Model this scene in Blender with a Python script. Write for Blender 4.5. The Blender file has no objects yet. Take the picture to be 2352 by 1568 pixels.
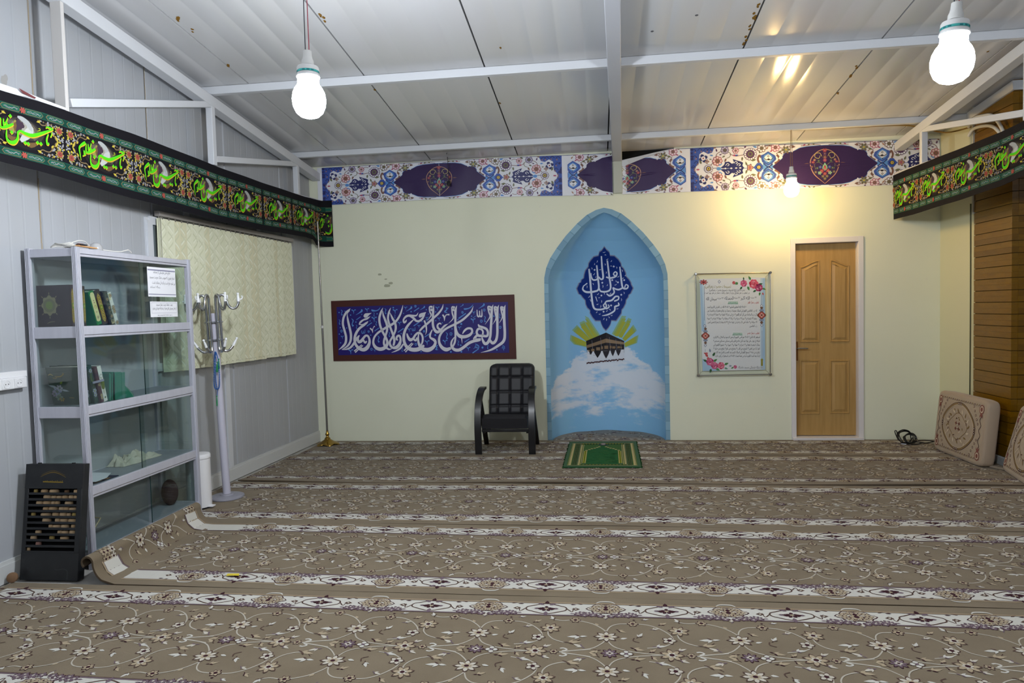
import bpy, bmesh, math, random
from mathutils import Vector, Matrix
random.seed(7)
S = bpy.context.scene
COL = S.collection
PI = math.pi

# ------------------------------------------------------------------ camera
W_PX, H_PX, F_PX = 2352.0, 1568.0, 1577.65
YAW, PITCH, ROLL = 0.126389, 0.0467557, -0.0263090
CAM_Z = 1.444
def _rot():
    ca, sa, cb, sb, cg, sg = math.cos(YAW), math.sin(YAW), math.cos(PITCH), math.sin(PITCH), math.cos(ROLL), math.sin(ROLL)
    A = Matrix(((1, 0, 0), (0, 0, -1), (0, 1, 0)))
    Ry = Matrix(((ca, 0, sa), (0, 1, 0), (-sa, 0, ca)))
    Rx = Matrix(((1, 0, 0), (0, cb, -sb), (0, sb, cb)))
    Rz = Matrix(((cg, -sg, 0), (sg, cg, 0), (0, 0, 1)))
    return Rz @ Rx @ Ry @ A
RM = _rot()                                    # rows: right, down, forward in world axes
cam_d = bpy.data.cameras.new('camera')
cam_d.sensor_width = 36.0
cam_d.lens = F_PX / W_PX * 36.0
cam_d.clip_start, cam_d.clip_end = 0.05, 60
cam = bpy.data.objects.new('camera', cam_d)
COL.objects.link(cam)
r_, d_, f_ = RM[0], RM[1], RM[2]
cam.matrix_world = Matrix(((r_[0], -d_[0], -f_[0], 0), (r_[1], -d_[1], -f_[1], 0), (r_[2], -d_[2], -f_[2], CAM_Z), (0, 0, 0, 1)))
S.camera = cam

# ------------------------------------------------------------------ exposure, world, added fill lights out of view
S.view_settings.view_transform = 'Standard'
S.view_settings.look = 'None'
S.view_settings.gamma = 1.0
S.view_settings.use_curve_mapping = False
S.view_settings.exposure = 0.62
S.cycles.use_denoising = True
S.cycles.max_bounces = 8
S.cycles.transparent_max_bounces = 12
S.cycles.sample_clamp_indirect = 6.0
S.cycles.caustics_reflective = False
S.cycles.caustics_refractive = False
world = bpy.data.worlds.new('world')
S.world = world
world.use_nodes = True
world.node_tree.nodes['Background'].inputs[0].default_value = (0.75, 0.85, 1.0, 1)
world.node_tree.nodes['Background'].inputs[1].default_value = 0.05
COOL_BULB, WARM_BULB = 350.0, 88.0            # glow of the white globes and of the yellow one
REAR_WATT = 62.0  # power of the unseen lights added behind the camera to brighten the room
for nm, p, e in (('rear_fill_light', (-1.4, -0.9, 2.75), REAR_WATT), ('rear_fill_light', (1.6, -0.9, 2.75), REAR_WATT * .4),
                 ('side_fill_light', (4.9, 2.6, 2.75), REAR_WATT * .05)):  # weak unseen fill added on the right
    ld = bpy.data.lights.new(nm, 'POINT')
    ld.energy = e
    ld.color = (0.92, 0.96, 1.0)
    ld.shadow_soft_size = 0.09
    lo = bpy.data.objects.new(nm, ld)
    lo.location = p
    COL.objects.link(lo)

# ------------------------------------------------------------------ the room's measures (metres)
D = 7.472                                      # back wall
ROOF0, SLOPE = 3.095, 0.098                     # lean-to roof: height at the back wall, rise per metre towards the camera
XR = 3.44                                      # right wing wall
def roof(y): return ROOF0 + SLOPE * (D - y)
def wall_x(y): return -3.207 - 0.0275 * (D - y)   # left wall runs slightly out of square
def ray(x, y):
    q = Vector((x - W_PX / 2, y - H_PX / 2, F_PX))
    return RM.transposed() @ q
CAMV = Vector((0, 0, CAM_Z))
def onY(x, y, Y=D):
    d = ray(x, y); return CAMV + d * (Y / d.y)
def onX(x, y, X):
    d = ray(x, y); return CAMV + d * (X / d.x)
def onZ(x, y, Z=0.0):
    d = ray(x, y); return CAMV + d * ((Z - CAM_Z) / d.z)

# ------------------------------------------------------------------ materials
MATS = {}
def lin(h):
    if isinstance(h, str):
        h = h.lstrip('#')
        c = [int(h[i:i + 2], 16) / 255 for i in (0, 2, 4)]
        return tuple((x / 12.92 if x <= .04045 else ((x + .055) / 1.055) ** 2.4) for x in c) + (1.0,)
    return tuple(h)
def mat(key, col, rough=.6, spec=.3, metal=0.0, emit=None, trans=0.0, coat=0.0, noise=None, bump=None, sheen=0.0):
    """plain surface; noise=(scale, second colour, amount, stretch) mottles it, bump=(scale, strength, stretch) roughens it"""
    if key in MATS: return MATS[key]
    m = bpy.data.materials.new(key)
    m.use_nodes = True
    nt = m.node_tree
    b = nt.nodes['Principled BSDF']
    b.inputs['Base Color'].default_value = lin(col)
    b.inputs['Roughness'].default_value = rough
    b.inputs['Specular IOR Level'].default_value = spec
    b.inputs['Metallic'].default_value = metal
    b.inputs['Coat Weight'].default_value = coat
    b.inputs['Sheen Weight'].default_value = sheen
    b.inputs['Transmission Weight'].default_value = trans
    if emit:
        b.inputs['Emission Color'].default_value = lin(emit[0]); b.inputs['Emission Strength'].default_value = emit[1]
    tc = None
    def coords(stretch):
        nonlocal tc
        if tc is None: tc = nt.nodes.new('ShaderNodeTexCoord')
        mp = nt.nodes.new('ShaderNodeMapping')
        mp.inputs['Scale'].default_value = stretch
        nt.links.new(tc.outputs['Object'], mp.inputs['Vector'])
        return mp.outputs['Vector']
    if noise:
        sc, c2, amt, st = noise
        n = nt.nodes.new('ShaderNodeTexNoise'); n.inputs['Scale'].default_value = sc; n.inputs['Detail'].default_value = 5
        nt.links.new(coords(st), n.inputs['Vector'])
        rp = nt.nodes.new('ShaderNodeMapRange')
        rp.inputs[1].default_value = .35; rp.inputs[2].default_value = .7; rp.inputs[3].default_value = 0; rp.inputs[4].default_value = amt
        nt.links.new(n.outputs['Fac'], rp.inputs[0])
        mx = nt.nodes.new('ShaderNodeMix'); mx.data_type = 'RGBA'
        mx.inputs['A'].default_value = lin(col); mx.inputs['B'].default_value = lin(c2)
        nt.links.new(rp.outputs[0], mx.inputs['Factor'])
        nt.links.new(mx.outputs['Result'], b.inputs['Base Color'])
    if bump:
        sc, stg, st = bump
        n = nt.nodes.new('ShaderNodeTexNoise'); n.inputs['Scale'].default_value = sc; n.inputs['Detail'].default_value = 3
        nt.links.new(coords(st), n.inputs['Vector'])
        bp = nt.nodes.new('ShaderNodeBump'); bp.inputs['Strength'].default_value = stg; bp.inputs['Distance'].default_value = .004
        nt.links.new(n.outputs['Fac'], bp.inputs['Height'])
        nt.links.new(bp.outputs['Normal'], b.inputs['Normal'])
    MATS[key] = m
    return m
def flat(h, rough=.75, spec=.15):
    return mat('paint_%s_%02d' % (h.lstrip('#'), int(rough * 100)), h, rough, spec)
def glass_mat(key, tint, gloss=.08):
    if key in MATS: return MATS[key]
    m = bpy.data.materials.new(key); m.use_nodes = True
    nt = m.node_tree; nt.nodes.clear()
    out = nt.nodes.new('ShaderNodeOutputMaterial'); mx = nt.nodes.new('ShaderNodeMixShader')
    tr = nt.nodes.new('ShaderNodeBsdfTransparent'); gl = nt.nodes.new('ShaderNodeBsdfGlossy'); lw = nt.nodes.new('ShaderNodeLayerWeight')
    tr.inputs[0].default_value = lin(tint); gl.inputs['Roughness'].default_value = .03
    pw = nt.nodes.new('ShaderNodeMath'); pw.operation = 'POWER'; pw.inputs[1].default_value = 5
    ma = nt.nodes.new('ShaderNodeMath'); ma.operation = 'MULTIPLY_ADD'; ma.inputs[1].default_value = .7; ma.inputs[2].default_value = gloss * .5
    lw.inputs[0].default_value = .5
    nt.links.new(lw.outputs['Facing'], pw.inputs[0]); nt.links.new(pw.outputs[0], ma.inputs[0])
    nt.links.new(ma.outputs[0], mx.inputs[0]); nt.links.new(tr.outputs[0], mx.inputs[1]); nt.links.new(gl.outputs[0], mx.inputs[2])
    nt.links.new(mx.outputs[0], out.inputs[0])
    MATS[key] = m
    return m

# ------------------------------------------------------------------ mesh builder
def catmull(P, sub=6, closed=False):
    P = [tuple(p) for p in P]
    if len(P) < 3 and not closed:
        return [tuple(a + (b - a) * i / sub for a, b in zip(P[0], P[1])) for i in range(sub + 1)]
    n = len(P); out = []
    rng = range(n if closed else n - 1)
    for i in rng:
        p0 = P[(i - 1) % n] if closed or i > 0 else P[0]
        p1, p2 = P[i], P[(i + 1) % n]
        p3 = P[(i + 2) % n] if closed or i + 2 < n else P[-1]
        for k in range(sub):
            t = k / sub
            out.append(tuple(.5 * (2 * b + (c - a) * t + (2 * a - 5 * b + 4 * c - d) * t * t + (3 * b - a - 3 * c + d) * t ** 3)
                             for a, b, c, d in zip(p0, p1, p2, p3)))
    if not closed: out.append(P[-1])
    return out

class MB:
    def __init__(s):
        s.v, s.f, s.m, s.mats, s.sm = [], [], [], [], []
    def mi(s, m):
        if m not in s.mats: s.mats.append(m)
        return s.mats.index(m)
    def add(s, vs, fs, m, smooth=False):
        o = len(s.v); k = s.mi(m)
        s.v += [tuple(p) for p in vs]
        for f in fs:
            s.f.append([i + o for i in f]); s.m.append(k); s.sm.append(smooth)
    def box(s, a, b, m, M=None):
        x0, y0, z0 = a; x1, y1, z1 = b
        vs = [Vector(p) for p in ((x0, y0, z0), (x1, y0, z0), (x1, y1, z0), (x0, y1, z0), (x0, y0, z1), (x1, y0, z1), (x1, y1, z1), (x0, y1, z1))]
        if M is not None: vs = [M @ p for p in vs]
        s.add(vs, [(0, 3, 2, 1), (4, 5, 6, 7), (0, 1, 5, 4), (1, 2, 6, 5), (2, 3, 7, 6), (3, 0, 4, 7)], m)
    def bar(s, a, b, w, h, m, up=(0, 0, 1)):
        """rectangular bar from a to b, w across, h along up"""
        a, b = Vector(a), Vector(b); d = (b - a).normalized(); up = Vector(up)
        x = d.cross(up).normalized(); u = x.cross(d).normalized()
        vs = []
        for p in (a, b):
            for sx, su in ((-1, -1), (1, -1), (1, 1), (-1, 1)): vs.append(p + x * sx * w / 2 + u * su * h / 2)
        s.add(vs, [(0, 1, 2, 3), (7, 6, 5, 4), (0, 4, 5, 1), (1, 5, 6, 2), (2, 6, 7, 3), (3, 7, 4, 0)], m)
    def tube(s, path, r, m, n=8, closed=False, sub=0):
        P = [Vector(p) for p in (catmull(path, sub, closed) if sub else path)]
        k = len(P); rr = r if isinstance(r, (list, tuple)) else None
        vs = []; T0 = None; nrm = None
        for i in range(k):
            if closed: t = P[(i + 1) % k] - P[i - 1]
            else: t = P[min(i + 1, k - 1)] - P[max(i - 1, 0)]
            if t.length < 1e-9: t = Vector((0, 0, 1))
            t.normalize()
            if nrm is None:
                ref = Vector((0, 0, 1)) if abs(t.z) < .9 else Vector((1, 0, 0))
                nrm = t.cross(ref).normalized()
            else:
                nrm = (nrm - t * nrm.dot(t))
                nrm = nrm.normalized() if nrm.length > 1e-6 else t.orthogonal().normalized()
            bn = t.cross(nrm)
            ri = rr[min(int(i * len(rr) / k), len(rr) - 1)] if rr else r
            for j in range(n):
                a = 2 * PI * j / n
                vs.append(P[i] + (nrm * math.cos(a) + bn * math.sin(a)) * ri)
        fs = []
        for i in range(k if closed else k - 1):
            for j in range(n):
                a, b = i * n + j, i * n + (j + 1) % n
                c, d = ((i + 1) % k) * n + (j + 1) % n, ((i + 1) % k) * n + j
                fs.append((a, b, c, d))
        if not closed:
            fs.append(tuple(range(n - 1, -1, -1))); fs.append(tuple((k - 1) * n + j for j in range(n)))
        s.add(vs, fs, m, True)
    def lathe(s, prof, c, m, n=24, M=None, cap=True):
        vs = []; c = Vector(c)
        for r, z in prof:
            for j in range(n):
                a = 2 * PI * j / n
                p = Vector((r * math.cos(a), r * math.sin(a), z))
                vs.append((M @ p if M is not None else p) + c)
        fs = []
        for i in range(len(prof) - 1):
            for j in range(n):
                fs.append((i * n + j, i * n + (j + 1) % n, (i + 1) * n + (j + 1) % n, (i + 1) * n + j))
        if cap:
            fs.append(tuple(range(n - 1, -1, -1))); fs.append(tuple((len(prof) - 1) * n + j for j in range(n)))
        s.add(vs, fs, m, True)
    def sphere(s, c, r, m, n=12, k=8, M=None):
        prof = [(max(1e-4, math.sin(PI * i / k)), -math.cos(PI * i / k)) for i in range(k + 1)]
        R = r if isinstance(r, (tuple, list)) else (r, r, r)
        T = Matrix.Diagonal((R[0], R[1], R[2]))
        if M is not None: T = M @ T
        s.lathe(prof, c, m, n, T, True)
    def prism(s, pts, fn, w0, w1, m):
        """outline pts (u,v) extruded from w0 to w1, fn(u,v,w) -> point"""
        n = len(pts)
        vs = [fn(u, v, w0) for u, v in pts] + [fn(u, v, w1) for u, v in pts]
        fs = [tuple(range(n - 1, -1, -1)), tuple(range(n, 2 * n))] + [(i, (i + 1) % n, n + (i + 1) % n, n + i) for i in range(n)]
        s.add(vs, fs, m)
    def grid(s, us, vs_, fn, m, smooth=True):
        nu, nv = len(us), len(vs_)
        s.add([fn(u, v) for v in vs_ for u in us],
              [(j * nu + i, j * nu + i + 1, (j + 1) * nu + i + 1, (j + 1) * nu + i) for j in range(nv - 1) for i in range(nu - 1)], m, smooth)
    def build(s, name, parent=None, bevel=0, seg=2, angle=40, loc=None):
        me = bpy.data.meshes.new(name)
        vs = s.v
        if loc is not None:
            L = Vector(loc); vs = [tuple(Vector(p) - L) for p in vs]
        me.from_pydata(vs, [], s.f)
        for m in s.mats: me.materials.append(m)
        me.polygons.foreach_set('material_index', s.m)
        me.polygons.foreach_set('use_smooth', [True] * len(s.f) if bevel else s.sm)
        if any(s.sm) and not bevel: me.set_sharp_from_angle(angle=math.radians(angle))
        me.update()
        o = bpy.data.objects.new(name, me)
        COL.objects.link(o)
        if loc is not None: o.location = loc
        if parent is not None:
            o.parent = parent
            o.matrix_parent_inverse = Matrix.Translation(-parent.location) if parent.rotation_euler[2] == 0 else parent.matrix_basis.inverted()
        if bevel:
            b = o.modifiers.new('bevel', 'BEVEL'); b.width = bevel; b.segments = seg; b.limit_method = 'ANGLE'; b.angle_limit = math.radians(35)
            me.set_sharp_from_angle(angle=math.radians(60))
        return o
def lins(a, b, n): return [a + (b - a) * i / (n - 1) for i in range(n)]

def tag(o, label=None, cat=None, group=None, kind=None):
    if label: o['label'] = label
    if cat: o['category'] = cat
    if group: o['group'] = group
    if kind: o['kind'] = kind
    return o
def thing(name, loc, label, cat, group=None, kind=None):
    o = bpy.data.objects.new(name, None)
    o.empty_display_size = .1
    o.location = loc
    COL.objects.link(o)
    return tag(o, label, cat, group, kind)
def copy_tree(o, parent=None):
    c = o.copy(); COL.objects.link(c)
    if parent is not None: c.parent = parent
    for ch in list(o.children): copy_tree(ch, c)
    return c

# ------------------------------------------------------------------ surface ornament: shapes laid on a surface by fn(u, v, lift)
class Deco:
    def __init__(s, mb, fn, step=.0004):
        s.mb, s.fn, s.h, s.n = mb, fn, step, 0
    def lift(s, k):
        s.n = (s.n + 1) % 12
        return s.h * k + s.n * 2e-5
    def poly(s, pts, m, k=1):
        h = s.lift(k)
        s.mb.add([s.fn(u, v, h) for u, v in pts], [tuple(range(len(pts)))], m)
    def rect(s, u0, v0, u1, v1, m, k=1, n=1):
        for i in range(n):
            a, b = u0 + (u1 - u0) * i / n, u0 + (u1 - u0) * (i + 1) / n
            s.poly([(a, v0), (b, v0), (b, v1), (a, v1)], m, k)
    def stroke(s, pts, m, k=1, w=None, sub=5, closed=False):
        P = [(p[0], p[1], (p[2] if len(p) > 2 else w) * (1 if w is None or len(p) < 3 else w)) for p in pts]
        Q = catmull(P, sub, closed)
        n = len(Q); vs = []; h = s.lift(k)
        for i in range(n):
            a = Q[(i - 1) % n] if closed else Q[max(i - 1, 0)]; b = Q[(i + 1) % n] if closed else Q[min(i + 1, n - 1)]
            dx, dy = b[0] - a[0], b[1] - a[1]; L = math.hypot(dx, dy) or 1
            nx, ny = -dy / L, dx / L; r = max(Q[i][2], 0) / 2
            vs.append(s.fn(Q[i][0] + nx * r, Q[i][1] + ny * r, h)); vs.append(s.fn(Q[i][0] - nx * r, Q[i][1] - ny * r, h))
        fs = [(2 * i, 2 * i + 1, (2 * i + 3) % (2 * n), (2 * i + 2) % (2 * n)) for i in range(n if closed else n - 1)]
        s.mb.add(vs, fs, m)
    def disc(s, u, v, r, m, k=1, n=10, ry=None):
        ry = ry or r
        s.poly([(u + r * math.cos(2 * PI * i / n), v + ry * math.sin(2 * PI * i / n)) for i in range(n)], m, k)
    def leaf(s, u, v, a, L, w, m, k=1):
        c, q = math.cos(a), math.sin(a)
        pts = [(0, 0), (.3, .5), (.6, .42), (1, 0), (.6, -.42), (.3, -.5)]
        s.poly([(u + x * L * c - y * w * q, v + x * L * q + y * w * c) for x, y in pts], m, k)
    def flower(s, u, v, r, n, mp, mc, k=1, mo=None, ry=None, ph=0.0, rc=.3):
        ry = ry or r; f = ry / r
        for i in range(n):
            a = ph + 2 * PI * i / n
            for mm, sc, kk in (((mo, 1.22, k),) if mo else ()) + ((mp, 1.0, k + 1),):
                pts = [(.2, 0), (.5, .27 * 6 / n), (.82, .23 * 6 / n), (1.04, 0), (.82, -.23 * 6 / n), (.5, -.27 * 6 / n)]
                s.poly([(u + r * sc * (x * math.cos(a) - y * math.sin(a)), v + f * r * sc * (x * math.sin(a) + y * math.cos(a))) for x, y in pts], mm, kk)
        s.disc(u, v, r * rc, mc, k + 2, 8, ry * rc)

# ------------------------------------------------------------------ Persian writing with joined letter forms
_F = {}
for ch, c, n in (('ا', 0xFE8D, 2), ('ب', 0xFE8F, 4), ('ة', 0xFE93, 2), ('ت', 0xFE95, 4), ('ث', 0xFE99, 4), ('ج', 0xFE9D, 4), ('ح', 0xFEA1, 4), ('خ', 0xFEA5, 4),
                 ('د', 0xFEA9, 2), ('ذ', 0xFEAB, 2), ('ر', 0xFEAD, 2), ('ز', 0xFEAF, 2), ('س', 0xFEB1, 4), ('ش', 0xFEB5, 4), ('ص', 0xFEB9, 4), ('ض', 0xFEBD, 4),
                 ('ط', 0xFEC1, 4), ('ظ', 0xFEC5, 4), ('ع', 0xFEC9, 4), ('غ', 0xFECD, 4), ('ف', 0xFED1, 4), ('ق', 0xFED5, 4), ('ك', 0xFED9, 4), ('ل', 0xFEDD, 4),
                 ('م', 0xFEE1, 4), ('ن', 0xFEE5, 4), ('ه', 0xFEE9, 4), ('و', 0xFEED, 2), ('ي', 0xFEF1, 4), ('ئ', 0xFE89, 4), ('أ', 0xFE83, 2), ('إ', 0xFE87, 2),
                 ('آ', 0xFE81, 2), ('پ', 0xFB56, 4), ('چ', 0xFB7A, 4), ('ک', 0xFB8E, 4), ('گ', 0xFB92, 4), ('ی', 0xFBFC, 4)):
    _F[ch] = (c, n)
def shape(t):
    t = t.replace('لا', '\u0001')
    out = []
    for i, ch in enumerate(t):
        prev = t[i - 1] if i else ' '; nxt = t[i + 1] if i + 1 < len(t) else ' '
        pj = prev in _F and _F[prev][1] == 4
        nj = nxt in _F or nxt == '\u0001'
        if ch == '\u0001': out.append(chr(0xFEFB + (1 if pj else 0)))
        elif ch in _F:
            c, n = _F[ch]
            out.append(chr(c + ((3 if pj and nj else 1 if pj else 2 if nj else 0) if n == 4 else (1 if pj else 0))))
        else: out.append({'(': ')', ')': '('}.get(ch, ch))
    s = ''.join(reversed(out))
    # digits keep their own order
    r, buf = '', ''
    for ch in s:
        if ch in '۰۱۲۳۴۵۶۷۸۹0123456789': buf = ch + buf
        else: r += buf + ch; buf = ''
    return r + buf
_TXT = None
def text_tris(body):
    global _TXT
    if _TXT is None:
        c = bpy.data.curves.new('lettering', 'FONT'); c.resolution_u = 2
        _TXT = bpy.data.objects.new('lettering', c); COL.objects.link(_TXT)
    _TXT.data.body = body
    bpy.context.view_layer.update()
    me = _TXT.evaluated_get(bpy.context.evaluated_depsgraph_get()).to_mesh()
    vs = [(v.co.x, v.co.y) for v in me.vertices]; fs = [tuple(p.vertices) for p in me.polygons]
    _TXT.evaluated_get(bpy.context.evaluated_depsgraph_get()).to_mesh_clear()
    return vs, fs
def write(dec, body, u0, u1, v, h, m, k=3, persian=True, align='fit', slant=0.0):
    """one line of writing from u0 to u1 with letter height h, base line at v"""
    vs, fs = text_tris(shape(body) if persian else body)
    if not vs: return
    a, b = min(p[0] for p in vs), max(p[0] for p in vs)
    sx = (u1 - u0) / (b - a)
    if align == 'right':
        sx = h / .75 * (1 if u1 > u0 else -1); off = u1 - b * sx
    elif align == 'center':
        sx = h / .75 * (1 if u1 > u0 else -1); off = (u0 + u1) / 2 - (a + b) / 2 * sx
    else: off = u0 - a * sx
    dec.mb.add([dec.fn(off + x * sx + slant * y, v + y * h / .75, dec.h * k) for x, y in vs], fs, m)
# ================================================================== SETTING
m_floor = mat('screed_floor', '#a9a7a2', .6, noise=(6, '#8d8b86', .6, (1, 1, 1)))
m_back = mat('cream_wall_paint', '#e2e4ce', .62, .25, noise=(1.6, '#dcdec6', .5, (1, 1, 1)), bump=(60, .08, (1, 1, 1)))
m_left = mat('white_panel_sheet', '#aaadb2', .42, .35, noise=(2.2, '#a1a4a6', .5, (1, 3, .35)))
m_joint = mat('panel_joint', '#8d8375', .8)
m_foam = mat('brown_foam', '#7a5a25', .85, .1, bump=(120, .8, (1, 1, 1)))
m_ceil = mat('roof_sheet', '#c4c5c8', .17, .5, noise=(1.1, '#bab9b6', .35, (3, .25, 1)))
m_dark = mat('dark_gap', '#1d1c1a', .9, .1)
m_steel = mat('white_painted_steel', '#cdd0d5', .45, .4)
m_greysteel = mat('grey_painted_steel', '#b9bcc4', .42, .4)
m_base = mat('white_baseboard', '#c6c8c7', .5, .35)

mb = MB()
mb.box((-3.75, -3.7, -.11), (6.7, 8.35, -.012), m_floor)
tag(mb.build('floor'), kind='structure')

# --- back wall with the arched niche and the doorway
XC = .078
IN = [(0.0, .613), (.9, .613), (1.6, .613), (1.765, .611), (1.86, .583), (1.95, .534), (2.054, .464), (2.18, .365), (2.308, .243), (2.385, .145), (2.432, .06), (2.452, 0.0)]
OUT = [(0.0, .659), (.9, .659), (1.6, .659), (1.775, .656), (1.88, .633), (1.985, .587), (2.09, .515), (2.22, .412), (2.345, .29), (2.432, .185), (2.482, .085), (2.502, 0.0)]
def half_w(z):
    for (a, wa), (b, wb) in zip(IN, IN[1:]):
        if a <= z <= b: return wa + (wb - wa) * (z - a) / (b - a)
    return 0.0
WALL_TOP = 2.96
DX0, DX1, DZ1 = 2.033, 2.652, 2.045           # door opening
mb = MB()
fw = lambda u, v, w: Vector((u, w, v))
def wp(pts): mb.prism(pts, fw, D, D + .12, m_back)
wp([(-3.5, -.05), (XC - .613, -.05), (XC - .613, WALL_TOP), (-3.5, WALL_TOP)])
wp([(XC - .613, 1.6)] + [(XC - w, z) for z, w in IN[3:]] + [(XC, WALL_TOP), (XC - .613, WALL_TOP)])
wp([(XC, WALL_TOP)] + [(XC + w, z) for z, w in reversed(IN[3:])] + [(XC + .613, 1.6), (XC + .613, WALL_TOP)])
wp([(XC + .613, -.05), (DX0, -.05), (DX0, WALL_TOP), (XC + .613, WALL_TOP)])
wp([(DX0, DZ1), (DX1, DZ1), (DX1, WALL_TOP), (DX0, WALL_TOP)])
wp([(DX1, -.05), (XR + .1, -.05), (XR + .1, WALL_TOP), (DX1, WALL_TOP)])
mb.box((.27, D + .03, WALL_TOP - .01), (.83, D + .11, 3.2), m_dark)  # dark board standing in for the shade in the hollow above the wall
mb.box((-3.5, D, WALL_TOP), (.28, D + .12, 3.2), m_back)
mb.box((.82, D, WALL_TOP), (XR + .1, D + .12, 3.2), m_back)
dw = Deco(mb, lambda u, v, h: Vector((u, D - h, v)), .0008)
m_stain, m_scuff = flat('#a9aa93'), flat('#dfe0cc')
for x, y, r in ((872, 630, .02), (886, 641, .014), (889, 656, .03), (898, 650, .022), (925, 700, .012), (713, 760, .006), (2066, 603, .0)):
    if r:
        p = onY(x, y); dw.poly([(p.x + r * (1 + .5 * random.random()) * math.cos(a), p.z + r * .5 * (1 + .5 * random.random()) * math.sin(a)) for a in lins(0, 5.6, 9)], m_stain)
for x, y in ((1241, 474), (1036, 655), (1777, 937), (2128, 640), (1992, 546), (1038, 834)):
    p = onY(x, y); dw.poly([(p.x + .012 * (.5 + random.random()) * math.cos(a), p.z + .016 * (.4 + random.random()) * math.sin(a)) for a in lins(0, 5.6, 8)], m_scuff)
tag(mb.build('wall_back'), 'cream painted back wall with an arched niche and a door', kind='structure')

# --- the niche: pointed half dome, painted as a sky with clouds
m_sky = bpy.data.materials.new('painted_sky'); m_sky.use_nodes = True
nt = m_sky.node_tree; bs = nt.nodes['Principled BSDF']; bs.inputs['Roughness'].default_value = .6; bs.inputs['Specular IOR Level'].default_value = .2
tc = nt.nodes.new('ShaderNodeTexCoord'); sp = nt.nodes.new('ShaderNodeSeparateXYZ'); nt.links.new(tc.outputs['Object'], sp.inputs[0])
def mnode(op, a, b=None, c=None):
    n = nt.nodes.new('ShaderNodeMath'); n.operation = op
    for i, x in enumerate((a, b, c)):
        if x is None: continue
        if isinstance(x, (int, float)): n.inputs[i].default_value = x
        else: nt.links.new(x, n.inputs[i])
    return n.outputs[0]
def mrange(v, a, b, c=0.0, d=1.0):
    n = nt.nodes.new('ShaderNodeMapRange'); n.clamp = True
    n.interpolation_type = 'SMOOTHSTEP'
    nt.links.new(v, n.inputs[0])
    for i, x in zip((1, 2, 3, 4), (a, b, c, d)): n.inputs[i].default_value = x
    return n.outputs[0]
def noise(scale, stretch, det=8, rough=.62):
    mp = nt.nodes.new('ShaderNodeMapping'); mp.inputs['Scale'].default_value = stretch; nt.links.new(tc.outputs['Object'], mp.inputs[0])
    n = nt.nodes.new('ShaderNodeTexNoise'); n.inputs['Scale'].default_value = scale; n.inputs['Detail'].default_value = det; n.inputs['Roughness'].default_value = rough
    nt.links.new(mp.outputs[0], n.inputs['Vector']); return n.outputs['Fac']
X_, Z_ = sp.outputs['X'], sp.outputs['Z']
# a bank of cloud, full under the painted building and breaking into streaks lower down
dx = mnode('ABSOLUTE', mnode('SUBTRACT', X_, .09))
top = mnode('SUBTRACT', 1.06, mnode('MULTIPLY', mnode('POWER', dx, 1.6), .95))         # upper edge of the bank, lower at the sides
edge = mrange(mnode('SUBTRACT', top, mnode('ADD', Z_, mnode('MULTIPLY', mnode('SUBTRACT', noise(9, (1, .3, 1.4)), .5), .34))), 0, .05)
body = mrange(mnode('ADD', noise(4.6, (.8, .2, 2.1)), mnode('MULTIPLY', mrange(Z_, .0, .55), .28)), .57, .78)
low = mrange(Z_, .0, .22)
fac = mnode('MULTIPLY', mnode('MULTIPLY', edge, body), mnode('ADD', mnode('MULTIPLY', low, .8), .12))
mx = nt.nodes.new('ShaderNodeMix'); mx.data_type = 'RGBA'
mx.inputs['A'].default_value = lin('#93c8ea'); mx.inputs['B'].default_value = lin('#e6e9f0')
nt.links.new(fac, mx.inputs['Factor'])
mx0 = nt.nodes.new('ShaderNodeMix'); mx0.data_type = 'RGBA'
mx0.inputs['A'].default_value = lin('#92cbe8'); mx0.inputs['B'].default_value = lin('#93c2ee')
nt.links.new(noise(2.2, (1, 1, .6)), mx0.inputs['Factor']); nt.links.new(mx0.outputs['Result'], mx.inputs['A'])
nt.links.new(mx.outputs['Result'], bs.inputs['Base Color'])
m_band = [flat('#84a9c0'), flat('#8db3c8'), flat('#7da2ba')]
m_bandline = flat('#6d93a8')
def niche_pt(x, z, lift=0.0):
    w = max(half_w(z), 1e-3); c = max(-1, min(1, (x - XC) / w)); s_ = math.sqrt(1 - c * c)
    n = Vector((-c, -s_, 0))
    return Vector((XC + w * c, D + w * s_, z)) + n * lift
niche = MB()
zs = sorted(set([-.05] + lins(0, 1.7, 12) + [z for z, w in IN] + lins(1.7, 2.45, 24)))
niche.grid(lins(0, PI, 41), zs, lambda a, z: Vector((XC - max(half_w(max(z, 0)), .001) * math.cos(a), D + max(half_w(max(z, 0)), .001) * math.sin(a), z)), m_sky)
niche_o = tag(niche.build('prayer_niche'), 'pale blue arched prayer niche with painted clouds in the back wall', 'niche', kind='structure')
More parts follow.
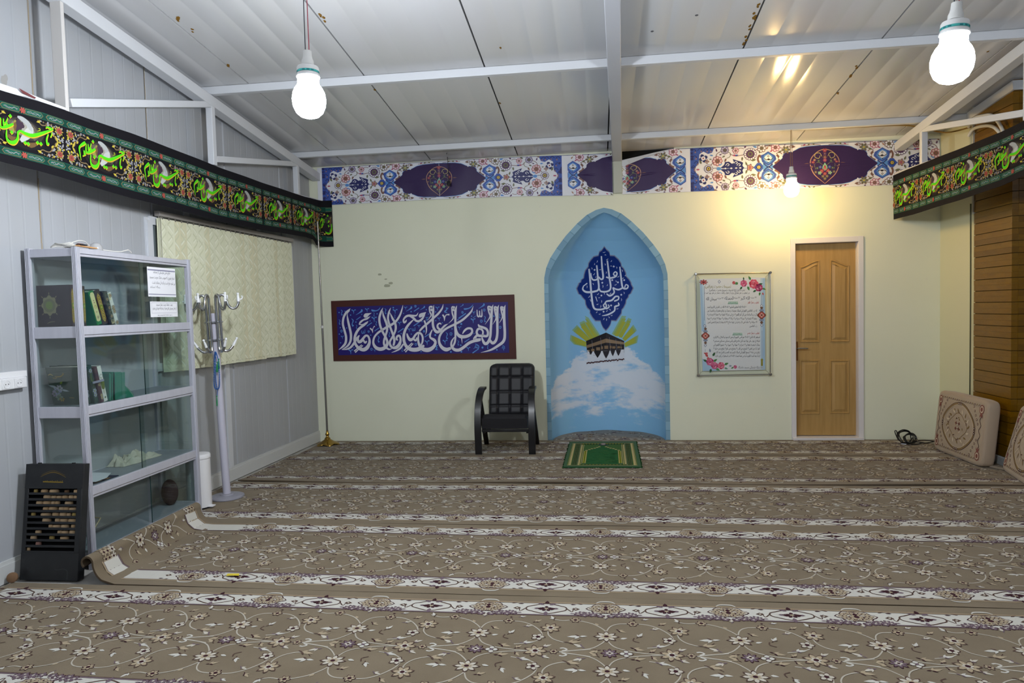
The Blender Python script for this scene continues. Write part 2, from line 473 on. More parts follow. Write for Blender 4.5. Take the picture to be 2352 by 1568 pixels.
# border of pale blue blocks round the arch
mb = MB()
def band(sgn):
    a = [(XC + sgn * w, z) for z, w in IN]; b = [(XC + sgn * w, z) for z, w in OUT]
    A, B = [], []
    for k in range(len(a) - 1):
        n = max(1, int(math.hypot(a[k + 1][0] - a[k][0], a[k + 1][1] - a[k][1]) / .05))
        for i in range(n):
            t = i / n
            A.append((a[k][0] + (a[k + 1][0] - a[k][0]) * t, a[k][1] + (a[k + 1][1] - a[k][1]) * t))
            B.append((b[k][0] + (b[k + 1][0] - b[k][0]) * t, b[k][1] + (b[k + 1][1] - b[k][1]) * t))
    A.append(a[-1]); B.append(b[-1])
    for i in range(len(A) - 1):
        m = m_band[(i // 2) % 3] if i % 2 else m_band[(i // 2) % 3]
        q = [A[i], A[i + 1], B[i + 1], B[i]]
        mb.prism(q if sgn < 0 else q[::-1], fw, D - .004, D + .01, m)
        if i % 2 == 0:
            t = .006 / .05
            q = [A[i], (A[i][0] + (A[i + 1][0] - A[i][0]) * t, A[i][1] + (A[i + 1][1] - A[i][1]) * t), (B[i][0] + (B[i + 1][0] - B[i][0]) * t, B[i][1] + (B[i + 1][1] - B[i][1]) * t), B[i]]
            mb.prism(q if sgn < 0 else q[::-1], fw, D - .0052, D, m_bandline)
band(-1); band(1)
mb.build('arch_border', niche_o)

# --- left wall of ribbed white sheet, its baseboard and a window behind the blind
mb = MB()
ys = [-3.6]; off = [0]; jm = []
joints = [-2.23 + k for k in range(10)]
y = -3.55
while y < D + .1:
    nj = min(joints, key=lambda j: abs(j - y))
    if abs(nj - y) < .05:
        for dy, o in ((-.012, 0), (-.005, -.012), (.005, -.012), (.012, 0)): ys.append(nj + dy); off.append(o); jm.append(nj)
    else:
        for dy, o in ((-.009, 0), (-.003, -.001), (.003, -.001), (.009, 0)): ys.append(y + dy); off.append(o); jm.append(None)
    y += .1
ys.append(D + .12); off.append(0)
for i in range(len(ys) - 1):
    m = m_left
    if off[i] == off[i + 1] == -.012: m = m_joint
    a, b = ys[i], ys[i + 1]
    mb.add([(wall_x(a) + off[i], a, -.05), (wall_x(b) + off[i + 1], b, -.05), (wall_x(b) + off[i + 1], b, roof(b) + .03), (wall_x(a) + off[i], a, roof(a) + .03)], [(0, 1, 2, 3)], m)
mb.box((-3.75, -3.6, -.05), (-3.52, D + .12, 4.3), m_left)
dl = Deco(mb, lambda u, v, h: Vector((wall_x(u) + h, u, v)), .001)
for yy, z0, z1 in ((3.765, 2.68, 3.6), (3.765, 1.85, 2.3), (4.768, 2.66, 3.35)):
    for k in range(7):
        z = z0 + (z1 - z0) * k / 7
        dl.poly([(yy - .004, z), (yy + .001, z), (yy + .003, z + (z1 - z0) * .145), (yy - .002, z + (z1 - z0) * .145)], mat('rusty_sealant', '#a08e6c', .85))
for cx, cy, r in ((14, 185, .03), (18, 178, .02)):
    p = onX(cx, cy, -3.3); dl.poly([(p.y + r * math.cos(a) * .7, p.z + r * math.sin(a)) for a in lins(0, 5.6, 8)], flat('#9b9a96'))
for cx, cy in ((402, 432), (396, 446)):
    p = onX(cx, cy, -3.24); dl.poly([(p.y + .016 * math.cos(a), p.z + .03 * math.sin(a)) for a in lins(0, 5.6, 8)], flat('#c5cfc0'))
tag(mb.build('wall_left'), 'white ribbed sandwich panel wall on the left', kind='structure')
mb = MB()
mb.bar((wall_x(-3.5) + .009, -3.5, .045), (wall_x(D) + .009, D - .002, .045), .018, .1, m_base)
mb.bar((wall_x(-3.5) + .006, -3.5, .105), (wall_x(D) + .006, D - .002, .105), .012, .022, m_base)
tag(mb.build('baseboard_left'), kind='structure')
mb = MB()
Y0, Y1, Z0, Z1 = 4.72, 6.93, 1.08, 2.17
for a, b in (((Y0, Z0), (Y1, Z0)), ((Y0, Z1), (Y1, Z1)), ((Y0, Z0), (Y0, Z1)), ((Y1, Z0), (Y1, Z1)), (((Y0 + Y1) / 2, Z0), ((Y0 + Y1) / 2, Z1))):
    mb.bar((wall_x(a[0]) + .012, a[0], a[1]), (wall_x(b[0]) + .012, b[0], b[1]), .02 if a[0] != b[0] else .06, .06 if a[0] != b[0] else .02, m_steel, up=(0, 0, 1) if a[0] != b[0] else (1, 0, 0))
wf = tag(mb.build('window_1'), kind='structure')
mb = MB()
mb.add([(wall_x(Y0) + .006, Y0, Z0), (wall_x(Y1) + .006, Y1, Z0), (wall_x(Y1) + .006, Y1, Z1), (wall_x(Y0) + .006, Y0, Z1)], [(0, 1, 2, 3)], mat('dim_window_glass', '#5d6870', .1, .6))
mb.build('pane', wf)
mb = MB()
for px, py, z0, z1, w in ((434, 490, 2.14, 2.5, .07), (591, 525, 2.2, 2.5, .07), (526, 900, .11, 1.1, .07), (351, 540, 1.86, 2.19, .06)):
    p = onX(px, py, -3.24)
    mb.box((wall_x(p.y) - .01, p.y - w / 2, z0), (wall_x(p.y) + .012, p.y + w / 2, z1), m_steel)
tag(mb.build('trim_1'), kind='structure')

# --- ceiling of long roof sheets with dark joints
mb = MB()
def ceil_pt(x, y, dz=0.0): return (x, y, roof(y) + dz)
x = -2.75 - .96
YB, YF = D + .1, -3.6
ribs = lins(.0, .948, 6)
while x < 6.6:
    xs, dz = [], []
    for i, r in enumerate(ribs):
        if 0 < i < 5: xs += [x + .006 + r - .006, x + .006 + r, x + .006 + r + .006]; dz += [0, .0012, 0]
        else: xs.append(x + .006 + r); dz.append(0)
    n = len(xs)
    mb.add([ceil_pt(a, YB, d) for a, d in zip(xs, dz)] + [ceil_pt(a, YF, d) for a, d in zip(xs, dz)] + [ceil_pt(xs[0], YB, .05), ceil_pt(xs[-1], YB, .05), ceil_pt(xs[0], YF, .05), ceil_pt(xs[-1], YF, .05)],
           [(i, i + 1, n + i + 1, n + i) for i in range(n - 1)] + [(0, n, 2 * n + 2, 2 * n), (n - 1, 2 * n + 1, 2 * n + 3, 2 * n - 1)], m_ceil)
    x += .96
mb.add([(-3.75, YB, roof(YB) + .03), (6.7, YB, roof(YB) + .03), (6.7, YF, roof(YF) + .03), (-3.75, YF, roof(YF) + .03)], [(0, 1, 2, 3)], m_dark)
mb.add([(-3.75, YB, roof(YB) + .09), (6.7, YB, roof(YB) + .09), (6.7, YF, roof(YF) + .09), (-3.75, YF, roof(YF) + .09)], [(0, 1, 2, 3)], m_dark)
def on_roof(px, py):
    d = ray(px, py); k = (ROOF0 + SLOPE * D - CAM_Z) / (d.z + SLOPE * d.y); return CAMV + d * k
rnd = random.Random(3)
for px, py, n, sp in ((1742, 10, 5, 6), (1733, 38, 7, 8), (1722, 62, 5, 6), (1712, 88, 6, 6), (1708, 100, 4, 3), (1690, 130, 3, 3), (1953, 175, 6, 5), (1925, 215, 4, 4), (1968, 155, 3, 4), (2268, 120, 2, 4),
                      (410, 44, 7, 6), (442, 70, 3, 4), (525, 150, 2, 3), (736, 35, 4, 5), (745, 45, 4, 5), (1150, 112, 2, 3), (860, 205, 2, 3), (1148, 235, 3, 3)):
    for _ in range(n):
        p = on_roof(px + rnd.uniform(-1, 1) * sp * .4, py + rnd.uniform(-1, 1) * sp)
        r = rnd.uniform(.004, .011)
        mb.sphere(p, (r, r * 1.9, r * .6), m_foam, 6, 4)
for px, py in ((1498, 72), (1600, 35)):
    mb.sphere(on_roof(px, py), (.012, .012, .004), flat('#55565a'), 8, 4)
tag(mb.build('ceiling'), 'sloping ceiling of long grey roof sheets with dark joints', kind='structure')

# --- purlins, rafter and the two wall trusses
for yy, h in ((6.97, .056), (5.325, .062), (3.66, .062), (2.0, .062)):
    mb = MB()
    mb.box((wall_x(yy) + .005, yy - .025, roof(yy) - h), (XR + .2, yy + .025, roof(yy) + .001), m_steel)
    tag(mb.build('ceiling_purlin', bevel=.004), kind='structure')
mb = MB()
h = .115
mb.bar((.115, 4.15, roof(4.15) - h / 2 - .002), (.226, D - .001, roof(D) - h / 2 - .002), .1, h, m_greysteel)
ra = tag(mb.build('ceiling_rafter', bevel=.006), kind='structure')
mb = MB()
mb.box((.183, D - .035, 2.645), (.276, D + .01, roof(D) - h), mat('grey_green_column', '#b2b6ab', .55))
tag(mb.build('wall_column', bevel=.004), kind='structure')

def truss(name, xs, side):
    """flat steel truss hung under the roof along y, its inner face at x = xs"""
    root = tag(thing(name, (xs, D, 0), kind='structure', label=None, cat=None), kind='structure')
    xi, xo = xs, xs + side * .09
    x0, x1 = min(xi, xo), max(xi, xo)
    mb = MB(); hh = .085
    a = Vector(((x0 + x1) / 2, -3.0, roof(-3.0) - .095)); b = Vector(((x0 + x1) / 2, D - .01, roof(D) - .095 - .02))
    mb.bar(a, b, .09, hh, m_steel); mb.build('top_chord', root, bevel=.004)
    xp = xs + side * .03
    mb = MB(); mb.bar((xs + side * .03, -3.0, 2.24), (xs + side * .03, D - .01, 2.70), .06, .05, m_steel); mb.build('bottom_chord', root, bevel=.004)
    for yy, w in ((6.90, .05), (5.32, .05), (2.15, .05)) + (((3.775, .05),) if side > 0 else ()):
        mb = MB(); mb.box((min(xs + side * .003, xs + side * .057), yy - w / 2, 2.68), (max(xs + side * .003, xs + side * .057), yy + w / 2, roof(yy) - .12), m_steel); mb.build('post', root, bevel=.004)
    for (ya, yb) in ((3.78, 5.295), (5.345, 6.875)):
        mb = MB(); mb.bar((xp, ya, 2.735), (xp, yb, roof(yb) - .165 + .02), .05, .05, m_steel); mb.build('brace', root, bevel=.004)
    return root
truss('wall_truss', -3.068, -1)
truss('wall_truss', 3.0, 1)
mb = MB()
mb.box((-3.15, 3.74, 2.3), (-3.078, 3.766, roof(3.77) - .13), mat('beige_post', '#c9c6c3', .5))
tag(mb.build('trim_2', bevel=.004), kind='structure')

# --- right side: short cream wing, brick pier, the room going on to the right and behind
mb = MB(); mb.box((XR, 6.78, -.05), (XR + .18, D + .1, 3.3), mat('cream_wing_paint', '#d3d2b2', .62, .25)); 
tag(mb.build('wall_right'), 'short cream side wall between the back wall and the brick pier', kind='structure')
m_brick = [mat('glazed_tile_%d' % i, c, .28, .5, noise=(9, c2, .7, (1, 1, 4)), bump=(30, .25, (1, 1, 3))) for i, (c, c2) in enumerate((('#785300', '#684600'), ('#704d00', '#7c5803'), ('#7a5602', '#6a4900'), ('#6c4a00', '#604000')))]
m_grout = mat('dark_grout', '#4d3a14', .8)
mb = MB()
PX0, PY0, PY1 = 3.415, 6.205, 6.79
mb.box((PX0 + .012, PY0 + .012, .05), (4.9, PY1, 3.29), m_grout)
z = .075; rb = random.Random(5); k = 0
while z < 3.2:
    hh = .0475
    j = rb.uniform(-.0012, .0012)
    mb.box((PX0 + j, PY0 + .004 + j, z), (PX0 + .05, PY1, z + hh), m_brick[rb.randrange(4)])
    xx = PX0 + .052
    mb.box((PX0 + .05, PY0 + j, z), (4.88, PY0 + .05, z + hh), m_brick[rb.randrange(4)])
    z += hh + (.0006 if k % 2 == 0 else .0062)
    k += 1
tag(mb.build('brick_pier'), 'glazed ochre brick pier on the right', kind='structure')
mb = MB()
for a, b in (((PX0 - .005, PY0, 3.2), (PX0 - .005, PY1, 3.14)),):
    mb.bar((PX0 - .006, PY0 - .02, roof(PY0) - .05), (PX0 - .006, PY1 + .1, roof(PY1 + .1) - .05), .02, .075, m_steel)
mb.bar((PX0 - .01, PY0 - .008, roof(PY0) - .05), (4.88, PY0 - .008, roof(PY0) - .05), .02, .075, m_steel)
mb.box((PX0 - .012, PY1 - .0, 2.2), (XR + .01, PY1 + .02, 3.2), mat('dull_white_strip', '#b7b4a5', .6))
tag(mb.build('trim_3'), kind='structure')
mb = MB(); mb.box((PX0 - .012, PY0 - .012, -.012), (4.9, PY0 + .03, .068), m_base); mb.box((PX0 - .012, PY0 + .03, -.012), (PX0 + .03, PY1, .068), m_base)
tag(mb.build('baseboard_right', bevel=.003), kind='structure')
mb = MB(); mb.box((4.88, 6.17, -.05), (6.6, 6.3, 3.3), m_left); mb.box((6.5, -3.5, -.05), (6.65, 6.3, 4.3), m_left)
tag(mb.build('wall_far_right'), kind='structure')
mb = MB(); mb.box((-3.7, -3.65, -.05), (6.65, -3.5, 4.35), m_left)
tag(mb.build('wall_rear'), kind='structure')

# --- door in its white frame
def inset(P, d):
    n = len(P); out = []
    for i in range(n):
        a, b, c = Vector(P[i - 1]), Vector(P[i]), Vector(P[(i + 1) % n])
        e1, e2 = (b - a).normalized(), (c - b).normalized()
        n1, n2 = Vector((-e1.y, e1.x)), Vector((-e2.y, e2.x))
        q = n1 + n2; q = q / max(q.length_squared, 1e-6) * 2
        if q.length > 2.2: q = q.normalized() * 2.2
        out.append(tuple(b + q * d))
    return out
m_door = mat('oak_door', '#b18f58', .42, .4, noise=(7, '#a28049', .8, (6, 6, .5)))
m_frame = mat('door_frame_white', '#dcd9da', .45, .4)
mb = MB()
for a, b in (((1.986, -.01), (DX0, 2.1)), ((DX1, -.01), (2.702, 2.1)), ((DX0 - .001, DZ1), (DX1 + .001, 2.0995))):
    mb.box((a[0], D - .016, a[1]), (b[0], D + .01, b[1]), m_frame)
mb.box((DX0 - .004, D + .0, -.01), (DX0 + .002, D + .12, DZ1), m_frame); mb.box((DX1 - .002, D, -.01), (DX1 + .004, D + .12, DZ1), m_frame)
mb.box((DX0, D, DZ1 - .002), (DX1, D + .12, DZ1 + .004), m_frame)
mb.box((DX0 - .04, D - .05, -.012), (DX1 + .04, D + .1, .026), m_frame)
door = tag(mb.build('door_1', bevel=.003), 'light oak four panel door in a white frame', 'door', kind='structure')
LY = D + .062
mb = MB()
mb.box((DX0 + .003, LY, .034), (DX1 - .003, LY + .04, DZ1 - .005), m_door)
def pl(px, py): p = onY(px, py, LY); return (p.x, p.z)
panels = [[(1837, 786), (1883, 786), (1883, 597), (1874, 598), (1863, 602), (1852, 608), (1844, 611.5), (1837, 612)],
          [(1906, 785), (1951, 785), (1951, 609), (1943, 608), (1933, 604), (1922, 599), (1914, 596.5), (1906, 596)],
          [(1837, 951), (1883, 950.5), (1883, 826), (1837, 826)], [(1906, 950), (1951, 949.5), (1951, 826), (1906, 826)]]
for P in panels:
    P = [pl(*q) for q in P]
    L = [(0, 0.0), (.006, .010), (.013, .009), (.019, -.0), (.026, .0012), (.048, .011)]
    rings = [[Vector((u, LY - hgt, v)) for u, v in inset(P, dd)] for dd, hgt in L]
    n = len(P); vs = [p for r in rings for p in r]
    mb.add(vs, [(k * n + i, k * n + (i + 1) % n, (k + 1) * n + (i + 1) % n, (k + 1) * n + i) for k in range(len(L) - 1) for i in range(n)] + [tuple((len(L) - 1) * n + i for i in range(n))], m_door)
leaf = mb.build('door_leaf', door)
m_brass = mat('old_brass', '#9c7a3c', .3, .5, 1.0); m_chrome = mat('chrome', '#c9cbd0', .14, .5, 1.0); m_copper = mat('brown_handle_plate', '#8a5a2e', .35, .5, .8)
mb = MB()
p = pl(1829.5, 806)
mb.box((p[0] - .011, LY - .008, p[1] - .1), (p[0] + .013, LY + .001, p[1] + .1), m_copper)
mb.tube([(p[0], LY - .004, p[1] + .03), (p[0], LY - .045, p[1] + .03), (p[0] + .02, LY - .052, p[1] + .031), (p[0] + .1, LY - .05, p[1] + .028)], .009, m_chrome, 8, sub=4)
mb.build('door_handle', leaf)
# ================================================================== LAMPS
m_porc = mat('lampholder_white', '#dcdcda', .45, .4)
m_lampcollar = mat('lamp_collar', '#e4e4e4', .4, .4)
m_teal, m_tealdk = flat('#3f9c98', .5), flat('#1f5f66', .5)
m_redwire, m_greywire, m_oldwire, m_black = mat('red_wire', '#b04a5a', .5), mat('grey_wire', '#3c3f48', .5), mat('yellowed_wire', '#8a6a28', .5), mat('black_plastic', '#17171a', .4, .4)
def globe_mat(key, col, e):
    return mat(key, '#f4f4f4', .4, .3, emit=(col, e))
def pendant(P, k, top, label, em, wires=(m_greywire, m_redwire), tilt=(0, 0)):
    """globe centre P, overall scale k, wires up to height top"""
    P = Vector(P)
    root = thing('pendant_bulb', P, label, 'light bulb', 'bare light bulbs hanging on wires')
    R = Matrix.Rotation(tilt[0], 4, 'X') @ Matrix.Rotation(tilt[1], 4, 'Y')
    T = lambda prof: [(r * k, z * k) for r, z in prof]
    mb = MB()
    mb.lathe(T([(.003, -.083), (.02, -.082), (.04, -.075), (.058, -.059), (.07, -.032), (.0735, 0), (.069, .026), (.06, .046), (.051, .058), (.0465, .068), (.0455, .098)]), P, em, 32, R)
    mb.build('globe', root)
    mb = MB()
    mb.lathe(T([(.047, .094), (.051, .096), (.051, .104), (.048, .108), (.048, .136), (.045, .142), (.027, .146)]), P, m_lampcollar, 32, R)
    mb.lathe(T([(.0485, .112), (.0488, .113), (.0488, .121), (.0485, .122)]), P, m_teal, 32, R, cap=False)
    for i in range(16):
        if i % 4 == 3: continue
        a = 2 * PI * i / 16
        M = R @ Matrix.Rotation(a, 4, 'Z')
        mb.add([M @ Vector((.0492 * k * math.cos(t), .0492 * k * math.sin(t), z * k)) + P for t in (-.12, .12) for z in (.1145, .1195)], [(0, 2, 3, 1)], m_tealdk)
    mb.build('collar', root)
    mb = MB()
    mb.lathe(T([(.027, .15), (.0265, .168), (.022, .178), (.0195, .19), (.0185, .212), (.009, .214)]), P, m_porc, 20, R)
    mb.build('lampholder', root)
    for sx, m in ((-.0085, wires[0]), (.0085, wires[1])):
        mb = MB()
        q = R @ Vector((sx * k, 0, .205 * k)) + P
        mb.tube([q, q + Vector((0, 0, .1)), (q.x - sx * .2, q.y, (q.z + top) / 2), (q.x - sx * .5, q.y, top)], .0022, m, 6, sub=5)
        mb.build('wire', root)
    return root
def at_depth(px, py, d): return CAMV + ray(px, py) * (d / F_PX)
p = at_depth(710, 228, 3.3)
pendant(p, 1.074, roof(p.y), 'large white globe bulb glowing on two wires at the upper left', globe_mat('cool_glow', '#f2f8ff', COOL_BULB))
p = at_depth(2187, 140, 2.73)
pendant(p, 1.05, roof(p.y), 'large white globe bulb glowing at the upper right corner', globe_mat('cool_glow_dim', '#f2f8ff', COOL_BULB * .6), tilt=(.03, .06))
p = onY(1818, 433, 6.95)
pendant(p, .98, roof(6.97) - .056, 'warm yellow bulb hanging close to the back wall above the door', globe_mat('warm_glow', '#ffd48a', WARM_BULB), wires=(m_oldwire, m_oldwire))
# dark empty lampholder over the left frieze
p = onY(1031, 420, 7.36)
root = thing('lampholder', p, 'small black empty lampholder dangling over the patterned frieze on a wire', 'lampholder')
mb = MB(); mb.lathe([(.006, .022), (.016, .02), (.019, .008), (.019, -.03), (.014, -.031)], p, m_black, 14); mb.build('socket', root)
mb = MB(); q = onY(1029, 345, 7.2)
mb.tube([(p.x, p.y, p.z + .02), (p.x - .003, p.y, p.z + .2), (p.x - .006, p.y - .02, p.z + .31), (q.x, 7.12, roof(7.1) - .05)], .0035, m_black, 6, sub=5); mb.build('wire', root)
# loose wire along the ceiling to the right
mb = MB()
q0 = onY(1816, 300, 7.06)
pts = [(q0.x, 7.05, q0.z), (q0.x + .25, 7.05, q0.z - .004), (q0.x + .7, 7.05, q0.z - .006), (2.92, 7.04, 3.09), (3.1, 7.04, 3.05), (3.25, 6.95, 2.98), (3.38, 6.78, 2.98)]
mb.tube(pts, .004, m_oldwire, 6, sub=5); mb.tube([(a, b - .006, c + .006) for a, b, c in pts], .003, m_oldwire, 6, sub=5)
tag(mb.build('electric_wire'), 'thin yellowed wire strung along the ceiling from the warm bulb to the brick pier', 'wire')

# ================================================================== CARPETS
PER, HALF = .567, .555
m_carp = mat('carpet_tan', '#7b6f5c', .95, .05, noise=(3.5, '#706452', .9, (1, 1, 1)), bump=(420, .35, (1, 1, 1)), sheen=.1)
m_cedge = mat('carpet_edge', '#5a4e40', .95, .05)
def cm(h): return mat('pile_' + h.strip('#'), h, .95, .05, bump=(420, .3, (1, 1, 1)))
K_white, K_cream, K_tanp, K_dark, K_pur, K_vine, K_brn, K_line, K_plain = cm('#c0beb6'), cm('#bbb5a8'), cm('#a5977f'), cm('#3d252b'), cm('#6f5f68'), cm('#aea89b'), cm('#56453e'), cm('#998870'), cm('#7a6e5b')
def bloom(d, u, v, r, kind=0, ph=0.0):
    if kind == 0:      # large open flower
        d.flower(u, v, r, 8, K_cream, K_dark, 4, K_brn, ry=r * .86, ph=ph, rc=.2)
        d.flower(u, v, r * .55, 8, K_tanp, K_dark, 6, None, ry=r * .47, ph=ph + .39, rc=.42)
    elif kind == 1:    # tan petals
        d.flower(u, v, r, 7, K_tanp, K_dark, 4, K_brn, ph=ph, rc=.25)
        d.flower(u, v, r * .5, 6, K_cream, K_dark, 6, None, ph=ph, rc=.5)
    elif kind == 2:    # small dark
        d.flower(u, v, r, 6, K_tanp, K_dark, 4, K_dark, ph=ph, rc=.4)
    elif kind == 3:    # purple cross
        d.flower(u, v, r, 8, K_pur, K_cream, 4, K_dark, ph=ph, rc=.3)
        d.flower(u, v, r * .5, 4, K_cream, K_dark, 6, None, ph=ph, rc=.4)
def sprig(d, u, v, a, L, m, m2=K_brn):
    L *= 1.12
    d.leaf(u, v, a, L, L * .36, m, 4); d.leaf(u, v, a + .75, L * .6, L * .2, m, 5); d.leaf(u, v, a - .8, L * .5, L * .18, m2, 5)
    d.leaf(u, v, a + PI * .9, L * .45, L * .16, m2, 4)
def field(d, s0, g, q=1.0):
    """one repeat of the vine pattern, s0 along the runner, g = +1 / -1 for the two halves"""
    def P(L, w=.0065): return [(s0 + a, g * b * q, w) for a, b in L]
    V = lambda L, w=.006: d.stroke(P(L, w), K_vine, 3, sub=4)
    V([(0, .165), (0, .19), (-.03, .235), (-.07, .27), (-.14, .297), (-.2, .29), (-.235, .3)]); V([(0, .19), (.018, .24), (.055, .268), (.12, .272), (.18, .268), (.23, .238), (.272, .185), (.285, .14), (.275, .1), (.23, .07), (.17, .055)])
    V([(0, .125), (-.02, .085), (-.07, .035), (-.17, .01), (-.2, .0)]); V([(0, .125), (.03, .06), (.1, .022), (.2, .004), (.267, 0)]); V([(.267, 0), (.36, .0), (.42, .012), (.5, .03)], .005)
    V([(.31, .185), (.312, .15), (.335, .112), (.375, .088), (.4, .082)])
    d.stroke(P([(.4, .082), (.43, .088), (.455, .115)], .004), K_brn, 3, sub=3)
    bloom(d, s0, g * .145 * q, .047, 0)
    bloom(d, s0 - .14, g * .297 * q, .022, 2); bloom(d, s0 + .12, g * .272 * q, .022, 2)
    bloom(d, s0 + .318, g * .212 * q, .04, 1, .3); d.flower(s0 + .268, g * .125 * q, .028, 5, K_cream, K_dark, 4, K_brn, rc=.35)
    sprig(d, s0 + .405, g * .083 * q, .2 * g, .05, K_tanp, K_brn)
    sprig(d, s0 + .45, g * .14 * q, PI + .1, .05, K_white); d.leaf(s0 + .45, g * .14 * q, .15 * g, .035, .014, K_white, 4)
    sprig(d, s0 + .14, g * .15 * q, 1.1 * g, .036, K_white); d.stroke(P([(.12, .14), (.115, .115), (.14, .1)], .006), K_brn, 3, sub=3)
    sprig(d, s0 + .21, g * .068 * q, .2 * g, .04, K_white, K_pur); sprig(d, s0 + .115, g * .045 * q, -.3 * g, .042, K_tanp, K_dark)
    sprig(d, s0 + .185, g * .022 * q, .9 * g, .03, K_tanp, K_dark); sprig(d, s0 + .3, g * .04 * q, .5 * g, .034, K_cream, K_pur)
    sprig(d, s0 - .04, g * .022 * q, PI + .6 * g, .038, K_tanp, K_brn); sprig(d, s0 - .105, g * .05 * q, PI - .5 * g, .04, K_cream, K_pur)
    sprig(d, s0 + .055, g * .205 * q, -.5 * g, .034, K_tanp, K_dark); sprig(d, s0 + .205, g * .222 * q, .4 * g, .03, K_cream, K_pur)
    sprig(d, s0 + .245, g * .27 * q, .7 * g, .032, K_tanp, K_dark); d.leaf(s0 - .035, g * .25 * q, 2.2 * g, .026, .014, K_tanp, 4)
    sprig(d, s0, g * .318 * q, 1.57 * g, .03, K_cream, K_pur); sprig(d, s0 + .17, g * .315 * q, .4 * g, .026, K_white, K_pur)
    sprig(d, s0 - .24, g * .302 * q, 2.0 * g, .034, K_white, K_brn); d.leaf(s0 + .06, g * .128 * q, .3 * g, .032, .014, K_white, 4)
    d.leaf(s0 + .12, g * .31 * q, .2, .014, .01, K_dark, 4)
    d.stroke(P([(.38, .008), (.4, .022), (.385, .034), (.37, .03)], .008), K_white, 3, sub=3)
def axis_flowers(d, s0):
    bloom(d, s0 + .267, 0, .044, 1); bloom(d, s0 + .345, 0, .018, 2); bloom(d, s0 + .012, 0, .032, 3); d.flower(s0 + .08, 0, .026, 4, K_white, K_pur, 4, K_brn, rc=.3)
def border(d, s0, g, fe, oe, flat_ok=True):
    """one repeat of the white border between the field edge fe and outer edge oe (both > 0)"""
    c = (fe + oe) / 2; h = oe - fe
    y = lambda t: g * t
    # cloud medallion
    if not flat_ok:
        for a in (-.06, -.02, .02, .06):
            for t in (.25, .55, .8): d.flower(s0 + a, g * (fe + t * h), .024, 6, K_cream if t < .5 else K_tanp, K_dark, 3, K_brn, rc=.3)
        return
    ey = lambda a, k: y(c + h * .06) + g * h * k * math.sin(a) * (1 + .1 * math.cos(6 * a))
    ex = lambda a, k: s0 + k * math.cos(a) * (1 + .1 * math.cos(6 * a))
    d.poly([(ex(a, .088), ey(a, .44)) for a in lins(0, 2 * PI * 23 / 24, 24)], K_dark, 3)
    d.poly([(ex(a, .082), ey(a, .40)) for a in lins(0, 2 * PI * 23 / 24, 24)], K_cream, 4)
    for a in lins(0, 2 * PI * 9 / 10, 10): d.flower(s0 + .058 * math.cos(a), y(c + h * .06) + g * h * .27 * math.sin(a), .017, 5, K_tanp, K_dark, 5, K_brn, ph=a, rc=.25)
    d.flower(s0, y(c), .03, 6, K_tanp, K_dark, 6, K_dark, rc=.42); d.leaf(s0, y(c + .01), g * PI / 2, .03, .02, K_dark, 8)
    d.stroke([(s0 - .045, y(oe + .008), .004), (s0 - .025, y(oe + .026), .01), (s0 + .025, y(oe + .026), .01), (s0 + .045, y(oe + .008), .004)], K_white, 5, sub=4)
    for sx in (-1, 1):
        for k, (a, b) in enumerate(((.05, .1), (.085, .02), (.115, .06), (.06, -.1), (.025, -.14), (.1, -.12), (.13, -.02))):
            d.flower(s0 + sx * a, y(fe + .012 + b * h), .017, 5, K_pur, K_cream, 3, K_dark, ph=k, rc=.3)
        d.leaf(s0 + sx * .015, y(fe - .002), g * (-PI / 2 + sx * .5), .026, .012, K_pur, 4)
        # small dark lozenge between the medallions
        d.poly([(s0 + sx * .142 - .02, y(c)), (s0 + sx * .142, y(c - h * .13)), (s0 + sx * .142 + .02, y(c)), (s0 + sx * .142, y(c + h * .13))], K_brn, 3)
        d.disc(s0 + sx * .142, y(c), .006, K_cream, 4, 6)
        d.leaf(s0 + sx * .11, y(oe - .01), g * .4 + (0 if sx > 0 else PI - g * .8), .03, .01, K_brn, 4)
        d.leaf(s0 + sx * .17, y(oe - .012), (PI if sx > 0 else 0), .03, .01, K_dark, 4); d.leaf(s0 + sx * .17, y(fe + .012), (PI if sx > 0 else 0), .03, .009, K_pur, 4)
    # dark scroll oval
    s1 = s0 + PER / 2
    d.stroke([(s1 + .098 * math.cos(a), y(c) + g * h * .4 * math.sin(a) * (1 + .15 * math.cos(4 * a)), .0075) for a in lins(0, 2 * PI * 15 / 16, 16)], K_brn, 3, sub=2, closed=True)
    for sx in (-1, 1):
        d.stroke([(s1 + sx * .1, y(c), .006), (s1 + sx * .125, y(c - h * .25), .006), (s1 + sx * .13, y(c + h * .1), .003)], K_brn, 3, sub=3)
        d.leaf(s1 + sx * .06, y(c), (0 if sx < 0 else PI), .035, .016, K_pur, 4); d.leaf(s1 + sx * .012, y(c - h * .06), (PI - .25 if sx < 0 else .25), .034, .026, K_dark, 5)
        d.leaf(s1 + sx * .012, y(c + h * .32), (PI - .5 * g if sx < 0 else .5 * g), .04, .016, K_pur, 5)
    d.flower(s1, y(c - h * .02), .028, 5, K_dark, K_tanp, 4, None, rc=.3, ph=g * PI / 2)
    d.leaf(s1, y(oe - .012), g * PI / 2, .036, .022, K_dark, 5); d.leaf(s1, y(fe + .03), -g * PI / 2, .05, .02, K_pur, 4)
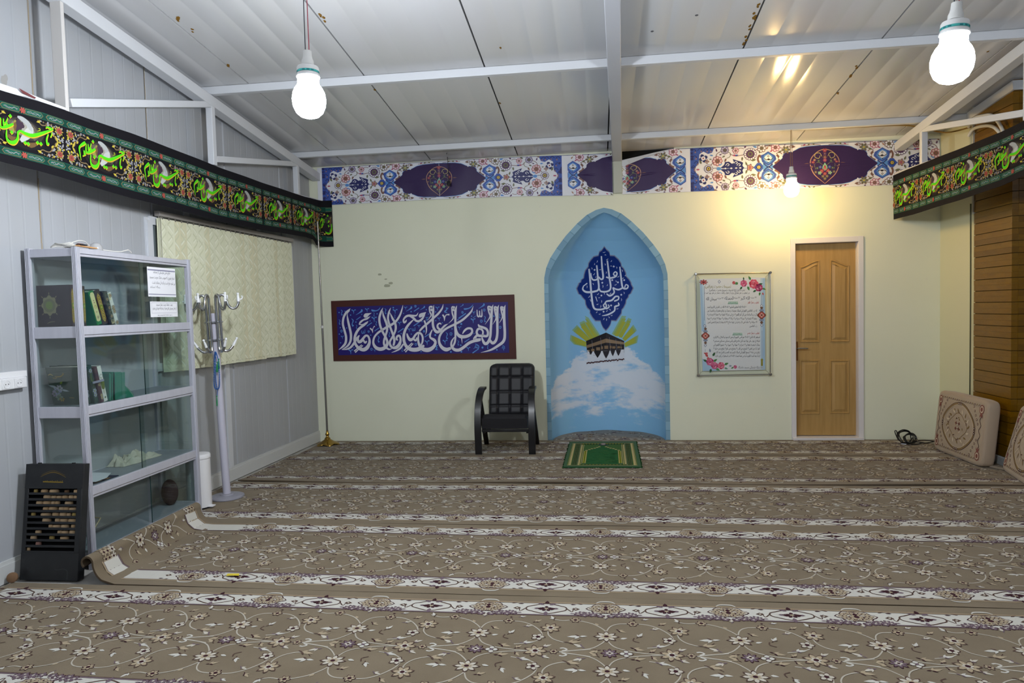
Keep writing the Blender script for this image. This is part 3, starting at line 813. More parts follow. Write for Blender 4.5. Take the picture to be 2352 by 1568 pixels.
def runner(label, y0, y1, xa, xb, ph, bend=None, lift=0.0, seed=0, q=1.0, wave=.004):
    rr = random.Random(seed); a1, a2, a3 = rr.uniform(0, 6), rr.uniform(0, 6), rr.uniform(0, 6)
    bend0 = bend
    half = (y1 - y0) / 2 - .003; yc = (y0 + y1) / 2
    def wob(u, v): return .0016 * math.sin(1.7 * u + a1) + .0012 * math.sin(3.1 * u + 4 * v + a2) + (lift * max(0, (-v / half - .78) / .22) ** 2 * (.6 + .4 * math.sin(2.3 * u + a3)) if lift else 0)
    def sway(u, v): return wave * math.sin(1.9 * u + a3) * max(0, abs(v) / half - .4) * (1 if v > 0 else .8)
    def fn(u, v, h):
        u = min(max(u, xa + .004), xb - .004)
        y = yc + v + sway(u, v)
        bend = None if bend0 is None else bend0 + .075 * (.555 - v) / 1.11
        if bend is None or u >= bend: return Vector((u, y, wob(u, v) + h))
        s = bend - u; R, r2 = .115, .038
        k = 1 - .12 * (v + .555)                    # the curl slackens towards its far end
        R *= k; r2 *= k
        if s < R * PI / 2:
            a = s / R; return Vector((bend - R * math.sin(a) + h * math.sin(a), y, R - R * math.cos(a) + h * math.cos(a) + wob(u, v) * (1 - a)))
        s -= R * PI / 2; a = min(s / r2, 4.2)
        cx, cz = bend - R - r2, R
        return Vector((cx + (r2 + h) * math.cos(a), y, cz + (r2 + h) * math.sin(a)))
    mb = MB()
    x_end = xa
    us = lins(x_end, xb, int((xb - x_end) / .08) + 2)
    if bend is not None: us = lins(x_end, bend, 34)[:-1] + lins(bend, xb, int((xb - bend) / .08) + 2)
    vs = [-half] + lins(-half + .02, half - .02, 9) + [half]
    mb.grid(us, vs, lambda u, v: fn(u, v, 0), m_carp)
    n = len(us)
    for v, sg in ((-half, 1), (half, -1)):
        mb.add([fn(u, v, 0) for u in us] + [fn(u, v, -.011) for u in us], [((i, i + n, i + n + 1, i + 1) if sg < 0 else (i + 1, i + n + 1, i + n, i)) for i in range(n - 1)], m_cedge)
    for u in (us[0], us[-1]):
        mb.add([fn(u, v, 0) for v in vs] + [fn(u, v, -.011) for v in vs], [(i, i + 1, i + 1 + len(vs), i + len(vs)) for i in range(len(vs) - 1)], m_cedge)
    mb.grid(us, vs, lambda u, v: fn(u, v, -.011), m_cedge)
    d = Deco(mb, fn, .00035)
    oe = half - .078; fe = oe - .122
    step = .06
    for g in (-1, 1):
        k = int((xb - xa - .1) / step)
        for i in range(k):
            ua, ub = xa + .05 + (xb - xa - .1) * i / k, xa + .05 + (xb - xa - .1) * (i + 1) / k
            for v0, v1, m in ((fe, oe, K_white), (oe + .001, oe + .011, K_line), (oe - .004, oe - .001, K_brn), (fe - .009, fe - .002, K_pur), (fe - .014, fe - .011, K_brn)):
                d.poly([(ua, g * v0), (ub, g * v0), (ub, g * v1), (ua, g * v1)][::g], m, 1 if m is K_white else 2)
    s = ph
    while s > xa - .3: s -= PER
    while s < xb - .2:
        if s > xa - .3:
            for g in (-1, 1):
                if s > xa - .02: field(d, s, g, q)
                if s > xa + .1 or bend is None: border(d, s, g, fe, oe, bend is None or s > bend + .4)
            if s > xa: axis_flowers(d, s)
        s += PER
    return tag(mb.build('carpet_runner', angle=60), label, 'carpet', 'tan floral prayer hall carpets')
runner('tan floral carpet runner lying nearest, across the bottom of the photo', 2.269, 3.379, -3.27, 4.7, .005, seed=1)
runner('tan floral carpet runner with its left end curled up against the glass cabinet', 3.379, 4.509, -2.995, 4.7, -.018, bend=-2.735, seed=2)
runner('tan floral carpet runner behind the curled one, under the coat stand', 4.509, 5.601, -3.2, 4.7, .12, seed=3)
runner('tan floral carpet runner passing just in front of the armchair, its edge lapping up', 5.601, 6.70, -3.17, 3.4, .26, lift=.014, seed=4, wave=.008)
runner('narrow tan floral carpet runner lying along the foot of the back wall', 6.70, D - .012, -3.13, 3.42, .05, seed=5, q=.5, wave=.0)
# piece of carpet inside the niche
mb = MB()
RN = .6
pts = [(XC - RN * math.cos(a), D - .002 + (RN + (.02 * math.sin(9 * a) if .8 < a < 2.4 else 0)) * math.sin(a) * .985) for a in lins(0, PI, 41)]
mb.prism(pts, lambda u, v, w: Vector((u, v, w)), -.011, .002, mat('carpet_greyed', '#8f8b84', .95, .05, noise=(5, '#7e7a74', .8, (1, 1, 1)), bump=(420, .3, (1, 1, 1))))
d = Deco(mb, lambda u, v, h: Vector((u, v, .002 + h)), .00035)
rr = random.Random(9)
for _ in range(70):
    a, q = rr.uniform(.1, PI - .1), .53 * math.sqrt(rr.random())
    u, v = XC - q * math.cos(a), D + q * math.sin(a)
    if v > D + .03: (sprig(d, u, v, rr.uniform(0, 6), .045, rr.choice((K_cream, K_white, K_pur))) if rr.random() < .75 else bloom(d, u, v, .035, rr.choice((0, 2, 3))))
d.rect(XC - .57, D + .003, XC + .57, D + .05, K_white, 1)
for k in range(14): bloom(d, XC - .54 + k * .083, D + .027, .026, 2 + k % 2)
tag(mb.build('carpet_piece'), 'small greyish half round carpet piece inside the arched niche', 'carpet')

# yellow scrap on the curled carpet
mb = MB(); p = onZ(535, 1323)
d = Deco(mb, lambda u, v, h: Vector((p.x + u, p.y + v, .006 + h)))
mb.add([(p.x + x, p.y + y, z) for x, y, z in ((-.035, -.012, .006), (0, -.02, .012), (.04, -.006, .007), (.03, .014, .012), (-.005, .018, .007), (-.036, .01, .011))], [(0, 1, 2, 3, 4, 5)], flat('#c9b43c'))
tag(mb.build('paper_scrap'), 'tiny yellow scrap lying on the white border of the curled carpet', 'scrap')

# ---- green prayer mat with its clay stone
m_mat = mat('mat_green', '#27522a', .9, .05, bump=(300, .4, (1, 1, 1)), sheen=.1)
G_dk, G_cream, G_ol, G_mid, G_fld = cm('#1d4023'), cm('#b5a878'), cm('#6f7a1e'), cm('#44663a'), cm('#2c5f38')
C4 = [Vector((-.331, 7.325, 0)), Vector((.366, 7.34, 0)), Vector((.35, 6.155, 0)), Vector((-.345, 6.15, 0))]
def mp(a, b, h): return C4[0] * (1 - a) * (1 - b) + C4[1] * a * (1 - b) + C4[2] * a * b + C4[3] * (1 - a) * b + Vector((0, 0, .0125 + h))
mb = MB()
rr = random.Random(4)
mb.grid(lins(0, 1, 14), lins(0, 1, 20), lambda a, b: mp(a, b, 0), m_mat)
edge = [(a, 0) for a in lins(0, 1, 80)] + [(1, b) for b in lins(0, 1, 100)] + [(a, 1) for a in lins(1, 0, 80)] + [(0, b) for b in lins(1, 0, 100)]
E2 = []
for a, b in edge:
    o = rr.uniform(.002, .026)
    E2.append((a + (o if a == 1 else -o if a == 0 else 0), b + (o * .6 if b == 1 else -o * .6 if b == 0 else 0)))
n = len(edge)
mb.add([mp(a, b, 0) for a, b in edge] + [mp(a, b, -.0085) for a, b in E2], [(i, n + i, n + (i + 1) % n, (i + 1) % n) for i in range(n)], G_dk)
d = Deco(mb, mp, .0005)
for a0, a1, m in ((.045, .05, G_ol), (.055, .06, G_cream), (.065, .09, G_cream), (.093, .097, G_ol), (.105, .168, G_dk), (.176, .18, G_cream), (.186, .205, G_cream), (.209, .213, G_ol), (.218, .226, G_cream), (.234, .285, G_ol), (.24, .247, G_cream), (.27, .28, G_cream)):
    b0, b1 = (.1, .945) if a0 < .2 else (.15, .91) if a0 < .23 else (.42, .88)
    for i in range(6):
        for s in (0, 1):
            x0, x1 = (a0, a1) if not s else (1 - a1, 1 - a0)
            d.rect(x0, b0 + (b1 - b0) * i / 6, x1, b0 + (b1 - b0) * (i + 1) / 6, m, 1 if m is not G_cream or a0 < .23 else 2)
for b0, b1 in ((.1, .145), (.915, .945)):
    d.rect(.18, b0, .82, b1, G_dk, 1, 6)
    for k in range(14): d.rect(.2 + k * .044, b0 + .008, .222 + k * .044, b1 - .008, G_ol, 2)
d.rect(.045, .093, .955, .1, G_cream, 2, 6); d.rect(.045, .945, .955, .953, G_cream, 2, 6)
d.rect(.23, .16, .77, .42, G_mid, 1, 4); d.rect(.285, .42, .715, .9, G_fld, 1, 4)
d.poly([(.285, .42), (.3, .37), (.36, .34), (.37, .3), (.43, .27), (.45, .23), (.5, .2), (.55, .23), (.57, .27), (.63, .3), (.64, .34), (.7, .37), (.715, .42)][::-1], G_fld, 2)
for s in (0, 1):
    for x, y in ((.27, .4), (.31, .365), (.345, .335), (.385, .31), (.42, .28), (.45, .25)):
        xx = x if not s else 1 - x
        d.poly([(xx - .02, y + .012), (xx + .02, y + .012), (xx + .012, y - .012), (xx - .012, y - .012)], G_cream, 3)
for k in range(34):
    for j in range(3):
        for s in (0, 1):
            a = .117 + j * .02; a = a if not s else 1 - a
            d.rect(a - .004, .12 + k * .024, a + .004, .127 + k * .024, G_cream, 3)
for k in range(60):
    a, b = rr.uniform(.3, .7), rr.uniform(.4, .88)
    d.rect(a - .03, b, a + .03, b + .007, G_dk if k % 2 else G_mid, 3)
for x, y, r, m in ((.49, .17, .035, cm('#3a4a5e')), (.53, .175, .03, cm('#2f4256')), (.45, .16, .025, cm('#41505c')), (.5, .13, .03, cm('#3f7a5a')), (.57, .18, .02, cm('#34485c'))):
    d.disc(x, y, r, m, 4, 8, r * .8)
tag(mb.build('prayer_mat'), 'small green prayer mat with cream stripes lying before the niche', 'mat')
p = mp(.508, .17, 0)
mb = MB(); mb.lathe([(.02, 0), (.024, .004), (.024, .013), (.02, .017)], (p.x, p.y, .0142), mat('grey_clay', '#8a827c', .9), 16)
tag(mb.build('prayer_stone'), 'round grey clay prayer stone on the green mat', 'prayer stone')
# ================================================================== PAINTED MEDALLION AND BUILDING IN THE NICHE
def niche_hit(px, py):
    d = ray(px, py); lo, hi = D / d.y, (D + .63) / d.y
    for _ in range(40):
        t = (lo + hi) / 2; p = CAMV + d * t
        if (p.x - XC) ** 2 + (p.y - D) ** 2 > half_w(p.z) ** 2: hi = t
        else: lo = t
    return CAMV + d * lo
def nfn(ox, oy, sc):
    def f(u, v, h):
        p = niche_hit(ox + u / sc, oy + v / sc); n = Vector((XC - p.x, D - p.y, 0))
        return p + n.normalized() * (h + .0006)
    return f
def fill(d, pts, m, k, dv=12, du=25):
    """fill an outline on a curved surface in small quads"""
    ys = sorted(set([p[1] for p in pts])); y0, y1 = ys[0], ys[-1]
    lv = sorted(set([p[1] for p in pts] + lins(y0, y1, max(2, int((y1 - y0) / dv) + 1))))
    def xs_at(y):
        r = []
        for a, b in zip(pts, pts[1:] + pts[:1]):
            if (a[1] <= y < b[1]) or (b[1] <= y < a[1]): r.append(a[0] + (b[0] - a[0]) * (y - a[1]) / (b[1] - a[1]))
        return sorted(r)
    for a, b in zip(lv, lv[1:]):
        if b - a < 1e-6: continue
        e = (b - a) * 1e-4
        A, B = xs_at(a + e), xs_at(b - e)
        if len(A) != len(B): continue
        for i in range(0, len(A) - 1, 2):
            n = max(1, int(max(A[i + 1] - A[i], B[i + 1] - B[i]) / du))
            for j in range(n):
                t0, t1 = j / n, (j + 1) / n
                q = [(A[i] + (A[i + 1] - A[i]) * t0, a), (A[i] + (A[i + 1] - A[i]) * t1, a), (B[i] + (B[i + 1] - B[i]) * t1, b), (B[i] + (B[i + 1] - B[i]) * t0, b)]
                d.poly(q, m, k)
F = nfn(1270, 540, 4.9)
m_navy, m_sil, m_wht = flat('#12307e', .5), flat('#8e93ad', .5), flat('#dfe4f0', .5)
MED = [(578, 120), (605, 155), (635, 180), (645, 222), (695, 225), (740, 265), (770, 310), (775, 345), (800, 370), (825, 420), (830, 460), (860, 490), (885, 530), (890, 555), (912, 595), (890, 640), (885, 655), (860, 672), (855, 700), (830, 730), (825, 770), (800, 820), (780, 842), (775, 885), (740, 935), (715, 970), (660, 966), (650, 1010), (625, 1050), (596, 1082), (565, 1050), (545, 1010), (533, 970), (475, 970), (440, 930), (412, 880), (413, 850), (380, 820), (363, 780), (358, 735), (325, 700), (306, 672), (283, 663), (258, 600), (280, 555), (285, 538), (305, 528), (312, 500), (340, 480), (345, 440), (360, 390), (393, 350), (396, 310), (420, 275), (455, 235), (510, 222), (520, 180), (550, 160)]
mb = MB(); d = Deco(mb, F, .0006)
fill(d, MED, m_sil, 1)
cx, cy = 586, 598
fill(d, [(cx + (x - cx) * .965, cy + (y - cy) * .972) for x, y in MED], flat('#3a4a86', .5), 2)
fill(d, [(cx + (x - cx) * .945, cy + (y - cy) * .955) for x, y in MED], m_navy, 3)
for st in ([(405, 378, 20), (418, 500, 24), (430, 640, 24), (448, 780, 24), (478, 832, 24), (560, 832, 22), (600, 806, 20), (592, 770, 16), (568, 790, 16), (598, 826, 18), (632, 806, 16), (622, 780, 12)],
           [(545, 235, 18), (553, 360, 22), (565, 475, 24), (540, 496, 20), (512, 470, 18), (490, 500, 20), (448, 500, 20), (430, 460, 16), (428, 425, 10)],
           [(492, 338, 18), (505, 470, 22), (515, 600, 22), (470, 632, 24), (380, 640, 26), (335, 610, 20), (346, 565, 12)], [(346, 570, 12), (385, 540, 14)],
           [(612, 285, 18), (632, 450, 22), (650, 590, 22), (612, 632, 22), (540, 632, 20), (522, 600, 14)],
           [(598, 470, 18), (645, 482, 22), (702, 466, 22), (722, 430, 18), (702, 412, 16), (682, 440, 16), (718, 466, 16)],
           [(754, 355, 16), (768, 480, 22), (786, 588, 22), (832, 600, 20), (848, 570, 16), (822, 556, 14), (808, 590, 14)],
           [(786, 592, 20), (742, 612, 22), (702, 604, 18), (676, 592, 16), (690, 645, 20), (642, 682, 22), (604, 658, 14)],
           [(742, 690, 18), (704, 690, 20), (662, 732, 22), (604, 744, 20), (580, 772, 12)], [(742, 690, 16), (736, 722, 18), (690, 742, 18)],
           [(736, 758, 14), (742, 788, 18), (700, 802, 20), (692, 850, 20), (622, 892, 20), (552, 906, 6)], [(690, 802, 14), (722, 800, 18)],
           [(480, 690, 10), (498, 745, 8)]):
    d.stroke([(x, y, w * .88) for x, y, w in st], m_wht, 4, sub=4)
for x, y in ((685, 352), (468, 390), (555, 535), (668, 505), (732, 530), (803, 505), (545, 678), (770, 670), (655, 790), (570, 860)):
    d.poly([(x - 12, y), (x, y - 12), (x + 12, y), (x, y + 12)], m_wht, 4)
rr = random.Random(2)
for x, y in ((575, 190), (590, 225), (610, 270), (655, 290), (495, 295), (465, 325), (435, 375), (460, 437), (530, 385), (585, 330), (655, 350), (716, 365), (780, 400), (597, 420), (710, 520), (450, 550), (560, 575), (610, 560), (705, 555), (405, 690), (505, 660), (575, 655), (520, 700), (645, 655), (800, 650), (770, 725), (545, 745), (420, 735), (500, 775), (535, 800), (605, 850), (640, 840), (490, 865), (525, 885), (660, 900), (725, 825), (600, 950), (570, 940), (630, 925), (380, 580), (480, 470), (735, 465), (790, 480), (815, 450)):
    a = rr.uniform(0, 3.1); q = rr.uniform(9, 15)
    d.stroke([(x - q * math.cos(a), y - q * math.sin(a), 3), (x + 5 * math.sin(a), y - 5 * math.cos(a), 6), (x + q * math.cos(a), y + q * math.sin(a), 3)], m_wht, 4, sub=3)
tag(mb.build('painted_medallion', niche_o), 'dark blue lozenge with white calligraphy')
mb = MB(); d = Deco(mb, F, .0006)
m_ray = [flat('#b3b444'), flat('#a3b35e'), flat('#96ba94')]
for P in ([(198, 1120), (190, 1180), (235, 1228), (374, 1258), (374, 1200)], [(270, 1010), (215, 1068), (370, 1190), (428, 1165)], [(350, 960), (296, 985), (440, 1168), (482, 1146)], [(400, 928), (356, 905), (490, 1142), (530, 1122)],
          [(775, 905), (826, 910), (708, 1122), (662, 1112)], [(848, 930), (888, 945), (768, 1142), (724, 1128)], [(905, 1005), (945, 1072), (815, 1188), (780, 1160)], [(965, 1120), (948, 1212), (812, 1262), (805, 1218)]):
    c = ((374 if P[0][0] < 590 else 805), 1200)
    fill(d, P, m_ray[2], 1); fill(d, [(c[0] + (x - c[0]) * .9, c[1] + (y - c[1]) * .9) for x, y in P], m_ray[1], 2); fill(d, [(c[0] + (x - c[0]) * .78, c[1] + (y - c[1]) * .78) for x, y in P], m_ray[0], 3)
tag(mb.build('painted_rays', niche_o), 'yellow green rays of light')
mb = MB(); d = Deco(mb, F, .0006)
K_blk, K_blk2, K_gold, K_cl, K_mar = flat('#262225', .6), flat('#322e33', .6), flat('#8d7358', .6), flat('#dfe1e8', .6), flat('#4a2a2c', .7)
fill(d, [(372, 1190), (597, 1095), (597, 1392), (385, 1330)], K_blk, 4); fill(d, [(597, 1095), (803, 1190), (803, 1318), (597, 1392)], K_blk2, 4)
fill(d, [(374, 1240), (597, 1163), (597, 1208), (377, 1270)], K_gold, 5); fill(d, [(597, 1163), (803, 1204), (803, 1229), (597, 1208)], flat('#9a8065', .6), 5)
fill(d, [(386, 1292), (460, 1296), (520, 1302), (597, 1300), (640, 1298), (720, 1290), (802, 1285), (800, 1382), (700, 1392), (603, 1402), (500, 1418), (386, 1428)], K_cl, 5)
for x0, x1, yb in ((398, 452, 1345), (455, 548, 1380), (556, 640, 1388), (646, 702, 1362), (708, 768, 1358)):
    c = (x0 + x1) / 2; w = (x1 - x0) / 2
    fill(d, [(c - w * (1 - t ** 1.7), 1278 + (yb - 1278) * t) for t in lins(0, .99, 10)] + [(c + w * (1 - t ** 1.7), 1278 + (yb - 1278) * t) for t in lins(.99, 0, 10)], K_blk if c < 597 else K_blk2, 6, 8)
for x in (440, 540, 640, 712, 765): d.stroke([(x - 4, 1135 + abs(x - 597) * .3, 3), (x + 8, 1290, 4)], flat('#8c8890', .6), 7, sub=3)
for x, y, w, h in ((405, 1300, 9, 9), (448, 1292, 18, 14), (508, 1278, 22, 17), (552, 1266, 10, 16), (600, 1260, 22, 18), (650, 1258, 10, 14), (686, 1262, 18, 13), (742, 1260, 16, 11), (770, 1262, 8, 8)):
    fill(d, [(x - w, y - h), (x + w, y - h), (x + w, y + h), (x - w, y + h)], K_gold, 7)
for i in range(26):
    x = 386 + i * 16.4; y = 1440 - (i * 16.4) * .1 + rr.uniform(-5, 5)
    d.stroke([(x - 9, y + 3, 6), (x, y - 4, 15), (x + 10, y + 2, 5)], K_mar, 7, sub=3)
    if i % 3 == 0: d.stroke([(x, y, 4), (x + rr.uniform(-20, 20), y + 16, 1)], K_mar, 7, sub=2)
tag(mb.build('painted_building', niche_o), 'black cube shaped building with a gold band, painted above clouds')

# ================================================================== CALLIGRAPHY PANEL ON THE BACK WALL
PY = D - .014
def pfn(ox, oy, sc, Y):
    def f(u, v, h):
        p = onY(ox + u / sc, oy + v / sc, Y); p.y -= h; return p
    return f
mb = MB()
TL, TR, BR, BL = (760, 691), (1181, 676), (1186, 824), (766, 829)
q = [onY(*p, PY) for p in (TL, TR, BR, BL)]
m_brown, m_blue = mat('panel_maroon', '#4a2520', .55, .3), mat('panel_blue', '#241a6e', .5, .3)
mb.add(q + [p + Vector((0, .013, 0)) for p in q], [(3, 2, 1, 0), (4, 5, 6, 7), (0, 1, 5, 4), (1, 2, 6, 5), (2, 3, 7, 6), (3, 0, 4, 7)], m_brown)
SC = 9.223
fa = pfn(760, 670, SC, PY)
d = Deco(mb, fa, .0006)
d.poly([(120, 322), (3750, 212), (3778, 1290), (160, 1342)], m_blue, 1)
m_cw, m_cb = flat('#d3d4dd', .5), flat('#5c8fd0', .5)
ST = [[(412, 352, 4), (385, 385, 34), (325, 440, 46), (270, 545, 44), (255, 680, 44), (290, 820, 46), (322, 950, 48), (312, 1080, 50), (252, 1160, 42), (168, 1226, 5)],
      [(395, 400, 20), (350, 470, 12), (362, 600, 40), (395, 750, 48), (425, 900, 50), (415, 1045, 46), (350, 1150, 40), (230, 1226, 6)],
      [(862, 450, 4), (810, 468, 36), (745, 500, 90), (705, 535, 40)], [(835, 520, 6), (770, 565, 40), (690, 595, 34), (630, 640, 40), (598, 690, 18)],
      [(596, 690, 16), (680, 692, 26), (745, 660, 36), (795, 620, 6)],
      [(780, 650, 16), (700, 705, 46), (600, 780, 50), (530, 890, 54), (502, 1010, 50), (530, 1120, 54), (600, 1195, 64), (690, 1225, 76), (765, 1185, 80), (812, 1100, 60), (818, 1010, 44), (785, 935, 42), (735, 930, 46), (690, 980, 50), (645, 1040, 66), (592, 1060, 56), (570, 1000, 48), (585, 945, 40), (612, 925, 16)],
      [(690, 1020, 30), (728, 1075, 46), (762, 1040, 20)], [(600, 935, 10), (540, 990, 46), (495, 1080, 48), (425, 1170, 44), (345, 1212, 32), (235, 1226, 5)],
      [(655, 1120, 20), (495, 1255, 26)], [(680, 1135, 20), (515, 1285, 24)],
      [(1105, 335, 4), (1062, 430, 42), (1028, 560, 46), (1040, 690, 46), (1090, 830, 46), (1150, 940, 50), (1195, 1050, 50), (1185, 1130, 64), (1120, 1195, 74), (1030, 1212, 74), (945, 1170, 64), (900, 1080, 46), (918, 970, 40), (985, 880, 42), (1080, 812, 46), (1200, 740, 50), (1310, 680, 50), (1400, 600, 44), (1470, 480, 38), (1512, 350, 24), (1526, 280, 4)],
      [(1098, 400, 8), (1110, 490, 36), (1145, 580, 46), (1185, 690, 48), (1192, 800, 46), (1165, 910, 40), (1130, 1010, 40), (1125, 1100, 44), (1162, 1170, 44), (1230, 1215, 36), (1290, 1205, 10)],
      [(1270, 335, 4), (1232, 430, 38), (1210, 560, 42), (1240, 690, 44), (1285, 820, 46), (1325, 930, 48), (1345, 1040, 48), (1325, 1140, 40)],
      [(1252, 440, 8), (1305, 560, 44), (1360, 660, 46), (1375, 770, 46), (1345, 880, 40), (1290, 980, 40), (1250, 1060, 42), (1262, 1135, 46), (1312, 1182, 50), (1390, 1175, 70), (1452, 1110, 66), (1478, 1010, 44), (1452, 930, 44), (1405, 945, 44), (1392, 1005, 38), (1425, 1020, 22)],
      [(1535, 1105, 34), (1470, 1195, 40), (1380, 1250, 28), (1285, 1286, 5)],
      [(2016, 430, 6), (1970, 465, 56), (1905, 500, 80), (1878, 540, 30)], [(1990, 480, 20), (1935, 570, 44), (1870, 618, 44), (1805, 612, 44), (1755, 560, 46), (1665, 505, 46), (1590, 525, 44), (1540, 590, 34), (1552, 650, 38), (1590, 622, 34), (1602, 588, 8)],
      [(1850, 440, 6), (1812, 500, 30), (1740, 505, 40), (1660, 492, 30)],
      [(1750, 590, 20), (1650, 690, 46), (1580, 800, 52), (1545, 930, 56), (1555, 1060, 58), (1605, 1160, 66), (1690, 1215, 80), (1800, 1225, 86), (1900, 1195, 80), (1975, 1130, 40)],
      [(1612, 880, 24), (1632, 950, 46), (1680, 1015, 66), (1740, 990, 50), (1790, 915, 44), (1850, 868, 44), (1912, 890, 44), (1945, 965, 42), (1940, 1060, 40), (1905, 1140, 30)],
      [(1862, 890, 24), (1850, 980, 38), (1862, 1090, 50), (1912, 1185, 66), (1985, 1225, 84), (2080, 1225, 88), (2170, 1170, 70), (2215, 1080, 54), (2190, 1020, 60), (2110, 970, 40), (2105, 900, 40), (2150, 800, 20)],
      [(1740, 990, 40), (1800, 1030, 40), (1822, 965, 24)], [(1720, 1080, 20), (1550, 1245, 28)], [(1745, 1095, 20), (1580, 1275, 25)]]
o = 1937
STB = [[(442, 260, 4), (420, 350, 34), (340, 460, 44), (230, 560, 44), (120, 660, 44), (10, 755, 44), (-62, 835, 36)],
       [(245, 280, 6), (230, 400, 46), (225, 560, 46), (225, 700, 48), (258, 800, 54), (310, 850, 64), (370, 830, 54), (425, 770, 42), (480, 715, 40), (542, 678, 6)],
       [(402, 690, 20), (372, 665, 30), (325, 700, 36), (330, 760, 44), (375, 800, 44)], [(215, 320, 46), (155, 320, 30), (160, 420, 30), (185, 500, 24), (110, 605, 4)], [(192, 350, 20), (195, 385, 44), (215, 390, 30)],
       [(42, 605, 36), (80, 720, 36), (88, 830, 24), (65, 912, 4)],
       [(735, 290, 4), (703, 400, 50), (700, 600, 46), (705, 760, 46), (740, 880, 54), (800, 940, 74), (900, 950, 66), (1000, 915, 60), (1055, 850, 44), (1038, 782, 44), (960, 775, 44), (892, 825, 40), (852, 890, 14)],
       [(692, 700, 40), (702, 900, 40), (690, 1060, 40), (640, 1170, 36)], [(690, 335, 46), (630, 325, 30), (635, 450, 30), (655, 560, 26), (555, 670, 4)], [(665, 350, 18), (660, 385, 40), (685, 390, 30)],
       [(1080, 300, 4), (1040, 410, 34), (950, 510, 44), (830, 610, 46), (680, 690, 46), (520, 770, 46), (420, 850, 46), (362, 960, 46), (362, 1080, 52), (422, 1180, 68), (510, 1222, 80), (605, 1190, 50)],
       [(680, 960, 16), (622, 1050, 36), (620, 1150, 46), (682, 1222, 62), (780, 1230, 66), (880, 1170, 60), (980, 1090, 60), (1080, 1045, 60), (1180, 1022, 64), (1236, 1010, 46)],
       [(1240, 1000, 40), (1160, 1000, 30), (1100, 1000, 50), (1140, 940, 50), (1180, 920, 50)],
       [(1182, 685, 16), (1215, 735, 54), (1290, 755, 50), (1360, 790, 50), (1390, 860, 46), (1370, 935, 50), (1280, 930, 54), (1190, 925, 54), (1152, 860, 46), (1180, 790, 46), (1240, 785, 44), (1285, 840, 36), (1275, 920, 40)],
       [(835, 985, 24), (846, 1096, 4)],
       [(1502, 268, 4), (1472, 380, 50), (1462, 600, 50), (1450, 800, 50), (1438, 950, 50), (1390, 1070, 60), (1325, 1095, 62), (1275, 1010, 42), (1265, 955, 24)], [(1465, 330, 40), (1395, 315, 34), (1410, 430, 30), (1432, 530, 26), (1328, 692, 4)], [(1430, 345, 18), (1430, 375, 36), (1460, 380, 20)],
       [(1622, 276, 4), (1590, 400, 50), (1590, 700, 50), (1588, 900, 50), (1558, 1030, 56), (1490, 1085, 62), (1432, 1020, 44)], [(1585, 335, 40), (1530, 325, 34), (1545, 450, 30), (1562, 560, 26), (1490, 692, 4)], [(1555, 350, 18), (1555, 375, 36), (1580, 380, 20)],
       [(1762, 276, 4), (1735, 380, 50), (1735, 600, 56), (1748, 900, 54), (1722, 1040, 60), (1620, 1130, 56), (1450, 1230, 40), (1240, 1286, 4)], [(1718, 335, 40), (1665, 325, 34), (1680, 430, 30), (1695, 540, 26), (1630, 662, 4)], [(1695, 345, 18), (1695, 380, 36), (1720, 385, 20)],
       [(1158, 378, 14), (1168, 500, 30), (1198, 525, 30), (1214, 490, 26), (1212, 400, 20)], [(1214, 500, 22), (1240, 525, 30), (1262, 500, 28), (1262, 368, 12)],
       [(430, 482, 30), (468, 545, 34), (465, 622, 4)], [(575, 482, 36), (505, 490, 20), (470, 560, 20)]]
for st in ST: d.stroke(st, m_cw, 3, sub=5)
for st in STB: d.stroke([(x + o, y, w) for x, y, w in st], m_cw, 3, sub=5)
d.stroke([(830, 770, 26), (878, 815, 28), (886, 872, 4)], m_cw, 3); d.stroke([(930, 728, 28), (905, 750, 14), (880, 815, 14)], m_cw, 3)
def mk_v(x, y, s): d.stroke([(x - 42 * s, y - 30 * s, 22 * s), (x, y + 5 * s, 16 * s), (x + 2, y + 60 * s, 4)], m_cb, 2, sub=3); d.stroke([(x, y + 5 * s, 12 * s), (x + 20 * s, y - 25 * s, 14 * s), (x + 46 * s, y - 24 * s, 24 * s)], m_cb, 2, sub=3)
def mk_s(x, y, s): d.stroke([(x - 18 * s, y - 60 * s, 6), (x + 10 * s, y - 30 * s, 16 * s), (x - 8 * s, y + 25 * s, 12 * s), (x + 12 * s, y + 55 * s, 34 * s)], m_cb, 2, sub=3)
def mk_d(x, y, s): d.stroke([(x - 55 * s, y + 38 * s, 18 * s), (x + 55 * s, y - 38 * s, 16 * s)], m_cb, 2, sub=2)
def mk_m(x, y, s): d.stroke([(x - 80 * s, y + 60 * s, 5), (x, y + 10 * s, 20 * s), (x + 45 * s, y - 25 * s, 40 * s), (x + 40 * s, y - 60 * s, 20 * s)], m_cb, 2, sub=3)
def mk_o(x, y, s): d.stroke([(x - 14 * s, y - 20 * s, 12), (x + 16 * s, y - 12 * s, 16), (x + 8 * s, y + 22 * s, 14), (x - 14 * s, y + 16 * s, 12)], m_cb, 2, sub=3, closed=True)
def mk_p(x, y, s): d.disc(x, y, 14 * s, m_cb, 2, 8)
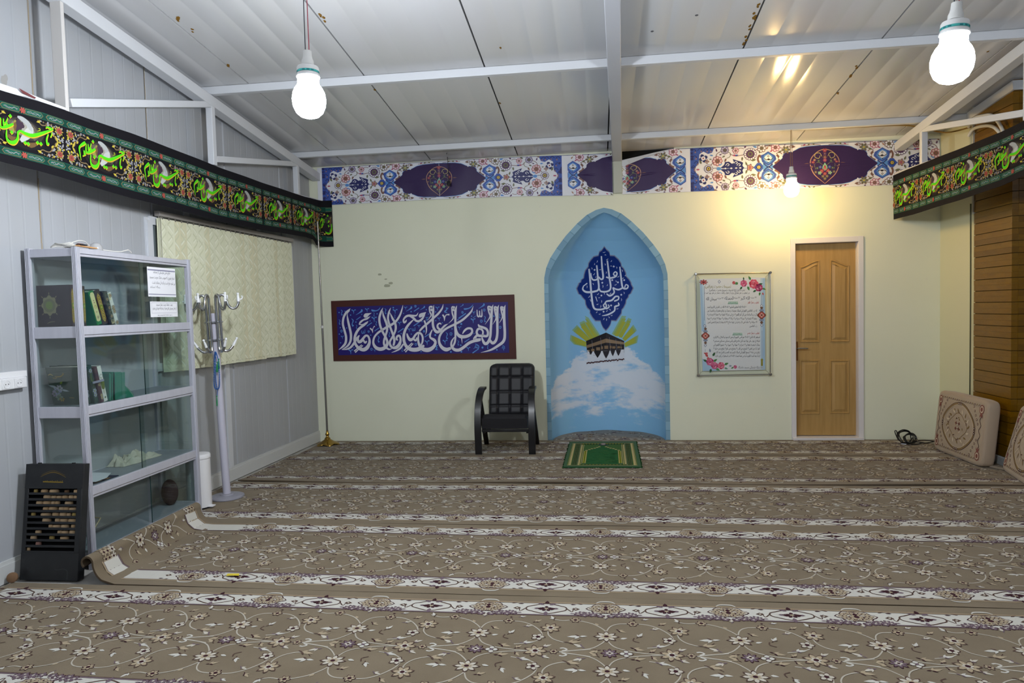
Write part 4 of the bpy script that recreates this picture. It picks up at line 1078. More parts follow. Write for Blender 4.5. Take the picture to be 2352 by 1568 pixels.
for f, L in ((mk_v, ((482, 408, 1), (765, 380, .9), (915, 570, 1.2), (1360, 405, 1.1), (1455, 665, .9), (420, 1255, 1.1), (242, 955, .7), (1660, 800, .8), (1868, 725, .7), (2035, 600, .6), (o + 320, 345, .9), (o + 355, 570, .8), (o + 100, 1065, 1.1), (o + 480, 1055, 1.1), (o + 788, 760, .8), (o + 975, 1200, .9), (o + 1075, 600, 1.1), (o + 1092, 440, .7), (o + 100, 555, .7), (o + 1725, 1215, .6), (1585, 340, .7), (930, 1240, .6))),
             (mk_s, ((232, 440, 1), (460, 650, 1.4), (915, 480, .7), (960, 665, .8), (1157, 410, 1), (1010, 1000, 1.2), (1238, 900, .9), (1510, 1220, .8), (o + 520, 930, 1.2), (o + 760, 1080, .9), (o + 1640, 510, .8), (545, 740, .7), (185, 640, .9), (1355, 520, .6), (1930, 600, .7), (o + 1385, 1160, .8), (o + 1325, 575, 1.1))),
             (mk_d, ((585, 560, .85), (815, 690, 1), (975, 795, .9), (1480, 815, 1.1), (1815, 375, 1), (1815, 680, 1.1), (o + 105, 920, 1), (o + 845, 510, 1.4), (o + 945, 1030, .95), (o + 1130, 1250, 1.2), (o + 1105, 530, .6))),
             (mk_m, ((610, 430, 1), (1665, 360, .9), (1950, 340, .7), (o + 1265, 300, .9), (o + 840, 290, .5))),
             (mk_o, ((225, 830, 1), (800, 840, .8), (1790, 305, .9), (1975, 835, .8), (o + 850, 435, .9), (o + 608, 890, 1.2), (o + 1250, 620, 1.1), (o + 1312, 385, 1), (o + 1650, 750, 1.1), (860, 1215, 1), (o + 35, 835, .8), (1800, 1110, 1))),
             (mk_p, ((175, 438, 1), (300, 410, .8), (418, 492, 1), (655, 478, .8), (980, 465, 1), (1322, 335, 1.2), (1700, 420, 1.1), (530, 640, 1), (335, 765, .9), (200, 760, .9), (180, 895, .9), (207, 1080, 1), (845, 918, 1), (490, 1185, .9), (1490, 885, .9), (1705, 895, .9), (830, 615, .9), (1540, 455, .8), (o + 85, 378, .9), (o + 282, 425, 1), (o + 130, 470, .8), (o + 285, 610, .9), (o + 425, 655, .8), (o + 755, 590, .9), (o + 825, 680, 1.6), (o + 630, 785, 1), (o + 815, 1130, 1.2), (o + 605, 1270, 1.4), (o + 828, 1268, 1.3), (o + 1045, 515, 1), (o + 1515, 515, 1.2), (o + 275, 915, 1.6), (o + 1275, 1180, 1.6), (o + 1580, 1228, 1.2), (1910, 1265, 1), (o + 1095, 882, .8)))):
    for a in L: f(*a)
for x in (o + 500,): d.stroke([(x + 50, 355, 20), (x + 5, 340, 26), (x + 20, 375, 22), (x - 25, 420, 30), (x + 30, 445, 12)], m_cb, 2, sub=3)
for x, y, s in ((o + 310, 1180, 1), ): d.stroke([(x + 20, y - 50, 14), (x - 20, y - 20, 24), (x + 5, y, 18), (x - 25, y + 40, 26), (x + 25, y + 45, 8)], m_cb, 2, sub=3)
d.stroke([(870, 370, 8), (880, 395, 40), (960, 400, 20), (1020, 370, 16), (1045, 325, 4)], m_cb, 2, sub=3); d.stroke([(o + 880, 350, 8), (o + 900, 365, 34), (o + 980, 350, 22), (o + 1040, 315, 18), (o + 1075, 265, 4)], m_cb, 2, sub=3)
for x, y, s in ((650, 830, 1), (1720, 780, .9)):
    d.stroke([(x, y - 10, 10), (x + 8 * s, y + 45 * s, 14), (x + 35 * s, y + 45 * s, 14), (x + 38 * s, y - 5, 10)], m_cb, 2, sub=3); d.stroke([(x + 38 * s, y + 40 * s, 12), (x + 68 * s, y + 40 * s, 14), (x + 72 * s, y - 35 * s, 8)], m_cb, 2, sub=3)
for x, y, s in ((o + 1150, 1150, 1), (o + 1715, 1160, .6)):
    d.stroke([(x - 30 * s, y - 50 * s, 14 * s), (x + 40 * s, y - 10 * s, 20 * s), (x + 40 * s, y + 40 * s, 18 * s), (x - 30 * s, y + 20 * s, 16 * s), (x - 10 * s, y - 20 * s, 14 * s)], m_cb, 2, sub=3); d.stroke([(x + 10 * s, y - 15 * s, 10 * s), (x + 5 * s, y + 30 * s, 10 * s)], m_cb, 2, sub=2)
    d.stroke([(x - 70 * s, y + 60 * s, 4), (x - 20 * s, y + 20 * s, 16 * s)], m_cb, 2, sub=2)
tag(mb.build('calligraphy_panel'), 'long blue calligraphy panel with white Arabic script and a maroon border', 'calligraphy panel')

# ================================================================== PATTERNED FRIEZES UNDER THE CEILING
def interp(T, x):
    if x <= T[0][0]: return T[0][1]
    for (a, va), (b, vb) in zip(T, T[1:]):
        if x <= b: return va + (vb - va) * (x - a) / (b - a)
    return T[-1][1]
fm = lambda h: mat('frieze_' + h.strip('#'), h, .38, .35)
Z_w, Z_pur, Z_navy, Z_blue, Z_lb, Z_olive, Z_pink, Z_red, Z_tan, Z_brn, Z_yel, Z_blk, Z_grn, Z_mint, Z_lil = [fm(h) for h in ('#dfe1e8', '#33214f', '#2b2f66', '#3f59a8', '#5b8fd0', '#6d6f55', '#a8506e', '#a3454f', '#ab8670', '#7a5a50', '#c9b83a', '#2a2326', '#3f5f4d', '#7fb89a', '#5a3c62')]
M_ = 1328.0
def half_unit(d, X0, sg, lo, hi):
    """pattern from the blue edge (x' = 90) to the middle of the plum field (x' = 1870), only between lo and hi"""
    C = lambda x: X0 + sg * (x - 90) / M_
    ok = lambda x, pad=0: lo - pad <= x <= hi + pad
    V = lambda x, y: (600 - 43 * (x - 100) / 1080 - y) / M_
    def fl(x, y, r, n, a, b, c=None, ph=0.0, rc=.3):
        if ok(x):
            for g in (1, -1): d.flower(C(x), g * V(x, y), r / M_, n, a, b, 3, c, rc=rc, ph=ph)
    def petal_ring(x, y, r, n, a, b, mid=False):
        if ok(x):
            for g in ((1,) if mid else (1, -1)):
                d.disc(C(x), g * V(x, y), r * .72 / M_, b, 3, 14)
                for i in range(n):
                    t = 2 * PI * i / n
                    d.disc(C(x) + math.cos(t) * r * .78 / M_, g * V(x, y) + math.sin(t) * r * .78 / M_, r * 3.4 / n / M_, b, 3, 8)
                    d.disc(C(x) + math.cos(t) * r * .78 / M_, g * V(x, y) + math.sin(t) * r * .78 / M_, r * 2.2 / n / M_, a, 5, 7)
                d.disc(C(x), g * V(x, y), r * .42 / M_, Z_yel if mid else Z_olive, 5, 10); d.disc(C(x), g * V(x, y), r * .2 / M_, b, 6, 8)
    def lf(x, y, a, L, m, both=True, w=.42):
        if ok(x):
            for g in ((1, -1) if both else (1,)):
                aa = a if sg > 0 else PI - a
                d.leaf(C(x), g * V(x, y), aa * g if g > 0 else -aa, L / M_, L * w / M_, m, 4)
    def st(pts, w, m, k=2, both=True):
        if all(ok(p[0], 20) for p in pts):
            for g in ((1, -1) if both else (1,)):
                d.stroke([(C(x), g * V(x, y), w / M_) for x, y in pts], m, k, sub=4)
    def pg(pts, m, k, both=True):
        P = [(min(max(x, lo), hi), y) for x, y in pts]
        if max(p[0] for p in P) - min(p[0] for p in P) < 3: return
        for g in ((1, -1) if both else (1,)):
            Q = [(C(x), g * V(x, y)) for x, y in P]
            fill(d, Q, m, k, .025, .03) if max(p[0] for p in P) - min(p[0] for p in P) > 90 else d.poly(Q, m, k)
    # blue corner scrolls
    pg([(90, 600), (90, 296), (420, 283), (385, 360), (330, 378), (270, 345), (215, 380), (200, 520), (160, 560), (150, 600)], Z_blue, 1)
    for x, y, a in ((140, 330, .3), (220, 320, .8), (300, 320, .2), (150, 420, 1.2), (170, 500, 1.5), (350, 320, .5), (130, 560, 1.4)):
        st([(x - 30, y + 12), (x, y - 18), (x + 28, y + 6), (x + 6, y + 22)], 9, Z_navy, 3); fl(x + 18, y + 26, 13, 4, Z_tan, Z_blue)
    if ok(95): 
        for g in (1, -1): fill(d, [(C(90), g * V(90, 600)), (C(90), g * V(90, 292)), (C(128), g * V(128, 292)), (C(140), g * V(140, 600))], Z_navy, 1, .03, .03)
    lf(400, 300, .4, 60, Z_brn)
    # blossoms on their stems
    st([(345, 560), (420, 470), (450, 380), (520, 335)], 8, Z_brn); st([(560, 340), (630, 370), (620, 420), (580, 440)], 8, Z_olive); st([(700, 340), (760, 300), (810, 310)], 7, Z_brn)
    st([(620, 380), (700, 410), (760, 400), (830, 390)], 8, Z_brn); st([(960, 330), (1040, 290), (1120, 270), (1220, 280), (1330, 300)], 8, Z_brn); st([(330, 580), (420, 576), (500, 578)], 7, Z_navy, both=False); st([(800, 578), (880, 574), (960, 570)], 7, Z_blue, both=False)
    for (x, y) in ((265, 440),):
        fl(x, y, 50, 4, Z_navy, Z_w, Z_navy, ph=.4, rc=.6); fl(x, y, 22, 4, Z_lb, Z_red, None, rc=.5); fl(x + 50, y + 45, 26, 4, Z_tan, Z_navy, Z_brn)
    petal_ring(335, 585, 58, 11, Z_w, Z_lil, True)
    petal_ring(455, 478, 60, 8, fm('#d9c4c6'), Z_red); petal_ring(557, 328, 48, 8, fm('#b9b6cf'), Z_lil); petal_ring(895, 382, 88, 14, Z_w, Z_lil); petal_ring(1045, 302, 50, 7, Z_w, Z_brn); petal_ring(1228, 290, 50, 7, fm('#e0cfd8'), Z_pink); petal_ring(700, 335, 34, 6, fm('#dcc5cc'), Z_pink)
    for x, y, a, L, m in ((240, 520, 2.0, 70, Z_olive), (215, 600, 2.9, 50, Z_pink), (400, 402, 3.0, 50, Z_lb), (380, 455, 3.0, 40, Z_olive), (440, 578, 0, 75, Z_lb), (470, 540, .5, 60, Z_lb), (575, 440, 4.3, 60, Z_brn), (560, 405, 3.6, 50, Z_olive), (660, 402, 0, 60, Z_pink), (690, 405, .2, 50, Z_blue), (640, 310, .6, 60, Z_olive), (815, 300, .9, 55, Z_lil), (790, 420, 4.6, 60, Z_olive), (900, 470, .1, 75, Z_olive), (850, 540, 1.9, 60, Z_olive), (985, 290, 2.9, 60, Z_lb), (1015, 375, 1.4, 50, Z_olive), (1130, 260, .1, 55, Z_brn), (1345, 268, 1.2, 55, Z_lil), (1260, 360, .4, 60, Z_olive), (1190, 330, 3.6, 45, Z_pink), (1430, 290, .2, 60, Z_brn), (450, 350, 1.8, 50, Z_lil), (480, 395, .3, 40, Z_lil)):
        lf(x, y, a, L, m)
    # navy star cluster
    pg([(490, 578), (545, 530), (560, 490), (610, 485), (650, 515), (680, 500), (660, 450), (720, 470), (770, 485), (800, 500), (790, 540), (815, 578), (790, 640), (800, 665)][:12], Z_navy, 2)
    for x, y in ((590, 530), (700, 500), (740, 530)): st([(x - 25, y + 10), (x, y - 18), (x + 22, y), (x, y + 16)], 8, Z_w, 4)
    for x in (560, 640, 705, 760): 
        if ok(x): d.poly([(C(x) - .014, 0), (C(x), .009), (C(x) + .014, 0), (C(x), -.009)], Z_w, 4)
    # tan bud and blue lozenge with a yellow heart
    fl(890, 575, 38, 5, Z_tan, Z_pink, Z_lil) if ok(890) else None
    pg([(935, 568), (985, 505), (1030, 500), (1062, 540), (1062, 566)], Z_blue, 2); pg([(965, 567), (1000, 530), (1035, 545), (1045, 566)], Z_navy, 3)
    if ok(1005): d.disc(C(1005), V(1005, 564), .018, Z_yel, 5, 7); d.disc(C(1005), V(1005, 564), .009, Z_tan, 6, 6)
    pg([(1062, 562), (1062, 500), (1100, 510), (1140, 545), (1190, 520), (1205, 556)], Z_lb, 2); st([(1070, 510), (1130, 558), (1190, 515)], 12, Z_navy, 3)
    # twin medallions
    pg([(1040, 450), (1035, 400), (1080, 380), (1130, 345), (1180, 375), (1225, 400), (1240, 450), (1205, 490), (1180, 515), (1135, 540), (1085, 515), (1050, 490)], Z_blue, 3)
    pg([(1062, 450), (1075, 400), (1130, 365), (1185, 400), (1205, 450), (1170, 490), (1135, 515), (1090, 490)], Z_lb, 4); pg([(1072, 448), (1092, 408), (1130, 385), (1168, 408), (1185, 448), (1160, 475), (1135, 492), (1100, 475)], Z_w, 5)
    for x, y, w, h in ((1132, 412, 16, 18), (1135, 455, 22, 16), (1128, 498, 9, 9)):
        pg([(x - w, y), (x, y - h), (x + w, y), (x, y + h)], Z_blk, 6)
    pg([(1124, 412), (1132, 402), (1140, 412), (1132, 422)], Z_w, 7)
    st([(1075, 440), (1105, 462), (1130, 458)], 9, Z_blk, 6); st([(1190, 440), (1160, 462), (1138, 458)], 9, Z_blk, 6); lf(1105, 318, .9, 50, Z_tan); st([(1010, 500), (995, 450), (1015, 400), (1040, 430)], 26, Z_brn, 2); st([(1245, 390), (1275, 430), (1265, 480), (1215, 510)], 28, Z_brn, 2)
    # plum field with its pale edge
    E = [(1185, 556), (1250, 500), (1320, 440), (1325, 400), (1360, 365), (1450, 348), (1490, 330), (1545, 300), (1640, 278), (1760, 268), (1880, 262)]
    pg(E + [(1880, 570)], Z_pur, 3); st(E, 12, Z_lb, 2)
    for x, y in ((1470, 335), (1305, 430)):
        st([(x - 30, y + 20), (x - 10, y - 20), (x + 20, y - 40)], 20, Z_w, 5); st([(x - 40, y - 30), (x - 60, y - 60), (x - 20, y - 70), (x + 10, y - 50)], 9, Z_brn, 4)
    fl(1365, 322, 48, 6, Z_olive, Z_yel, Z_brn, rc=.25)
    st([(1560, 268), (1640, 262), (1720, 250), (1820, 258)], 7, Z_brn, 4); lf(1650, 258, .7, 45, Z_olive); lf(1740, 252, 2.4, 45, Z_olive); lf(1590, 264, .5, 40, Z_pink)
def rosette(d, X):
    """pear shaped flower ornament in the middle of a plum field"""
    for sx in (-1, 1):
        d.stroke([(X + sx * .004, .165, .008), (X + sx * .07, .14, .007), (X + sx * .13, .075, .008), (X + sx * .14, .0, .007), (X + sx * .105, -.09, .008), (X + sx * .04, -.155, .005), (X, -.19, .004)], Z_tan, 4, sub=4)
        d.stroke([(X + sx * .03, .09, .006), (X + sx * .05, .125, .007), (X + sx * .09, .12, .007), (X + sx * .095, .085, .007), (X + sx * .06, .07, .006), (X + sx * .045, .1, .005)], fm('#a9a06a'), 5, sub=4)
        d.stroke([(X + sx * .02, .0, .005), (X + sx * .06, .03, .006), (X + sx * .1, .01, .005), (X + sx * .09, -.04, .006)], Z_olive, 4, sub=4)
        for a, b, r, m in ((.115, .03, .012, Z_red), (.05, -.08, .013, Z_mint), (.03, -.06, .014, Z_red), (.075, -.03, .01, Z_grn), (.1, .055, .009, Z_tan), (.06, .045, .01, Z_grn), (.045, -.02, .012, Z_blue), (.02, -.115, .011, Z_olive), (.09, -.07, .01, Z_olive), (.125, -.015, .008, Z_brn)):
            d.flower(X + sx * a, b, r * 1.5, 5, m, Z_tan, 4, None, rc=.3)
        d.leaf(X + sx * .15, .02, 0 if sx > 0 else PI, .05, .012, Z_brn, 4)
    d.leaf(X, -.06, PI / 2, .085, .05, Z_mint, 5); d.leaf(X, -.055, PI / 2, .06, .03, Z_red, 6); d.leaf(X, -.05, PI / 2, .03, .014, Z_tan, 7)
    for b, r, m in ((.15, .016, Z_red), (.115, .014, Z_lil), (.08, .016, Z_brn), (.05, .014, Z_pink), (-.09, .014, Z_red), (-.14, .012, Z_olive)): d.flower(X, b, r * 1.4, 6, m, Z_tan, 4, None, rc=.3)
def frieze(label, x0, x1, top, bot, units, ros, fold=None, plain=None):
    def fn(u, v, h):
        t, b = interp(top, u), interp(bot, u); zc, H = (t + b) / 2, t - b
        z = zc + v * H / .462
        y = D - .012 - .006 * (1 + math.sin(3.3 * u + 1)) * (.5 - v) - .003 * math.sin(21 * u) * math.cos(5 * v + u)
        return Vector((u, y - h, z))
    mb = MB()
    us = lins(x0, x1, int((x1 - x0) / .05) + 2); vs = lins(-.231, .231, 9)
    mb.grid(us, vs, lambda u, v: fn(u, v, 0), Z_w); mb.grid(us, vs, lambda u, v: fn(u, v, -.003), Z_w)
    mb.add([fn(u, s * .231, -.003 * k) for k in (0, 1) for u in us for s in (1,)], [(i, i + 1, len(us) + i + 1, len(us) + i) for i in range(len(us) - 1)], Z_navy)
    mb.add([fn(u, -.231, -.003 * k) for k in (0, 1) for u in us], [(i, i + 1, len(us) + i + 1, len(us) + i) for i in range(len(us) - 1)], Z_navy)
    d = Deco(mb, fn, .0011)
    def clip(u): return min(max(u, x0 + .002), x1 - .002)
    f0 = d.fn
    d.fn = lambda u, v, h: f0(clip(u), max(-.229, min(.229, v)), h)
    for X0, sg, lo, hi in units: half_unit(d, X0, sg, lo, hi)
    for X in ros: rosette(d, X)
    for i in range(len(us) - 1):
        if plain and us[i] < plain: continue
        d.rect(us[i], .224, us[i + 1], .231, Z_navy, 2); 
    return mb, fn
topL = [(-3.056, 3.083), (-2.23, 3.085), (-1.49, 3.088), (-.78, 3.086), (.18, 3.07)]
botL = [(-3.03, 2.665), (-2.53, 2.667), (-1.75, 2.674), (-.79, 2.662), (.16, 2.628)]
mb, fn = frieze('', -3.10, .176, topL, botL, [(-3.045, 1, 90, 1870), (-.36, -1, 90, 1870), (-1.025, 1, 1055, 1695)], [-1.705], plain=-3.05)
d = Deco(mb, fn, .0011)
tag(mb.build('patterned_frieze'), 'floral blue, white and plum printed frieze left of the central rafter', 'frieze', 'printed friezes under the ceiling')
topR = [(.268, 2.985), (.5, 3.03), (.78, 3.082), (1.49, 3.075), (2.35, 3.06), (3.43, 3.04)]
botR = [(.268, 2.632), (.95, 2.627), (1.48, 2.62), (2.34, 2.605), (3.43, 2.598)]
mb, fn = frieze('', .276, 3.425, topR, botR, [(1.665, -1, 1055, 1868), (.985, 1, 90, 1870), (3.665, -1, 330, 1870)], [.33, 2.325])
# the sagging top corner is turned over and shows its white back
pts = [(.276, .2), (.33, .15), (.41, .17), (.55, .2), (.76, .224), (.80, .231), (.6, .231), (.42, .231), (.276, .235)]
mb.add([fn(u, v, .012 + .012 * (k in (1, 2, 3))) for k, (u, v) in enumerate(pts)], [tuple(range(len(pts)))], fm('#c9cbd0'))
mb.add([fn(u, v, hh) for u, v, hh in ((.276, .225, .013), (.276, .15, .02), (.3, .13, .03), (.35, .17, .034), (.33, .215, .02))], [(0, 1, 2, 3, 4)], fm('#d5d7da'))
tag(mb.build('patterned_frieze'), 'floral blue, white and plum printed frieze above the door, one corner sagging', 'frieze', 'printed friezes under the ceiling')
# ================================================================== BLACK BANNERS ON THE TRUSSES
bm_ = lambda h: mat('banner_' + h.strip('#'), h, .8, .12)
B_blk, B_blk2, B_grn, B_tan, B_red, B_yel, B_gry, B_let, B_let2, B_gold, B_dkg, B_wht = [bm_(h) for h in ('#17161b', '#201f24', '#1f5a4a', '#7d6a4c', '#a34f46', '#b9a83e', '#8f8e93', '#4fc71a', '#9aa62a', '#c9a52c', '#123d33', '#a3a6a6')]
GLOW = [bm_(h) for h in ('#221f21', '#3a3632', '#5c564a', '#7d786a', '#9a988c', '#b4b6b2')]
B_horse, B_brown, B_olive = bm_('#41323f'), bm_('#6b5334'), bm_('#8f8446')
def banner(name, label, path, t0, t1, top, bot, seps, sg, X0):
    """cloth strip: path(t) -> (x, y, normal); seps = where modules begin; sg = which way the writing runs"""
    Hm = .42
    def fn(t, w, h):
        a, b = interp(top, t), interp(bot, t)
        x, y, n = path(t)
        k = .006 * math.sin(3.1 * t + 2 * w / Hm) * (1 - w / Hm) + .003 * math.sin(9 * t)
        return Vector((x, y, b + (a - b) * w / Hm)) + n * (h + k)
    mb = MB()
    ts = lins(t0, t1, int(abs(t1 - t0) / .04) + 2); ws = lins(0, Hm, 10)
    mb.grid(ts, ws, lambda u, v: fn(u, v, 0), B_blk); mb.grid(ts, ws, lambda u, v: fn(u, v, -.004), B_blk)
    for w in (0, Hm):
        mb.add([fn(u, w, -.004 * k) for k in (0, 1) for u in ts], [(i, i + 1, len(ts) + i + 1, len(ts) + i) for i in range(len(ts) - 1)], B_blk)
    mb.add([fn(t, w, -.004 * k) for t in (t0, t1) for k in (0, 1) for w in (0, Hm)], [(0, 1, 3, 2), (4, 5, 7, 6)], B_blk)
    base = fn
    lo, hi = min(t0, t1) + .004, max(t0, t1) - .004
    for s0 in seps:
        # module coordinates: u along the reading surface from its left end (m), w height (m)
        d = Deco(mb, lambda u, w, h, s0=s0: base(min(max(s0 + sg * u, lo), hi), w, h), .0012)
        PM = .59
        for y0, y1 in ((.315, .357), (.048, .094)):
            for i in range(8): d.rect(PM * i / 8, y0, PM * (i + 1) / 8, y1, B_dkg, 1); d.rect(PM * i / 8, y1 - .003, PM * (i + 1) / 8, y1, B_grn, 2); d.rect(PM * i / 8, y0, PM * (i + 1) / 8, y0 + .003, B_grn, 2)
            c = (y0 + y1) / 2
            for i in range(4):
                x = .06 + i * .1475 + .013 + (.0)
                x = (.01 + .1475 * i + .074) % PM
                P = [(x - .062, c), (x - .048, c + .014), (x + .048, c + .014), (x + .062, c), (x + .048, c - .014), (x - .048, c - .014)]
                d.poly([(x + (a - x) * 1.06, c + (b - c) * 1.2) for a, b in P], B_tan, 2); d.poly(P, B_grn, 3)
                rr = random.Random(i + 11)
                d.stroke([(x - .045 + k * .009, c + rr.uniform(-.008, .008), .003) for k in range(11)], B_gry, 4, sub=2)
                d.stroke([(x - .04 + k * .016, c + rr.uniform(-.009, .009), .0025) for k in range(6)], B_gry, 4, sub=2)
            d.flower(.295 + .01, c, .02, 6, B_red, B_red, 4, None, rc=.5)
        # lattice, rosettes and yellow tracery at both ends of the module
        for m_ in (0, 1):
            for n_ in (0, 1):
                A = lambda u, w: (u if not m_ else PM - u, w if not n_ else .41 - w)
                rr = random.Random(3)
                for k in range(30):
                    u, w = rr.uniform(.012, .085), rr.uniform(.11, .205)
                    if u > .03 + .11 * abs(w - .205) / .1 + .012: continue
                    q = A(u, w); d.leaf(q[0], q[1], rr.uniform(0, 6.2), .017, .011, B_gry if k % 3 else B_yel, 2)
                for k in range(16):
                    u = rr.uniform(.05, .17); w = rr.uniform(.104, .118 + .04 * max(0, (.12 - u) / .07)); q = A(u, w)
                    d.leaf(q[0], q[1], rr.uniform(0, 6.2), .015, .009, B_gry if k % 3 else B_tan, 2)
                q = A(.042, .135); d.flower(q[0], q[1], .026, 9, B_tan, B_red, 3, B_yel, rc=.75, ry=.024)
                d.disc(q[0], q[1], .017, B_red, 6, 10); d.flower(q[0], q[1], .011, 5, bm_('#7a3230'), B_tan, 6, None, rc=.3)
                d.stroke([A(.19, .106) + (.004,), A(.165, .13) + (.007,), A(.14, .128) + (.006,), A(.115, .13) + (.006,), A(.095, .15) + (.008,), A(.1, .165) + (.006,), A(.078, .172) + (.006,), A(.07, .19) + (.01,), A(.056, .205) + (.004,)], B_tan, 4, sub=4)
                d.stroke([A(.072, .172) + (.004,), A(.062, .19) + (.012,), A(.052, .206) + (.004,)], B_yel, 5, sub=3)
                d.leaf(*A(.17, .112), (.3 if not m_ else PI - .3) * (1 if not n_ else -1), .03, .014, B_yel, 5); d.leaf(*A(.1, .158), (2.2 if not m_ else PI - 2.2) * (1 if not n_ else -1), .025, .012, B_yel, 5)
            d.rect(0 if not m_ else PM - .004, .1, .004 if not m_ else PM, .31, B_blk2, 3)
        # glow with a dark horse
        cx, cy = .30, .205
        for k, m in enumerate(GLOW[:5]):
            r = 1 - k * .17
            d.poly([(cx + .165 * r * math.cos(a) * (1 + .05 * math.sin(5 * a + k)), cy + .093 * r * math.sin(a) * (1 + .06 * math.sin(4 * a + 2 * k)) + .006 * k) for a in lins(0, 2 * PI * 23 / 24, 24)], m, 2 + k * .5)
        d.stroke([(.285, .15, .02), (.33, .2, .05), (.35, .24, .04), (.32, .275, .012)], GLOW[5], 5, sub=3); d.stroke([(.27, .29, .01), (.3, .283, .03), (.345, .255, .03), (.355, .2, .01)], B_wht, 5, sub=3)
        d.stroke([(.225, .19, .03), (.25, .23, .035), (.26, .265, .02)], B_olive, 5, sub=3); d.stroke([(.205, .165, .02), (.24, .15, .03), (.28, .165, .02)], B_brown, 5, sub=3); d.stroke([(.3, .15, .012), (.35, .14, .03), (.4, .165, .012)], B_brown, 5, sub=3)
        d.poly([(.268, .284), (.275, .272), (.294, .262), (.3, .268), (.303, .258), (.312, .245), (.308, .232), (.296, .228), (.29, .215), (.286, .195), (.262, .19), (.255, .21), (.262, .235), (.258, .255), (.266, .27)], B_horse, 6)
        d.poly([(.258, .255), (.262, .235), (.255, .205), (.248, .2), (.242, .225), (.247, .25)], B_brown, 6)
        # bright green writing with a golden lower edge
        for st in BAN_STROKES:
            d.stroke([(u + .002, w - .004, r) for u, w, r in st], B_gold, 7, sub=4)
        for st in BAN_STROKES: d.stroke([(u - .0005, w + .0005, r * .86) for u, w, r in st], B_let, 8, sub=4)
        for u, w in BAN_DOTS:
            for m, k, s_, o in ((B_gold, 7, 1.15, -.003), (B_let, 8, 1.0, 0)): d.poly([(u - .011 * s_, w + o), (u, w + o + .012 * s_), (u + .011 * s_, w + o), (u, w + o - .012 * s_)], m, k)
        d.stroke([(.392, .235, .004), (.41, .243, .006), (.407, .254, .005), (.4, .25, .004)], B_let2, 8, sub=3)
    return tag(mb.build(name), label, 'banner', 'black mourning banners with green script')
topB = [(3.0, 2.64), (3.27, 2.65), (3.55, 2.666), (3.88, 2.67), (4.275, 2.678), (4.75, 2.676), (5.33, 2.667), (6.06, 2.672), (7.0, 2.69), (7.5, 2.715)]
botB = [(3.0, 2.28), (3.24, 2.28), (3.52, 2.279), (3.85, 2.264), (4.24, 2.246), (4.71, 2.24), (5.29, 2.223), (6.02, 2.233), (6.97, 2.265), (7.2, 2.255), (7.24, 2.205), (7.5, 2.2)]
BX = -3.055
def _tr(L):
    """strokes read off one medallion of the left banner, into metres on its cloth"""
    out = []
    for st in L:
        r = []
        for x, y, w in st:
            p = onX(140 + x / 7.84, 280 + y / 7.84, BX)
            a, b = interp(topB, p.y), interp(botB, p.y)
            r.append((p.y - 3.682, (p.z - b) / (a - b) * .42, w * .00046))
        out.append(r)
    return out
BAN_STROKES = _tr([[(332, 680, 12), (312, 570, 22), (298, 470, 26), (325, 425, 30), (375, 392, 44), (408, 366, 30)], [(425, 388, 16), (420, 470, 24), (428, 540, 30), (480, 552, 34), (555, 515, 40), (596, 490, 24)],
                   [(470, 545, 16), (470, 490, 20), (505, 468, 24), (512, 500, 22), (480, 530, 16)], [(460, 400, 14), (462, 480, 20), (470, 540, 14)], [(520, 385, 12), (500, 450, 16), (490, 480, 12)], [(388, 515, 28), (392, 560, 34), (415, 580, 24), (362, 612, 8)],
                   [(508, 585, 14), (508, 700, 26), (538, 780, 46), (605, 808, 54), (655, 745, 36), (662, 640, 24), (695, 606, 26)],
                   [(648, 635, 16), (690, 608, 34), (760, 650, 46), (850, 682, 52), (955, 648, 44), (1055, 600, 28), (1118, 570, 12)], [(1118, 570, 14), (1075, 545, 30), (1040, 532, 18), (1018, 550, 8)],
                   [(1056, 645, 14), (1035, 740, 24), (1048, 825, 30), (1068, 800, 16)], [(1104, 612, 10), (1092, 685, 16), (1080, 690, 8)]])
BAN_DOTS = []
for x, y in ((552, 352), (578, 628), (760, 805), (800, 822), (920, 800), (965, 818)):
    p = onX(140 + x / 7.84, 280 + y / 7.84, BX); a, b = interp(topB, p.y), interp(botB, p.y)
    BAN_DOTS.append((p.y - 3.682, (p.z - b) / (a - b) * .42))
def pathL(t):
    if t < 7.375: return BX, t, Vector((1, 0, 0))
    f = min((t - 7.375) / .07, PI / 2)
    x = BX + .07 * (1 - math.cos(f)); y = 7.375 + .07 * math.sin(f)
    if t - 7.375 > .07 * PI / 2: x += t - 7.375 - .07 * PI / 2
    return x, y, Vector((math.cos(f), -math.sin(f), 0))
banner('mourning_banner', 'long black banner with green script medallions along the left wall truss', pathL, 2.9, 7.53, topB, botB, [3.09, 3.682, 4.27, 4.855, 5.451, 6.063, 6.673, 7.257], 1, BX)
topC = [(4.2, 2.67), (5.305, 2.663), (5.58, 2.656), (6.2, 2.667), (6.9, 2.684), (7.45, 2.69)]
botC = [(4.2, 2.30), (5.3, 2.284), (5.57, 2.261), (6.2, 2.246), (7.0, 2.24), (7.45, 2.25)]
banner('mourning_banner', 'black banner with green script medallions on the right truss by the brick pier', lambda t: (2.972, t, Vector((-1, 0, 0))), 7.43, 4.3, topC, botC, [7.449, 6.86, 6.279, 5.71, 5.12], -1, 2.972)

